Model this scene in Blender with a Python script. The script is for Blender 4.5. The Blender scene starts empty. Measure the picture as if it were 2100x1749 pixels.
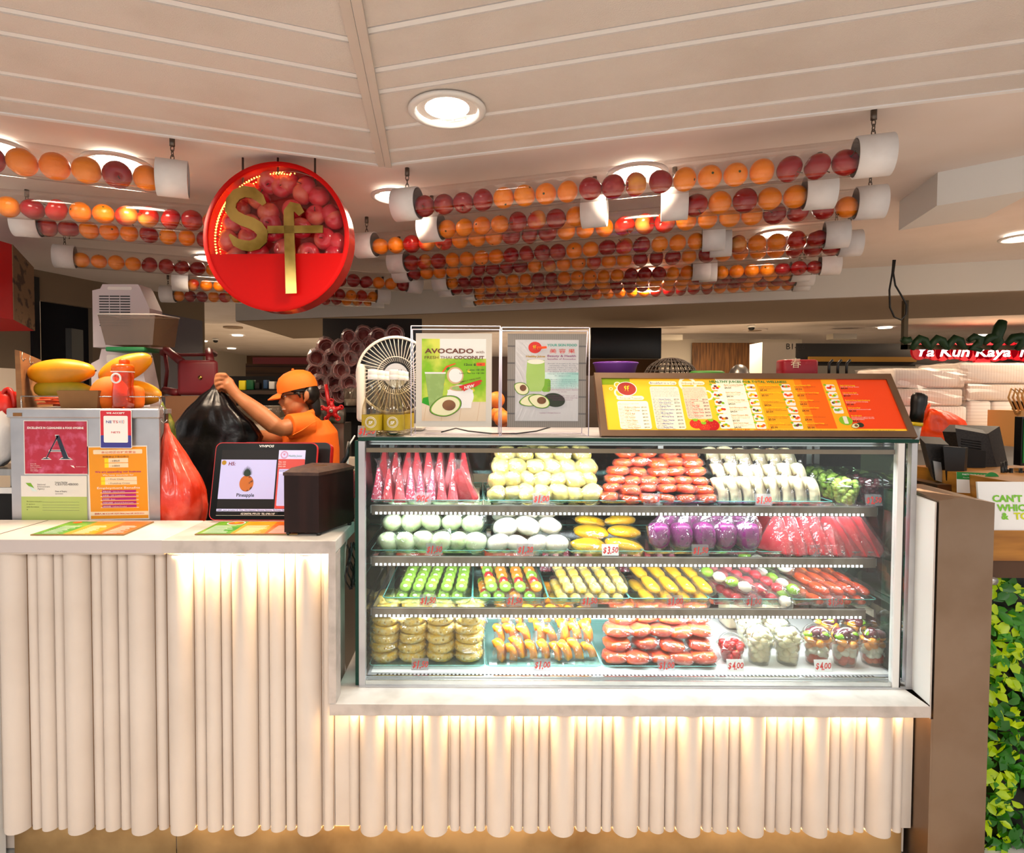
import bpy, bmesh, math, random
from mathutils import Vector, Matrix, Euler, noise

# ------------------------------------------------------------------ camera
F, UC, VC = 1200.0, 980.0, 843.6          # focal length and principal point, pixels of the 2100x1749 frame
CAM = Vector((0, 0, 1.47))
RC = Euler((math.radians(90 - 1.7), 0, 0)).to_matrix() @ Matrix.Rotation(math.radians(0.22), 3, 'Z')
sc = bpy.context.scene
COL = sc.collection
cd = bpy.data.cameras.new('camera')
cd.sensor_fit = 'HORIZONTAL'; cd.sensor_width = 36; cd.lens = F * 36 / 2100
cd.shift_x = (1050 - UC) / 2100; cd.shift_y = -(874.5 - VC) / 2100
cd.clip_start = 0.05; cd.clip_end = 100
cam = bpy.data.objects.new('camera', cd); COL.objects.link(cam)
cam.matrix_world = Matrix.Translation(CAM) @ RC.to_4x4()
sc.camera = cam
def P(u, v, Y):
    d = RC @ Vector(((u - UC) / F, -(v - VC) / F, -1)); return CAM + d * (Y / d.y)
def PZ(u, v, z):
    d = RC @ Vector(((u - UC) / F, -(v - VC) / F, -1)); return CAM + d * ((z - CAM.z) / d.z)

# ------------------------------------------------------------------ world and exposure
sc.view_settings.view_transform = 'Standard'; sc.view_settings.look = 'None'
sc.view_settings.gamma = 1; sc.view_settings.use_curve_mapping = False
sc.view_settings.exposure = 0.3
w = bpy.data.worlds.new('mall_ambience'); sc.world = w; w.use_nodes = True
w.node_tree.nodes['Background'].inputs[0].default_value = (1.0, 0.965, 0.935, 1)
w.node_tree.nodes['Background'].inputs[1].default_value = 0.62
sc.cycles.transparent_max_bounces = 40
sc.cycles.max_bounces = 8
sc.cycles.diffuse_bounces = 3
sc.cycles.glossy_bounces = 4
sc.cycles.caustics_reflective = False; sc.cycles.caustics_refractive = False
sc.cycles.sample_clamp_indirect = 6

ZC = 2.356                                 # plaster ceiling of the stall
CASEY = 1.84                               # front glass of the display case

def light(name, kind, loc, energy, col, rot=(0, 0, 0), size=.2, size_y=None, spot=None, spread=None):
    l = bpy.data.lights.new(name, kind); l.energy = energy; l.color = col
    if kind == 'AREA':
        l.size = size
        if size_y: l.shape = 'RECTANGLE'; l.size_y = size_y
        if spread: l.spread = math.radians(spread)
    else: l.shadow_soft_size = size
    if spot: l.spot_size = math.radians(spot); l.spot_blend = .7
    o = bpy.data.objects.new(name, l); COL.objects.link(o)
    o.location = loc; o.rotation_euler = rot
    return o
light('sign_bulb', 'POINT', tuple(P(498, 432, 2.225)), 4.5, (1, .62, .3), size=.01); light('sign_bulb', 'POINT', tuple(P(612, 402, 2.225)), 4.5, (1, .8, .6), size=.01)
WARM, COOL, DAY = (1, .66, .30), (.92, .97, 1), (1, .93, .85)
# mall corridor lamps above and behind the camera
for x in (-2.2, .2, 2.6):
    light('unseen_lamp', 'AREA', (x, -1.3, 2.7), 36, DAY, (math.radians(42), 0, 0), .9)
# bulbs of the stall's own downlights are in the downlight builder
# display case tubes: under the top rail and under every shelf front
for z, y, e, sy, tl in ((1.290, 1.93, 8, .05, 22), (1.084, 1.972, 4.2, .025, 42), (.911, 1.972, 4.6, .025, 42), (.738, 1.972, 10.5, .025, 40)):
    light('case_led', 'AREA', (.49, y, z), e, COOL, (math.radians(tl), 0, 0), 1.62, sy)
light('case_led', 'AREA', (.49, 2.28, .735), 4, COOL, (0, 0, 0), 1.62, .1)  # extra rear lamp added to brighten the case floor
for x, y in ((-3.5, 10), (0, 10), (4, 9), (8, 9), (0, 14)): light('far_lamp', 'AREA', (x, y, 2.55), 62, (1, .80, .55), (0, 0, 0), .8)  # area lamps added to brighten the dark far mall
light('unseen_lamp', 'AREA', (3.0, 2.7, 2.1), 9, (1, .82, .62), (0, 0, 0), .5)  # unseen lamp added to brighten the foam box packs
# warm strips under the marble counter and under the ledge
light('counter_led', 'AREA', (-.69, 1.768, .978), 5, WARM, (math.radians(16), 0, 0), .47, .02)
light('ledge_led', 'AREA', (.46, 1.775, .497), 17, WARM, (math.radians(16), 0, 0), 1.72, .02)
light('kick_led', 'AREA', (.2, 1.802, .112), 3.2, (1, .62, .22), (0, 0, 0), 2.25, .012)

# ------------------------------------------------------------------ helpers
def lin(h):
    if isinstance(h, str):
        c = [int(h[i:i + 2], 16) / 255 for i in (0, 2, 4)]
        return tuple(x / 12.92 if x <= .04045 else ((x + .055) / 1.055) ** 2.4 for x in c)
    return h
MATS = {}
def mat(name, col, rough=.5, metal=0, emis=None, es=1.0, n=None, bump=None, spec=.5, rnd=None, sss=0, coat=0, bands=None, tr=0):
    """n=(scale, colour2, low, high[, stretch]); bump=(scale, strength); rnd=colour mixed per object; bands=(axis, scale, colour2, width)"""
    m = bpy.data.materials.new(name); m.use_nodes = True; MATS[name] = m
    nt = m.node_tree; N = nt.nodes; L = nt.links; b = N['Principled BSDF']
    b.inputs['Base Color'].default_value = (*lin(col), 1)
    b.inputs['Roughness'].default_value = rough; b.inputs['Metallic'].default_value = metal
    b.inputs['Specular IOR Level'].default_value = spec
    b.inputs['Coat Weight'].default_value = coat
    b.inputs['Transmission Weight'].default_value = tr
    if sss: b.inputs['Subsurface Weight'].default_value = sss; b.inputs['Subsurface Radius'].default_value = (.02, .012, .008); b.inputs['Subsurface Scale'].default_value = .5
    if emis: b.inputs['Emission Color'].default_value = (*lin(emis), 1); b.inputs['Emission Strength'].default_value = es
    tc = N.new('ShaderNodeTexCoord'); last = None
    def mix(a, c2, fac):
        x = N.new('ShaderNodeMix'); x.data_type = 'RGBA'
        if a is None: x.inputs[6].default_value = (*lin(col), 1)
        else: L.new(a, x.inputs[6])
        x.inputs[7].default_value = (*lin(c2), 1); L.new(fac, x.inputs[0]); return x.outputs[2]
    if rnd:
        oi = N.new('ShaderNodeObjectInfo'); last = mix(last, rnd, oi.outputs['Random'])
    if n:
        mp = N.new('ShaderNodeMapping'); L.new(tc.outputs['Object'], mp.inputs[0])
        if len(n) > 4: mp.inputs['Scale'].default_value = n[4]
        t = N.new('ShaderNodeTexNoise'); t.inputs['Scale'].default_value = n[0]; t.inputs['Detail'].default_value = 4
        L.new(mp.outputs[0], t.inputs[0])
        r = N.new('ShaderNodeMapRange'); r.inputs[1].default_value = n[2]; r.inputs[2].default_value = n[3]; L.new(t.outputs[0], r.inputs[0])
        last = mix(last, n[1], r.outputs[0])
    if bands:
        sp = N.new('ShaderNodeSeparateXYZ'); L.new(tc.outputs['Object'], sp.inputs[0])
        mu = N.new('ShaderNodeMath'); mu.operation = 'MULTIPLY'; mu.inputs[1].default_value = bands[1]; L.new(sp.outputs[bands[0]], mu.inputs[0])
        fr = N.new('ShaderNodeMath'); fr.operation = 'FRACT'; L.new(mu.outputs[0], fr.inputs[0])
        lt = N.new('ShaderNodeMath'); lt.operation = 'LESS_THAN'; lt.inputs[1].default_value = bands[3]; L.new(fr.outputs[0], lt.inputs[0])
        last = mix(last, bands[2], lt.outputs[0])
    if last is not None:
        L.new(last, b.inputs['Base Color'])
    if bump:
        t = N.new('ShaderNodeTexNoise'); t.inputs['Scale'].default_value = bump[0]; t.inputs['Detail'].default_value = 3; L.new(tc.outputs['Object'], t.inputs[0])
        bp = N.new('ShaderNodeBump'); bp.inputs['Strength'].default_value = bump[1]; bp.inputs['Distance'].default_value = .004
        L.new(t.outputs[0], bp.inputs['Height']); L.new(bp.outputs[0], b.inputs['Normal'])
    return m
def film(name, tint, gloss=.10, edge=.55, rough=.08, body=0.0, bodycol='ffffff', bump=None):
    """thin clear sheet: see-through with a reflecting surface and an optional milky share"""
    m = bpy.data.materials.new(name); m.use_nodes = True; MATS[name] = m
    nt = m.node_tree; N = nt.nodes; L = nt.links; N.clear()
    out = N.new('ShaderNodeOutputMaterial'); t = N.new('ShaderNodeBsdfTransparent'); t.inputs[0].default_value = (*lin(tint), 1)
    g = N.new('ShaderNodeBsdfGlossy'); g.inputs['Roughness'].default_value = rough
    base = t.outputs[0]
    if body:
        d = N.new('ShaderNodeBsdfTranslucent'); d.inputs[0].default_value = (*lin(bodycol), 1)
        d2 = N.new('ShaderNodeBsdfDiffuse'); d2.inputs[0].default_value = (*lin(bodycol), 1)
        mm = N.new('ShaderNodeMixShader'); mm.inputs[0].default_value = .5; L.new(d.outputs[0], mm.inputs[1]); L.new(d2.outputs[0], mm.inputs[2])
        mb = N.new('ShaderNodeMixShader'); mb.inputs[0].default_value = body; L.new(t.outputs[0], mb.inputs[1]); L.new(mm.outputs[0], mb.inputs[2]); base = mb.outputs[0]
    lw = N.new('ShaderNodeLayerWeight'); lw.inputs[0].default_value = .35
    r = N.new('ShaderNodeMapRange'); r.inputs[3].default_value = gloss; r.inputs[4].default_value = edge; L.new(lw.outputs['Facing'], r.inputs[0])
    mx = N.new('ShaderNodeMixShader'); L.new(r.outputs[0], mx.inputs[0]); L.new(base, mx.inputs[1]); L.new(g.outputs[0], mx.inputs[2])
    if bump:
        tc = N.new('ShaderNodeTexCoord'); tn = N.new('ShaderNodeTexNoise'); tn.inputs['Scale'].default_value = bump[0]; L.new(tc.outputs['Object'], tn.inputs[0])
        bp = N.new('ShaderNodeBump'); bp.inputs['Strength'].default_value = bump[1]; bp.inputs['Distance'].default_value = .01; L.new(tn.outputs[0], bp.inputs['Height'])
        L.new(bp.outputs[0], g.inputs['Normal'])
    L.new(mx.outputs[0], out.inputs[0]); return m

_txt = {}
def text_mesh(s, bold=0.0, shear=0.0, res=2):
    k = (s, bold, shear, res)
    if k not in _txt:
        c = bpy.data.curves.new('t', 'FONT'); c.body = s; c.resolution_u = res; c.shear = shear; c.offset = bold
        o = bpy.data.objects.new('t', c); m = o.to_mesh()
        _txt[k] = ([v.co.copy() for v in m.vertices], [tuple(p.vertices) for p in m.polygons])
        o.to_mesh_clear(); bpy.data.objects.remove(o); bpy.data.curves.remove(c)
    return _txt[k]

class MB:
    def __init__(s): s.v, s.f, s.mi, s.sm, s.slots = [], [], [], [], []
    def slot(s, m):
        if m not in s.slots: s.slots.append(m)
        return s.slots.index(m)
    def add(s, vs, fs, m, smooth=False, M=None):
        b = len(s.v); i = s.slot(m)
        for v in vs:
            v = Vector(v); s.v.append(M @ v if M is not None else v)
        for f in fs: s.f.append(tuple(b + k for k in f)); s.mi.append(i); s.sm.append(smooth)
        return s
    def box(s, x0, x1, y0, y1, z0, z1, m, M=None):
        vs = [(x, y, z) for x in (x0, x1) for y in (y0, y1) for z in (z0, z1)]
        return s.add(vs, [(0, 1, 3, 2), (4, 6, 7, 5), (0, 4, 5, 1), (2, 3, 7, 6), (0, 2, 6, 4), (1, 5, 7, 3)], m, False, M)
    def rbox(s, c, size, r, m, M=None, seg=2, smooth=True):
        bm = bmesh.new(); bmesh.ops.create_cube(bm, size=1)
        for v in bm.verts: v.co = Vector((v.co.x * size[0], v.co.y * size[1], v.co.z * size[2]))
        bmesh.ops.bevel(bm, geom=bm.edges[:], offset=r, segments=seg, affect='EDGES', profile=.5)
        bm.verts.index_update()
        vs = [v.co + Vector(c) for v in bm.verts]; fs = [tuple(v.index for v in f.verts) for f in bm.faces]; bm.free()
        return s.add(vs, fs, m, smooth, M)
    def hexa(s, pts, m):   # 8 corner points: bottom 4 loop, top 4 loop
        return s.add(pts, [(3, 2, 1, 0), (4, 5, 6, 7), (0, 1, 5, 4), (1, 2, 6, 5), (2, 3, 7, 6), (3, 0, 4, 7)], m)
    def prism(s, pts, z0, z1, m, M=None, smooth=False):   # pts 2D outline, extruded along local z
        n = len(pts); vs = [(x, y, z0) for x, y in pts] + [(x, y, z1) for x, y in pts]
        fs = [tuple(reversed(range(n))), tuple(range(n, 2 * n))] + [(i, (i + 1) % n, n + (i + 1) % n, n + i) for i in range(n)]
        return s.add(vs, fs, m, smooth, M)
    def tube(s, pts, r, m, n=10, caps=True, smooth=True, M=None, closed=False):
        pts = [Vector(p) for p in pts]; rr = r if isinstance(r, (list, tuple)) else [r] * len(pts)
        vs, fs = [], []; up = None
        for i, p in enumerate(pts):
            a = pts[i - 1] if (i > 0 or closed) else p; c = pts[(i + 1) % len(pts)] if (i < len(pts) - 1 or closed) else p
            t = (c - a).normalized()
            if up is None: up = Vector((0, 0, 1)) if abs(t.z) < .9 else Vector((1, 0, 0))
            sx = t.cross(up).normalized(); up = sx.cross(t).normalized()
            for k in range(n):
                q = 2 * math.pi * k / n; vs.append(p + (sx * math.cos(q) + up * math.sin(q)) * rr[i])
        L = len(pts)
        for i in range(L if closed else L - 1):
            for k in range(n):
                j = (i + 1) % L
                fs.append((i * n + k, i * n + (k + 1) % n, j * n + (k + 1) % n, j * n + k))
        if caps and not closed: fs += [tuple(reversed(range(n))), tuple(range((L - 1) * n, L * n))]
        return s.add(vs, fs, m, smooth, M)
    def cyl(s, a, b, r, m, n=20, r2=None, smooth=True, caps=True, M=None): return s.tube([a, b], [r, r if r2 is None else r2], m, n, caps, smooth, M)
    def lathe(s, prof, m, n=24, M=None, smooth=True, fn=None, a0=0, a1=2 * math.pi):
        full = abs(a1 - a0 - 2 * math.pi) < 1e-6; vs, fs = [], []; K = n if full else n + 1
        for (r, z) in prof:
            for k in range(K):
                q = a0 + (a1 - a0) * k / n; v = Vector((r * math.cos(q), r * math.sin(q), z)); vs.append(fn(v, q) if fn else v)
        for i in range(len(prof) - 1):
            for k in range(n):
                k2 = (k + 1) % K if full else k + 1
                fs.append((i * K + k, i * K + k2, (i + 1) * K + k2, (i + 1) * K + k))
        return s.add(vs, fs, m, smooth, M)
    def sph(s, c, r, m, n=20, k=12, M=None, fn=None, smooth=True):
        r = r if isinstance(r, (tuple, list, Vector)) else (r, r, r); vs, fs = [], []
        for i in range(k + 1):
            t = math.pi * i / k
            for j in range(n):
                q = 2 * math.pi * j / n; d = Vector((math.sin(t) * math.cos(q), math.sin(t) * math.sin(q), -math.cos(t)))
                g = fn(d) if fn else 1; vs.append(Vector(c) + Vector((d.x * r[0], d.y * r[1], d.z * r[2])) * g)
        for i in range(k):
            for j in range(n): fs.append((i * n + j, i * n + (j + 1) % n, (i + 1) * n + (j + 1) % n, (i + 1) * n + j))
        return s.add(vs, fs, m, smooth, M)
    def loft(s, rings, m, smooth=True, caps=True, M=None):
        n = len(rings[0]); vs = [v for r in rings for v in r]; fs = []
        for i in range(len(rings) - 1):
            for k in range(n): fs.append((i * n + k, i * n + (k + 1) % n, (i + 1) * n + (k + 1) % n, (i + 1) * n + k))
        if caps: fs += [tuple(reversed(range(n))), tuple(range((len(rings) - 1) * n, len(rings) * n))]
        return s.add(vs, fs, m, smooth, M)
    def ell(s, c, rx, ry, z0, z1, m, M=None, n=28, a=0):
        ca, sa = math.cos(a), math.sin(a)
        return s.prism([(c[0] + rx * math.cos(t) * ca - ry * math.sin(t) * sa, c[1] + rx * math.cos(t) * sa + ry * math.sin(t) * ca) for t in [2 * math.pi * k / n for k in range(n)]], z0, z1, m, M)
    def rect(s, x0, x1, y0, y1, z0, z1, m, M=None, r=0):
        if not r: return s.prism([(x0, y0), (x1, y0), (x1, y1), (x0, y1)], z0, z1, m, M)
        pts = []
        for cx, cy, q in ((x1 - r, y1 - r, 0), (x0 + r, y1 - r, 1), (x0 + r, y0 + r, 2), (x1 - r, y0 + r, 3)):
            for k in range(5):
                t = (q + k / 4) * math.pi / 2; pts.append((cx + r * math.cos(t), cy + r * math.sin(t)))
        return s.prism(pts, z0, z1, m, M)
    def text(s, t, x, y, size, m, M, z=.001, align='l', bold=0.0, shear=0.0, fit=None, rot=0, sy=1, res=2):
        vs, fs = text_mesh(t, bold, shear, res)
        if not vs: return s
        x1 = max(v.x for v in vs); x0 = min(v.x for v in vs); k = size
        kx = (fit / (x1 - x0)) if fit else k
        off = {'l': -x0, 'c': -(x0 + x1) / 2, 'r': -x1}[align]; cr, sr = math.cos(rot), math.sin(rot)
        out = []
        for v in vs:
            a, b = (v.x + off) * kx, v.y * k * sy; out.append((x + a * cr - b * sr, y + a * sr + b * cr, z))
        return s.add(out, fs, m, False, M)
    def build(s, name, parent=None, label=None, cat=None, group=None, kind=None, origin=None, merge=True, subsurf=0):
        me = bpy.data.meshes.new(name)
        if parent is not None: o0 = Vector(parent.get('_w', (0, 0, 0)))
        elif origin is not None: o0 = Vector(origin)
        elif s.v:
            xs = [v.x for v in s.v]; ys = [v.y for v in s.v]; zs = [v.z for v in s.v]
            o0 = Vector(((min(xs) + max(xs)) / 2, (min(ys) + max(ys)) / 2, min(zs)))
        else: o0 = Vector((0, 0, 0))
        me.from_pydata([v - o0 for v in s.v], [], s.f)
        for m in s.slots: me.materials.append(MATS[m])
        me.polygons.foreach_set('material_index', s.mi); me.polygons.foreach_set('use_smooth', s.sm)
        me.update()
        o = bpy.data.objects.new(name, me); COL.objects.link(o)
        if parent is not None: o.parent = parent
        else: o.location = o0
        o['_w'] = tuple(o0)
        if subsurf: md = o.modifiers.new('subdivision', 'SUBSURF'); md.levels = subsurf; md.render_levels = subsurf
        tag(o, label, cat, group, kind); return o
def tag(o, label=None, cat=None, group=None, kind=None):
    if label: o['label'] = label
    if cat: o['category'] = cat
    if group: o['group'] = group
    if kind: o['kind'] = kind
    return o
def thing(name, label, cat, loc=(0, 0, 0), group=None):
    o = bpy.data.objects.new(name, None); COL.objects.link(o); o.location = loc; o['_w'] = tuple(loc); o.empty_display_size = .05
    return tag(o, label, cat, group)
KIDS = {}
def kids(o):
    return [c for c in o.children]
def copy_tree(o, parent=None, loc=None, rot=None, scale=None, label=None, group=None):
    c = o.copy(); COL.objects.link(c)
    if parent: c.parent = parent
    if loc is not None: c.location = loc
    if rot is not None: c.rotation_euler = rot
    if scale is not None: c.scale = scale if isinstance(scale, (tuple, list)) else (scale,) * 3
    if label: c['label'] = label
    if group: c['group'] = group
    for k in KID[o.name] if o.name in KID else (): copy_tree(k, c)
    return c
KID = {}
def reg(o):      # remember a prototype's parts so copies need no scene search
    ks = [k for k in o.children]; KID[o.name] = ks
    for k in ks: reg(k)
    return o
def plane(origin, xdir, ydir):
    x = Vector(xdir).normalized(); y = Vector(ydir); y = (y - x * y.dot(x)).normalized(); z = x.cross(y)
    return Matrix.Translation(Vector(origin)) @ Matrix((x, y, z)).transposed().to_4x4()
ORD = 'first second third fourth fifth sixth seventh eighth ninth tenth eleventh twelfth thirteenth fourteenth fifteenth sixteenth seventeenth eighteenth nineteenth twentieth'.split()
ORD += ['twenty-' + w for w in ORD[:9]] + ['thirtieth'] + ['thirty-' + w for w in ORD[:9]]
rng = random.Random(7)

# ------------------------------------------------------------------ materials
mat('cream_paint', 'd6c9be', .5, n=(3, 'cabcb0', .45, .75)); mat('laminate', 'f2e8e2', .35, n=(5, 'ead9cf', .5, .8)); mat('laminate_edge', 'c4b8b4', .5)
mat('marble', 'e2ddd6', .25, n=(9, 'c9c2ba', .45, .7), bump=(3, .02)); mat('marble_edge', 'c2b6ae', .4, n=(18, 'aca199', .45, .7))
mat('steel', 'b8b4b0', .32, 1, n=(30, '9c9894', .4, .7, (1, 1, .05))); mat('steel_bright', 'd6d6d6', .18, 1); mat('steel_brown', '9e8672', .42, 1, n=(4, '8c725c', .4, .7))
mat('steel_soft', 'c8c8ca', .45, .6, n=(6, 'b4b2b6', .4, .7)); mat('dark_gap', '1a1412', .9); mat('black', '0c0b0c', .35); mat('black_matte', '141212', .8)
mat('ceil_panel', 'd9cfc8', .6, n=(3, 'cbbfb6', .45, .75), bump=(260, .5)); mat('ceil_flange', 'f0eeee', .35); mat('ceil_rib', 'cdc0b6', .5)
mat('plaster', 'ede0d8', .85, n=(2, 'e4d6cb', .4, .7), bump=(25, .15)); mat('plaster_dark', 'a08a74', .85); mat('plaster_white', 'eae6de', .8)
mat('floor_tile', 'e8e2dc', .35, n=(6, 'dad4cc', .4, .7)); mat('pvc', 'e9e5e4', .45, n=(12, 'dcd6d4', .5, .8)); mat('screw_steel', '6c625a', .4, 1)
mat('white', 'f4f2f0', .5); mat('white_paint', 'ecebe8', .5); mat('white_plastic', 'e6e2de', .35); mat('offwhite', 'd8d0c8', .6)
mat('lamp_on', 'ffffff', emis='fff4e4', es=14); mat('lamp_reflector', 'f4ece0', .2, .6, emis='ffeeda', es=1.6); mat('led', 'ffffff', emis='f0f6ff', es=1.8)
mat('far_lamp', 'ffffff', emis='fff0d8', es=5); mat('led_warm', 'ffe0a0', emis='ffb040', es=8)
mat('apple_red', 'a8060e', .22, rnd='94060f', n=(9, 'd0401c', .58, .8, (1, 1, .25)), coat=.1); mat('apple_fuji', 'cc2c18', .2, rnd='c02214', n=(8, 'f0a040', .48, .66, (1, 1, .22)), coat=.1)
mat('orange_peel', 'ff940a', .33, rnd='ff8606', bump=(90, .35)); mat('stem', '4a3418', .8); mat('navel', '3c4a1c', .8); mat('apple_pink', 'e8303a', .22, rnd='d82038', n=(8, 'f47858', .5, .7, (1, 1, .25)), coat=.3)
mat('sign_red', 'd80806', .5, spec=.2); mat('brass', 'd0b468', .2, 1, n=(5, '8c7434', .42, .62), bump=(5, .5)); mat('sign_edge', 'c43a34', .15, .3)  # brass noise puts an uneven reflection gradient into the colour
mat('pipe_shadow', '887060', .9); mat('paper', 'f2f0ec', .55); mat('ink', '2a2626', .7); mat('ink_grey', '6a6664', .7); mat('red_ink', 'd02418', .6); mat('tag_ink', 'd8241c', .6)
film('tube_clear', 'fbf7f6', .025, .5, .03); film('acrylic', 'fefeff', .006, .25, .03); film('glass', 'f8fcfb', .012, .3, .02); film('glass_dark', '5f8a7c', .05, .5, .02); film('tray_glass', 'c2e8e4', .12, .75, .06)
film('cling', 'fbfbfd', .06, .5, .10, .03, bump=(45, .6)); film('bag_film', 'fcf8fa', .07, .5, .12, .05, 'fff4f6', bump=(40, .7)); film('cup_clear', 'fafcfb', .07, .65, .05); film('tag_clear', 'f4eef0', .04, .2, .2, .22, 'f4f0f2')
mat('teal_edge', '7cc4bc', .1, n=(20, '5aa8a0', .4, .6)); mat('green_edge', '0a3a2e', .45, spec=.25)
# ------------------------------------------------------------------ the room
def polyslab(pts, z0, z1, m, name, kind='structure'):
    b = MB(); b.prism([(p[0], p[1]) for p in pts], z0, z1, m); return b.build(name, kind=kind)
polyslab([(-8, -4), (13, -4), (13, 19), (-8, 19)], -.05, 0, 'floor_tile', 'floor')
# plaster ceiling (ends at the bulkhead line) ; the metal panel ceiling in front hangs 3 mm lower
def fas(x): return 4.9 - .3 * (x + .07)
cornerR = PZ(803, 323, ZC); edgeR = PZ(1814, 200, ZC); cornerL = PZ(776, 325, ZC); edgeL = PZ(0, 215, ZC)
def yR(x): return cornerR.y + (x - cornerR.x) * (edgeR.y - cornerR.y) / (edgeR.x - cornerR.x)
def yL(x): return cornerL.y + (x - cornerL.x) * (edgeL.y - cornerL.y) / (edgeL.x - cornerL.x)
polyslab([(-6, yL(-6)), (cornerL.x, cornerL.y), (cornerR.x, cornerR.y), (6, yR(6)), (6, fas(6)), (-2.3, fas(-2.3)), (-2.3, 7.5), (-6, 7.5)], ZC, ZC + .06, 'plaster', 'ceiling')
# bulkhead with a pale face and a low underside
b = MB(); xa, xb = -2.3, 6
p = [(xa, fas(xa)), (xb, fas(xb)), (xb, fas(xb) + 1.35), (xa, fas(xa) + 1.75)]
b.prism(p, 2.156, 2.60, 'plaster_white'); b.build('ceiling_bulkhead', kind='structure')
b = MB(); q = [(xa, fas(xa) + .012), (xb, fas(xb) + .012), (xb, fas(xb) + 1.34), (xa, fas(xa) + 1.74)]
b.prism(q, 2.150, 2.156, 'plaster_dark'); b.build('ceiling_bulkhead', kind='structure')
# far mall ceiling and far wall
polyslab([(-8, 4.6), (16, 3.4), (16, 19), (-8, 19)], 2.62, 2.68, 'plaster', 'ceiling')
# metal strip ceiling: two fields of perforated strips meeting at a rib
def field(c0, e0, side, name):
    d = (e0 - c0); d.z = 0; d.normalize(); nrm = Vector((-d.y, d.x, 0))
    if nrm.y > 0: nrm = -nrm
    bm_ = MB(); s = 0; ws = [.115, .165, .215, .105, .16, .2, .105, .16, .2, .12, .16, .2, .12, .2]
    end = 5.2
    for i, w_ in enumerate(ws):
        a = s + .004; c = s + w_ - .024
        def q4(t0, t1, z0, z1, m):
            P0 = c0 + nrm * t0; P1 = c0 + nrm * t1
            # strips start at the rib: follow its direction
            A, Bq = P0 + ribdir(t0), P1 + ribdir(t1)
            C, D = P1 + d * end, P0 + d * end
            lo = [Vector((p.x, p.y, z0)) for p in (A, Bq, C, D)]; hi = [Vector((p.x, p.y, z1)) for p in (A, Bq, C, D)]
            bm_.hexa(lo + hi, m)
        def ribdir(t):   # shift along d so that the end stays on the rib line
            tgt = rib0 + (rib1 - rib0) * ((c0.y + nrm.y * t - rib0.y) / (rib1.y - rib0.y))
            base = c0 + nrm * t
            return d * ((tgt.x - base.x) / d.x) if abs(d.x) > 1e-6 else Vector()
        q4(a, c, ZC - .022, ZC - .004, 'ceil_panel'); q4(c, c + .018, ZC - .018, ZC - .006, 'ceil_flange'); q4(c + .018, s + w_ + .004, ZC - .002, ZC + .004, 'dark_gap')
        s += w_
    q4(-.012, .004, ZC - .026, ZC + .002, 'ceil_flange')
    bm_.build(name, kind='structure')
rib1 = PZ(790, 325, ZC); rib0 = PZ(725, 0, ZC); rib0 = rib1 + (rib0 - rib1) * 2.6
field(Vector(cornerR), Vector(edgeR), 1, 'ceiling_strips'); field(Vector(cornerL), Vector(edgeL), -1, 'ceiling_strips')
b = MB(); dd = (rib1 - rib0).normalized(); nn = Vector((dd.y, -dd.x, 0))
def ribbar(o0, o1, z0, z1, m):
    lo = [rib0 + nn * o0, rib0 + nn * o1, rib1 + nn * o1, rib1 + nn * o0]
    b.hexa([Vector((p.x, p.y, z0)) for p in lo] + [Vector((p.x, p.y, z1)) for p in lo], m)
ribbar(-.026, -.001, ZC - .032, ZC - .01, 'ceil_rib'); ribbar(.001, .024, ZC - .034, ZC - .01, 'ceil_rib'); ribbar(-.003, .003, ZC - .029, ZC - .01, 'ceil_flange')
b.build('ceiling_rib', kind='structure')

def downlight(u, v, D, label, z=ZC, energy=30, on=True, dark=False):
    c = PZ(u, v, z); t = thing('downlight', label, 'ceiling light', (c.x, c.y, z - .03), 'round recessed downlights in the stall ceiling')
    M = Matrix.Translation((c.x, c.y, z)); r = D / 2
    m = MB(); m.lathe([(r * .80, -.022), (r * .84, -.032), (r, -.028), (r, -.022), (r * .82, -.02)], 'white_plastic', 40, M); m.build('trim_ring', t)
    m = MB(); m.lathe([(r * .80, -.022), (r * .78, -.012), (r * .66, .0), (r * .3, .004), (.001, .004)], 'lamp_reflector', 40, M)
    for k in range(14):
        a = 2 * math.pi * k / 14; m.tube([(r * .5 * math.cos(a), r * .5 * math.sin(a), -.002), (r * .77 * math.cos(a), r * .77 * math.sin(a), -.016)], .0016, 'steel_bright', 5, M=M)
    m.build('reflector', t)
    m = MB(); m.lathe([(r * .56, -.010), (r * .60, -.015), (r * .56, -.019), (r * .18, -.019), (.001, -.019)], 'lamp_on' if on else 'white', 32, M)
    m.tube([(-r * .12, 0, -.022), (-r * .12, r * .4, -.022)], .008, 'lamp_on', 8, M=M); m.tube([(r * .12, 0, -.022), (r * .12, r * .4, -.022)], .008, 'lamp_on', 8, M=M)
    m.build('lamp', t)
    if on: light('downlight_bulb', 'SPOT', (c.x, c.y, z - .05), energy * 1.5, (1, .77, .54), (0, 0, 0), .08, spot=150)
    return t
downlight(917, 210, .235, 'large round downlight set in the metal strip ceiling', ZC - .004, 26)
downlight(1306, 343, .235, 'bright round downlight above the frontmost fruit tube on the right', ZC, 42)
downlight(808, 391, .20, 'round downlight left of the long front fruit tube, partly behind its white cap', ZC, 30)
downlight(240, 322, .235, 'round downlight behind the leftmost front fruit tube', ZC, 32)
downlight(430, 521, .22, 'small round downlight left of the round red sign', ZC, 22)
downlight(1590, 470, .2, 'round downlight glowing behind the fruit tubes at the right', ZC, 24)
downlight(1330, 545, .2, 'round downlight glowing behind the middle fruit tubes', ZC, 24)
downlight(-8, 288, .2, 'round downlight cut by the left picture edge', ZC, 14)
downlight(2095, 479, .2, 'small round downlight at the far right of the plaster ceiling', ZC, 16)

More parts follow.
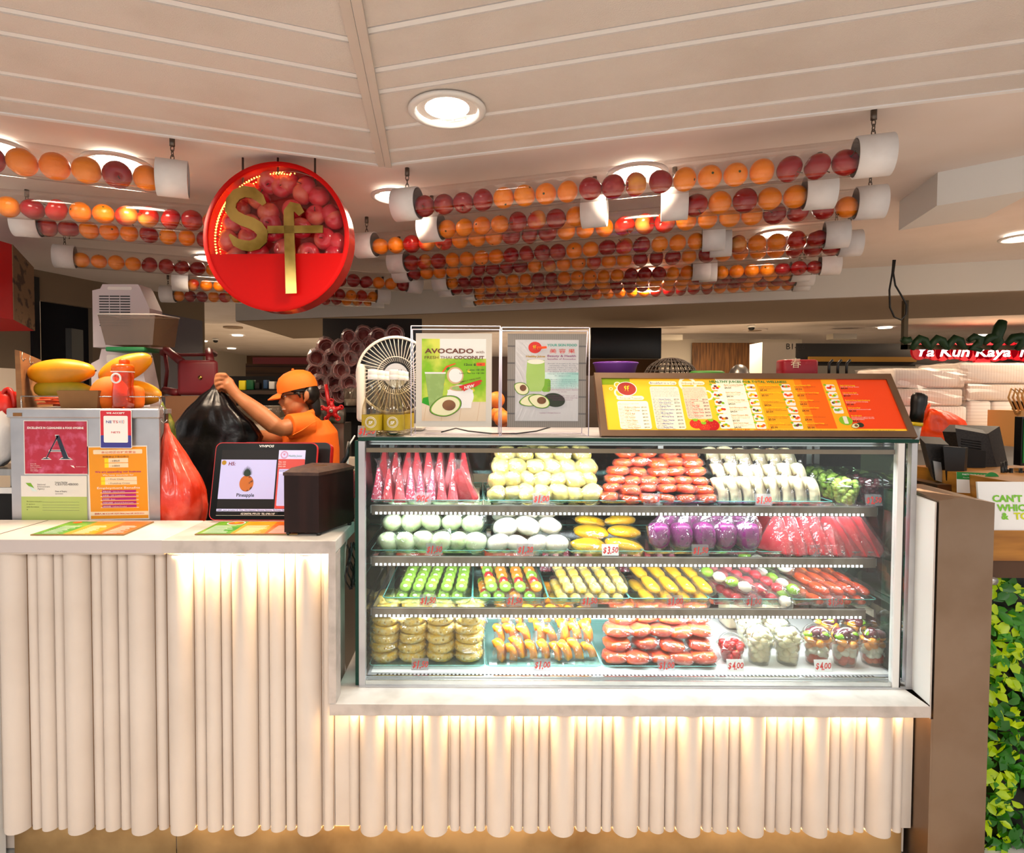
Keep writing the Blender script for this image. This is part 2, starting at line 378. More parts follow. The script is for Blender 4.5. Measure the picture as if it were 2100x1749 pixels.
# left wall, doorway and grey board behind the stall
def wallq(u0, Y0, u1, Y1, z0, z1, m, name, th=.06, kind='structure', **k):
    a, c = P(u0, 700, Y0), P(u1, 700, Y1); a.z = c.z = 0; n_ = Vector((-(c - a).y, (c - a).x, 0)).normalized()
    if n_.y < 0: n_ = -n_
    b_ = MB(); q = [a, c, c + n_ * th, a + n_ * th]
    b_.hexa([Vector((x.x, x.y, z0)) for x in q] + [Vector((x.x, x.y, z1)) for x in q], m); return b_.build(name, kind=kind, **k)
mat('wall_beige', '8c7a64', .85); mat('wall_grey', '6c6a78', .6); mat('doorway_dark', '0b0d16', .95); mat('black_frame', '14161e', .35)
wallq(76, 4.25, 200, 4.7, 2.14, ZC, 'wall_beige', 'wall_left'); wallq(190, 4.66, 420, 5.6, 0, ZC, 'wall_beige', 'wall_left'); wallq(-160, 3.55, 76, 4.25, 0, ZC, 'wall_beige', 'wall_left')
b = MB(); a, c = P(84, 700, 4.33), P(196, 700, 4.74)
b.hexa([Vector((x.x, x.y, z)) for z in (0, 2.14) for x in (a, c, c + Vector((-.01, .04, 0)), a + Vector((-.01, .04, 0)))], 'doorway_dark'); b.build('door_1', kind='structure')
wallq(68, 4.2, 83, 4.26, 0, 2.30, 'black_frame', 'trim_1', .05)
b = MB(); q0, q1 = P(328, 641, 4.6), P(411, 657, 5.2); b.hexa([Vector((x.x, x.y, z)) for z, L in ((0.0, 0), (0, 1)) if L == 0 for x in (q0, q1, q1 + Vector((0, .04, 0)), q0 + Vector((0, .04, 0)))] + [q0, q1, q1 + Vector((0, .04, 0)), q0 + Vector((0, .04, 0))], 'wall_grey')
b.build('partition_panel', label='tall grey board standing behind the dark red stools', cat='partition')
# far mall: back wall, wood panel, white wall, shopfront
mat('far_wall', '6a4a30', .8); mat('far_cream', 'cfc4b4', .8); mat('wood_slat', '8a5a2c', .6, n=(4, '5c3818', .4, .65, (8, 1, .6)), bands=(0, 9, '3c2410', .06)); mat('red_band', '7c1210', .5)
mat('slat_brown', '3e2a1a', .8, bands=(2, 11, '24160c', .12), n=(3, '563a20', .4, .6, (.3, 1, 5)))
b = MB(); b.box(-8, 13, 18, 18.1, 0, 2.62, 'far_wall'); b.build('wall_back', kind='structure')
def frontbox(u0, u1, v0, v1, Y, th, m, name, **k):
    a, c = P(u0, v1, Y), P(u1, v0, Y); b_ = MB(); b_.box(a.x, c.x, Y, Y + th, a.z, c.z, m); return b_.build(name, **k)
frontbox(518, 660, 733, 746, 7.6, .05, 'red_band', 'fascia_band', label='dark red fascia strip above the brown slat wall', cat='sign band')
b = MB(); a, c = P(505, 900, 7.7), P(700, 746, 7.7); b.box(a.x, c.x, 7.7, 7.8, 0, c.z, 'slat_brown'); b.build('wall_slats', kind='structure')
b = MB(); a, c = P(1352, 900, 11), P(1645, 696, 11); b.box(a.x, c.x, 11, 11.1, 0, c.z, 'far_cream'); b.build('wall_far', kind='structure')
frontbox(1420, 1548, 703, 800, 10.9, .05, 'wood_slat', 'wood_panel', label='brown wooden slat panel on the far cream wall', cat='wall panel')
b = MB(); a, c = P(1560, 900, 8.6), P(1632, 702, 8.6); b.box(a.x, c.x, 8.6, 9, 0, c.z, 'far_cream')
b.text('B1-26', *P(1613, 716, 8.59).xz, .12, 'ink', Matrix(((1, 0, 0, 0), (0, 0, -1, 8.595), (0, 1, 0, 0), (0, 0, 0, 1))), z=0); b.build('column_far', kind='structure')
mat('shop_dark', '120c0a', .6); mat('shop_counter', '8f8878', .5); mat('shop_amber', '6a4410', .7, emis='a06a18', es=.25)
frontbox(1632, 2160, 706, 748, 9.6, .2, 'shop_dark', 'shopfront', label='dark shopfront opening behind the red illuminated sign', cat='shopfront')
frontbox(1632, 2200, 752, 810, 8.8, .5, 'shop_counter', 'shop_counter', label='pale curved counter front across the mall aisle', cat='counter')
frontbox(1660, 1880, 732, 741, 9.55, .05, 'shop_amber', 'lit_shelf', label='dim amber lit shelf inside the dark shopfront', cat='shelf')
def far_light(u, v, D, name='far_downlight', lab='small lit downlight in the far mall ceiling'):
    c = PZ(u, v, 2.615); m = MB(); m.ell((c.x, c.y), D, D, 2.6, 2.615, 'far_lamp'); return m.build(name, label=lab, cat='ceiling light', group='downlights in the far mall ceiling')
for u, v, D, l in ((487, 687, .1, 'lit downlight above the red band, nearer of the two beside the dome camera'), (475, 714, .1, 'lit downlight just above the red band left of the cups'), (417, 699, .08, 'lit downlight at the edge of the grey board'),
                (1750, 707, .1, 'lit downlight above the dark shopfront'), (1815, 671, .1, 'lit downlight left of the thin green frame'), (1502, 700, .1, 'lit downlight above the wooden slat panel'), (2012, 687, .1, 'lit downlight above the red illuminated sign')):
    far_light(u, v, D, lab=l)
def ring(u, v, D, m, label):
    c = PZ(u, v, 2.61); b_ = MB(); b_.ell((c.x, c.y), D, D, 2.595, 2.619, m); b_.ell((c.x, c.y), D * .55, D * .55, 2.588, 2.595, 'plaster_dark'); return b_.build('ceiling_speaker', label=label, cat='ceiling vent')
ring(478, 671, .16, 'plaster_dark', 'round brownish vent in the far ceiling near the grey board'); ring(1548, 676, .2, 'plaster', 'round cream vent in the far ceiling above the wooden slat panel')
for u, v, l in ((442, 698, 'small dark dome camera in the far ceiling beside the grey board'), (1541, 671, 'small dark dome camera in the far ceiling above the menu board')):
    c = PZ(u, v - 3, 2.61); m = MB(); m.cyl((c.x, c.y, 2.615), (c.x, c.y, 2.58), .06, 'white'); m.sph((c.x, c.y, 2.57), (.05, .05, .04), 'black'); m.build('dome_camera', label=l, cat='camera')
for u, v, l in ((1376, 692, 'small white lamp box under the far ceiling beside the black screen'), (1733, 690, 'white box lamp under the far ceiling above the dark shopfront')):
    c = P(u, v, 10); m = MB(); m.box(c.x - .2, c.x + .2, 10, 10.2, c.z - .04, c.z + .05, 'far_cream'); m.build('emergency_lamp', label=l, cat='lamp')
c = P(1283, 704, 5.5); m = MB(); m.rbox((c.x, 5.5, c.z), (.66, .05, .29), .01, 'black'); m.build('wall_screen', label='black flat screen hanging behind the two poster stands', cat='screen')
# the illuminated sign over the far shop
mat('kaya_red', '9c0614', .4, emis='b00818', es=.35); mat('kaya_white', 'ffffff', emis='f4d0f0', es=1.3)
t = thing('shop_sign', 'red illuminated sign with glowing white words over the far shop', 'sign', P(1990, 735, 9.3))
m = MB(); a = P(1990, 715, 9.3); M = plane(P(1876, 733, 9.3), (1, 0, 0), (0, 0, 1))
for k in range(16): m.ell((.08 + k * .12, .1 + .02 * math.sin(k * 1.7)), .12, .14, -.05, 0, 'kaya_red', M, 16)
m.ell((1.08, -.06), .12, .12, -.05, 0, 'kaya_red', M, 20); m.build('backing', t)
m = MB(); m.text('Ya Kun Kaya T', .02, .02, .19, 'kaya_white', M, z=.012, bold=.02, shear=.2, fit=1.78, sy=1.1); m.build('lettering', t)
# green cursive lettering on a thin hanging frame
mat('letter_green', '14381a', .5); mat('frame_khaki', '5a4c34', .5)
t = thing('hanging_sign', 'dark green cursive letters on a thin hanging metal frame', 'sign', P(1980, 716, 4.2))
m = MB(); a, c = P(1853, 716, 4.2), P(1863, 652, 4.2); m.box(a.x, c.x, 4.2, 4.23, a.z, 2.156, 'frame_khaki'); c2 = P(2150, 708, 4.2); m.box(a.x, c2.x, 4.2, 4.23, a.z, c2.z, 'frame_khaki'); m.build('frame', t)
m = MB()
def stroke(pts, r):
    m.tube([P(u, v, 4.16) for u, v in pts], [r * (.6 + .7 * math.sin(math.pi * (k + .6) / len(pts))) for k in range(len(pts))], 'letter_green', 8)
stroke([(1850, 695), (1857, 699), (1864, 697), (1862, 692)], .022)
for x in (1882, 1918, 1954): stroke([(x - 12, 716), (x - 4, 702), (x + 4, 694), (x + 14, 698), (x + 18, 706), (x + 26, 715)], .022)
stroke([(1986, 698), (1998, 690), (2010, 694), (2006, 706), (1992, 714), (2012, 718)], .022)
stroke([(2056, 658), (2050, 672), (2044, 688), (2042, 704)], .03)
for x in (2030, 2078): stroke([(x - 12, 704), (x, 692), (x + 14, 690), (x + 20, 702), (x + 8, 716)], .024)
m.build('lettering', t)

# right ceiling bulkhead box, sensor and trunking
b = MB(); q = [P(1926, 245, 2.35), P(2140, 225, 2.15)]
lo = [q[0].copy(), q[1].copy(), q[1] + Vector((.1, .35, 0)), q[0] + Vector((.1, .35, 0))]
for p_ in lo: p_.z = 2.225
b.hexa(lo + [Vector((p_.x, p_.y, ZC)) for p_ in lo], 'white_paint'); b.build('ceiling_box', kind='structure')
t = thing('motion_sensor', 'white domed sensor on the ceiling box, right of the front tube cap', 'sensor', P(1952, 345, 2.4))
c = P(1952, 322, 2.4); M = Matrix.Translation(c)
m = MB(); m.lathe([(.001, .012), (.066, .012), (.07, 0), (.066, -.03)], 'white_plastic', 28, M); m.build('housing', t)
m = MB(); m.lathe([(.066, -.03), (.062, -.034), (.052, -.062), (.03, -.088), (.001, -.096)], 'white_plastic', 28, M); m.build('dome', t)
t = thing('cable_trunking', 'white cable trunking and bracket running from the front tube cap to the sensor', 'trunking', P(1880, 270, 2.4))
m = MB()
def bar(pts, r, mm): m.tube([P(u, v, Y) for u, v, Y in pts], r, mm, 4, smooth=False)
bar([(1826, 277, 2.35), (1860, 275, 2.38), (1906, 268, 2.4)], .010, 'white_plastic'); bar([(1910, 266, 2.38), (1910, 330, 2.38)], .012, 'white_plastic'); m.build('channel', t)
m = MB(); c = P(1868, 262, 2.4); m.box(c.x - .06, c.x + .08, 2.4, 2.46, c.z, c.z + .012, 'white_plastic'); m.box(c.x - .06, c.x - .052, 2.4, 2.46, c.z - .03, c.z, 'white_plastic'); m.build('bracket', t)
# hanging webcam
t = thing('webcam', 'small grey camera on a black ceiling mount with a dangling black cable', 'camera', P(1842, 480, 2.9))
c = PZ(1842, 483, ZC); c = P(1842, 480, 3.9)
m = MB(); m.tube([c, c + Vector((0, 0, .02))], [.06, .05], 'black', 20); m.cyl(c, c + Vector((0, 0, -.13)), .016, 'black'); m.build('mount', t)
m = MB(); m.rbox(P(1852, 520, 3.88), (.11, .05, .03), .008, 'steel_soft', Matrix.Identity(4)); m.tube([P(1840, 528, 3.86), P(1866, 518, 3.86)], .02, 'steel_soft', 12); m.rbox(P(1858, 518, 3.86), (.12, .05, .01), .003, 'black'); m.build('camera_body', t)
m = MB(); m.tube([P(u, v, 3.85) for u, v in ((1834, 482), (1836, 505), (1832, 535), (1830, 560), (1824, 595), (1825, 630), (1834, 650), (1848, 656), (1858, 645), (1859, 625), (1848, 605), (1836, 585), (1832, 560), (1836, 530), (1839, 510), (1838, 485))], .0055, 'black', 6); m.build('cable', t)
# ------------------------------------------------------------------ hanging tubes of fruit
ZT = 2.215
def apple_proto(name, m, d=.082):
    m_ = MB(); r = d / 2; prof = []
    for i in range(15):
        t = math.pi * i / 14; R = r * math.sin(t) * (1.03 - .10 * math.cos(math.pi - t) * -1); z = -r * .93 * math.cos(t)
        z += (.32 * r * math.exp(-(R / (.32 * r)) ** 2)) * (-1 if t > math.pi / 2 else .6); prof.append((max(R, .0004), z))
    m_.lathe(prof, m, 20); o = m_.build(name, origin=(0, 0, 0))
    s = MB(); s.tube([(0, 0, r * .5), (.001, 0, r * .85), (.004, 0, r * 1.12)], [.0016, .0013, .002], 'stem', 6); s.build('stem', o)
    return reg(o)
def orange_proto(d=.080):
    m_ = MB(); r = d / 2; m_.sph((0, 0, 0), (r, r, r * .95), 'orange_peel', 22, 14, fn=lambda q: 1 - .05 * math.exp(-((1 - abs(q.z)) / .03)))
    o = m_.build('orange', origin=(0, 0, 0)); s = MB(); s.lathe([(.0005, r * .925), (.0035, r * .93), (.0045, r * .915), (.002, r * .88)], 'navel', 7); s.build('stem_scar', o); return reg(o)
PR = {'R': apple_proto('apple', 'apple_red'), 'F': apple_proto('apple', 'apple_fuji'), 'O': orange_proto()}
PUSED = set(); KIND = {'R': 'dark red apple', 'F': 'red and yellow apple', 'O': 'orange'}; CATF = {'R': 'apple', 'F': 'apple', 'O': 'orange'}
def place(key, loc, rot, sc_, label, group, protos=PR, used=PUSED, catd=CATF):
    p = protos[key]
    if key not in used:
        used.add(key); p.location = loc; p.rotation_euler = rot; p.scale = (sc_,) * 3; tag(p, label, catd[key], group); return p
    c = copy_tree(p, None, loc, rot, sc_, label, group); c['category'] = catd[key]; return c
def tubeset(pA, pB, pattern, where, capL=True, capR=True, d=None, caplen=.10, zt=ZT, chains=True, rt=.056):
    A, B = PZ(*pA, zt), PZ(*pB, zt); ax = (B - A).normalized(); L = (B - A).length; mid = (A + B) / 2
    t = thing('fruit_tube', f'clear tube filled with apples and oranges, {where}', 'fruit tube', mid, 'clear fruit tubes hanging in rows')
    m = MB(); m.tube([A, B], rt, 'tube_clear', 28, caps=False); m.build('tube', t)
    for on, Q, s in ((capL, A, -1), (capR, B, 1)):
        if not on: continue
        q0, q1 = Q - ax * s * caplen / 2, Q + ax * s * caplen / 2; up = Vector((0, 0, 1)); sx = ax.cross(up).normalized()
        m = MB(); m.tube([q0, q0 + ax * s * .001, q1 - ax * s * .001, q1], [rt + .002, rt + .007, rt + .007, rt + .004], 'pvc', 32, caps=False); m.tube([q1 - ax * s * .012, q1 - ax * s * .006], rt + .003, 'pvc', 32); m.build('end_cap', t)
        if chains:
            c = Q + Vector((0, 0, rt + .006)); top = ZC; m = MB()
            m.cyl((c.x, c.y, top), (c.x, c.y, top - .03), .009, 'screw_steel', 10)
            n = max(2, int((top - .03 - c.z) / .014))
            for k in range(n):
                zz = c.z + (top - .03 - c.z) * (k + .5) / n; h = (top - .03 - c.z) / n * .72; a = k * math.pi / 2
                m.tube([(c.x + .006 * math.cos(a) * math.cos(w_), c.y + .006 * math.sin(a) * math.cos(w_), zz + h * math.sin(w_)) for w_ in [2 * math.pi * j / 8 for j in range(8)]], .0017, 'screw_steel', 5, closed=True)
            m.build('chain', t)
    lo, hi = (caplen * .35 if capL else 0), (L - caplen * .35 if capR else L)
    n = max(1, int(round((hi - lo) / (d or .083)))) if d is None or len(pattern) < 3 else len(pattern)
    if d is None: seq = (pattern * 12)[:n]
    else: seq = pattern; n = len(seq)
    step = (hi - lo) / n; grp = f'fruit inside the {where}'[:90]
    for i, ch in enumerate(seq):
        s_ = min(step / .0795, 1.18) * rng.uniform(.95, 1.0); r = .041 * s_
        p = A + ax * (lo + step * (i + .5)); p = Vector((p.x, p.y, zt - rt + .004 + r * .96))
        place(ch, p, (rng.uniform(0, 6.3), rng.uniform(0, 6.3), rng.uniform(0, 6.3)), s_, f'{KIND[ch]}, {ORD[i]} from left in the {where}', grp)
T = tubeset
T((835, 419), (1790, 320), 'RRRROOOORRFROOOORRR', 'long front tube at right', d=.08)
T((885, 467), (1219, 434), 'OOOORFROOR', 'short left tube behind the front one')
T((1383, 418), (1680, 393), 'ROROOR', 'short right tube behind the front one')
T((752, 503), (1784, 415), 'OORFFOOORRROOOFFFOOOORRROO', 'third long tube right of the sign')
T((818, 537), (1463, 487), 'RFROOOORRRROO', 'fourth right-hand tube, left half')
T((1478, 500), (1715, 481), 'FOOFRO', 'fourth right-hand tube, right half')
T((826, 558), (1742, 499), 'ROOOORRRROFOOFOORRRO', 'fifth tube right of the sign')
T((905, 577), (1437, 553), 'ORRROOORROOOO', 'sixth right-hand tube, left half')
T((1452, 556), (1702, 541), 'OOOORRROO', 'sixth right-hand tube, right half')
T((915, 590), (1640, 556), 'RROOOORRRROOO', 'seventh tube right of the sign')
T((963, 600), (1650, 566), 'ORRROOOOORR', 'eighth tube right of the sign')
T((962, 613), (1643, 577), 'OOOOOORRRRROOOOOFRRRROOOO', 'hindmost tube right of the sign')
# left cluster (the first two run out of the frame)
tubeset((-60, 314), (354, 366), 'ROOOROR', 'front tube at top left', capL=False)
tubeset((-60, 412), (560, 459), 'OORFOOFFRRFO', 'second tube left of the sign', capL=False, chains=True)
tubeset((56, 456), (600, 498), 'RROOOROORROO', 'third tube left of the sign')
tubeset((133, 526), (849, 582), 'OOOORRRROOOORROORRRROORRRR', 'fourth tube, passing behind the sign')
tubeset((370, 578), (785, 606), 'FOOORRO', 'fifth tube, low behind the sign')
tubeset((345, 603), (775, 615), 'ORROFO', 'hindmost tube left of the sign')

# ------------------------------------------------------------------ round sign
SY = 2.18; c = P(566, 486, SY); R_ = 151 / F * SY
tilt = Euler((0, 0, math.radians(-3))).to_matrix().to_4x4()
MS = Matrix.Translation(c) @ tilt @ Matrix(((1, 0, 0, 0), (0, 0, -1, 0), (0, 1, 0, 0), (0, 0, 0, 1)))     # local x right, y up, z towards the viewer
sg = thing('round_sign', 'big round red sign with brass letters Sf and a window full of apples', 'sign', c)
yw = -34 / F * SY; N_ = 64
def arc(r, y0, upper):
    a0 = math.asin(max(-1, min(1, y0 / r)))
    return [(r * math.cos(t), r * math.sin(t)) for t in ([a0 + (math.pi - 2 * a0) * k / 40 for k in range(41)] if upper else [math.pi - a0 + (math.pi + 2 * a0) * k / 40 for k in range(41)])]
m = MB(); DZ = -.085
m.lathe([(R_ * .94, -.001), (R_, -.001), (R_, .004), (R_ * .94, .004)], 'sign_red', N_, MS); m.build('rim', sg)
m = MB(); m.prism(arc(R_ * .945, yw, False), 0, .003, 'sign_red', MS); m.build('lower_panel', sg)
m = MB(); m.lathe([(R_ * .995, -.001), (R_ * .995, DZ)], 'sign_edge', N_, MS); m.build('side_band', sg)
m = MB(); m.ell((0, 0), R_ * .99, R_ * .99, DZ - .004, DZ, 'sign_red', MS, N_); m.build('back_panel', sg)
m = MB(); m.prism(arc(R_ * .94, yw, True), -.003, -.001, 'acrylic', MS); m.build('window', sg)
m = MB()
for q, rr, zz in ((.86, .0, -.012), (.9, .5, -.03), (.93, .0, -.05), (.9, .3, -.065)):
    for k in range(46):
        a = math.radians(78 + (k + rr) * 2.55); x, y = q * R_ * math.cos(a), q * R_ * math.sin(a)
        if y > yw: m.sph((x, y, zz), .0026, 'led_warm', 6, 4, MS)
m.build('light_string', sg)
m = MB()   # S
def ribbon(pts, wd, z0, z1, mm):
    pts = [Vector(p) for p in pts]; L, Rr = [], []
    for i, p in enumerate(pts):
        t = (pts[min(i + 1, len(pts) - 1)] - pts[max(i - 1, 0)]).normalized(); n_ = Vector((-t.y, t.x)); w_ = (wd[i] if isinstance(wd, list) else wd) * SY / 1.92
        L.append(p + n_ * w_ / 2); Rr.append(p - n_ * w_ / 2)
    for i in range(len(pts) - 1):
        m.prism([tuple(L[i]), tuple(Rr[i]), tuple(Rr[i + 1]), tuple(L[i + 1])], z0, z1, mm, MS)
def px(u, v): return ((u - 566) / F * SY, -(v - 486) / F * SY)
S_ = [(549, 425), (540, 412), (526, 402), (508, 399), (492, 405), (481, 418), (479, 434), (488, 447), (504, 456), (522, 462), (536, 470), (545, 482), (543, 495), (533, 504), (519, 508), (505, 506), (490, 500), (477, 484)]
ribbon([px(*p) for p in S_], [.016, .03, .035, .037, .037, .037, .037, .037, .037, .038, .038, .038, .037, .036, .035, .033, .028, .008], .022, .030, 'brass')
m.build('letter_s', sg, label='brass letter S')
m = MB(); Fp = [(625, 445), (616, 433), (606, 430), (599, 440), (599, 456), (600, 500), (603, 603)]
ribbon([px(*p) for p in Fp], [.022, .03, .032, .034, .034, .034, .036], .022, .030, 'brass'); m.prism([px(555, 468), px(555, 483), px(668, 483), px(668, 468)], .022, .030, 'brass', MS)
m.build('letter_f', sg, label='brass letter f')
m = MB()
for u in (498, 570, 646):
    p_ = P(u, 338, SY + .05); m.tube([Vector((p_.x, p_.y, 2.29)) + Vector((0, 0, -.06 - (.03 if u != 570 else 0))), Vector((p_.x, p_.y, ZC))], .004, 'screw_steel', 6)
m.build('hanging_rods', sg)
PRS = {'A': apple_proto('apple', 'apple_pink', .078)}; US = set(); k_ = 0
rows = [(575, 372, 3), (545, 385, 0)]
spots = [(520, 402), (567, 375), (612, 392), (478, 418), (541, 428), (655, 385), (590, 425), (462, 448), (503, 455), (640, 435), (687, 442), (550, 470), (610, 462), (572, 505), (660, 485), (702, 492), (455, 486), (497, 478), (520, 515), (470, 515), (625, 515), (680, 517), (545, 452), (490, 380), (630, 360), (585, 350), (540, 352), (700, 420)]
for i, (u, v) in enumerate(spots):
    x, y = px(u, v)
    if x * x + y * y > (R_ * .8) ** 2: k = R_ * .8 / math.hypot(x, y); x *= k; y *= k
    y = max(y, yw + .004)
    loc = MS @ Vector((x, y, -.045 if i % 2 == 0 else -.052))
    place('A', loc, (rng.uniform(0, 6.3), rng.uniform(0, 6.3), 0), rng.uniform(.96, 1.08), 'pink-red apple behind the clear window of the round red sign', 'apples inside the round sign', PRS, US, {'A': 'apple'})

# ------------------------------------------------------------------ counters
ztop = P(300, 1107, 1.74).z; zled = P(1280, 1445, 1.74).z
FY = 1.80
def fluted(x0, x1, zt_, zb, name_parent, phase=368.5):
    m = MB(); m.box(x0, x1, FY, FY + .02, zb + .005, zt_, 'cream_paint')
    per = 131.2; pat = [(0, 25.8, .040), (39.5, 10.6, .0155), (65.8, 16, .024), (93, 10.6, .0155)]
    for k in range(-4, 14):
        for off, hw, rr in pat:
            cx = P(phase + per * k + off, 1450, 1.78).x; h = hw / F * 1.78
            if cx - h < x0 - .004 or cx + h > x1 + .006: continue
            prof = []
            n_ = 12
            pts = [(cx + h * math.cos(t), FY - rr * math.sin(t) * 1.0) for t in [math.pi * j / n_ for j in range(n_ + 1)]]
            vs = [(x, y, zb) for x, y in pts] + [(x, y, zt_) for x, y in pts]; n2 = len(pts)
            m.add(vs, [(j, j + 1, n2 + j + 1, n2 + j) for j in range(n2 - 1)], 'cream_paint', True)
            m.add([(x, y, zb) for x, y in pts], [tuple(range(n2))], 'cream_paint')
            m.box(cx + h - .0008, cx + h + .0008, FY - .002, FY + .001, zb, zt_, 'flute_line')  # thin brown line along one edge of each flute
    return m
mat('flute_line', '8a6a4a', .9); mat('laminate_seam', '6e5244', .9); mat('kick', 'b89868', .34, .6, n=(5, '8a6c44', .4, .7), bump=(14, .25))
zb = P(900, 1712, 1.77).z
XL, XM, XR = -1.75, P(332, 1107, 1.74).x, P(688, 1107, 1.74).x
t = thing('white_counter', 'white laminate counter with cream fluted front, under the steel board', 'counter', ((XL + XM) / 2, 1.85, 0))
yb = PZ(400, 1067, ztop).y; th = .040
xs_ = PZ(50, 1081, ztop)
s0, s1 = PZ(0, 1095, ztop), PZ(99, 1067, ztop)
m = MB(); m.rbox(((XL + XM) / 2, (1.74 + yb) / 2, ztop - th / 2), (XM - XL, yb - 1.74, th), .003, 'laminate', seg=1, smooth=False); m.build('worktop', t)
m = MB(); m.box(XL, XM, 1.739, 1.7405, ztop - th, ztop - .001, 'laminate_edge'); m.build('front_edge', t)
m = MB(); dirs = (s1 - s0).normalized(); nn_ = Vector((dirs.y, -dirs.x, 0)) * .0022; e0 = s0 - dirs * .12
m.add([Vector((p.x, p.y, ztop + .0006)) for p in (e0 - nn_, e0 + nn_, s1 + nn_, s1 - nn_)], [(0, 1, 2, 3)], 'laminate_seam'); m.build('seam', t)
XS = P(342, 1450, 1.78).x
m = fluted(XL, XS, ztop - th - .006, zb, t, 288.0); m.box(XL, XM, 1.752, FY, ztop - th - .008, ztop - th, 'cream_paint'); m.build('fluted_front', t)
m = MB(); m.box(XL, XM, FY + .02, yb - .02, .02, ztop - th, 'cream_paint'); m.build('carcass', t)
t = thing('marble_counter', 'marble-topped cashier counter with cream fluted front lit warm from above', 'counter', ((XM + XR) / 2, 1.85, 0))
m = MB(); m.rbox(((XM + XR) / 2 + .0005, (1.74 + yb) / 2, ztop - .02), (XR - XM - .001, yb - 1.74, .040), .003, 'marble', seg=1, smooth=False); m.build('worktop', t)
m = MB(); m.box(XM, XR, 1.7388, 1.7405, ztop - .040, ztop - .002, 'marble_edge'); m.build('front_edge', t)
m = MB(); m.box(XR - .022, XR, 1.7405, 1.80, zled, ztop - .040, 'marble_edge'); m.build('end_slab', t)
m = fluted(XS + .002, XR - .02, ztop - .05, zb, t); m.build('fluted_front', t)
m = MB(); m.box(XM + .01, XR - .03, 1.764, 1.772, ztop - .046, ztop - .040, 'led_warm'); m.build('light_strip', t)
m = MB(); m.box(XM + .002, XR - .03, FY + .02, yb - .02, .02, ztop - .042, 'cream_paint'); m.build('carcass', t)
t = thing('low_counter', 'low marble ledge with cream fluted front lit warm, carrying the glass display case', 'counter', (.45, 1.9, 0))
XE0, XE1 = P(676, 1447, 1.74).x, P(1907, 1447, 1.74).x
m = MB(); m.rbox(((XE0 + XE1) / 2, (1.74 + 2.5) / 2, zled - .018), (XE1 - XE0, .76, .036), .003, 'marble', seg=1, smooth=False); m.build('ledge', t)
m = MB(); m.box(XE0, XE1, 1.7388, 1.7405, zled - .036, zled - .002, 'marble_edge'); m.build('front_edge', t)
xq = XR - .018
m = fluted(xq, XE1 - .003, zled - .037, zb, t); m.build('fluted_front', t)
m = MB(); m.box(xq + .02, XE1 - .03, 1.762, 1.770, zled - .043, zled - .037, 'led_warm'); m.build('light_strip', t)
m = MB(); m.box(xq, XE1 - .01, FY + .02, 2.48, .02, zled - .037, 'cream_paint'); m.build('carcass', t)
t = thing('kick_plate', 'brushed steel kick plate glowing amber along the foot of the counters', 'kick plate', (0, 1.78, 0))
m = MB(); xk = P(358, 1740, 1.80).x
m.box(xk, XE1 - .02, 1.815, 1.819, 0, zb + .01, 'kick'); m.box(P(22, 1740, 1.80).x, xk - .003, 1.815, 1.819, 0, zb + .01, 'kick'); m.build('plate', t)
b = MB(); xx = P(10, 1500, 1.80).x; b.box(XL, xx - .004, 1.765, 1.80, 0, ztop - .06, 'white_paint'); b.build('wall_pier', kind='structure')

# right end: marble upright, steel pillar
XP0 = P(1916, 1300, 1.74).x; XP1 = P(2037, 1040, 1.74).x
t = thing('marble_upright', 'white marble slab standing upright between the display case and the steel pillar', 'slab', (1.36, 1.8, zled))
za, zb_ = P(1900, 1030, 1.74).z, P(1888, 1018, 1.9).z
x0, x1 = XE1 + .001, 1.392
m = MB(); m.prism([(x0, 1.742), (XP0 - .002, 1.742), (1.418, 1.9), (1.418, 2.0), (1.394, 2.0), (1.394, 1.87)], zled + .0005, za, 'white_paint'); m.build('slab', t)
m = MB(); m.box(x0 - .0005, XP0 - .004, 1.739, 1.742, zled - .04, za, 'marble_edge'); m.build('front_edge', t)
b = MB(); zpt = P(1918, 1027, 1.735).z; zpk = P(1974, 1019, 1.735).z; zpr = P(2036, 1031, 1.735).z; xpk = P(1974, 1019, 1.735).x; dz = .0
prof = [(XP0, zpt), (xpk, zpk), (XP1, zpr)]
b.add([(XP0, 1.735, 0), (XP1, 1.735, 0), (XP1, 2.02, 0), (1.42, 2.02, 0), (1.42, 1.9, 0), (XP0, 1.735, zpt), (XP1, 1.735, zpr), (XP1, 2.02, zpr + .012), (1.42, 2.02, zpt + .012), (1.42, 1.9, zpt + .006), (xpk, 1.735, zpk)],
      [(4, 3, 2, 1, 0), (0, 1, 6, 10, 5), (1, 2, 7, 6), (2, 3, 8, 7), (3, 4, 9, 8), (4, 0, 5, 9), (5, 10, 9), (10, 6, 7), (10, 7, 8), (10, 8, 9)], 'steel_brown')
b.box(XE1 + .001, 1.44, 1.7352, 2.02, 0, zled - .038, 'steel_brown')
b.build('steel_pillar', label='brown-tinted stainless steel pillar at the right end of the counter', cat='pillar', kind='thing')
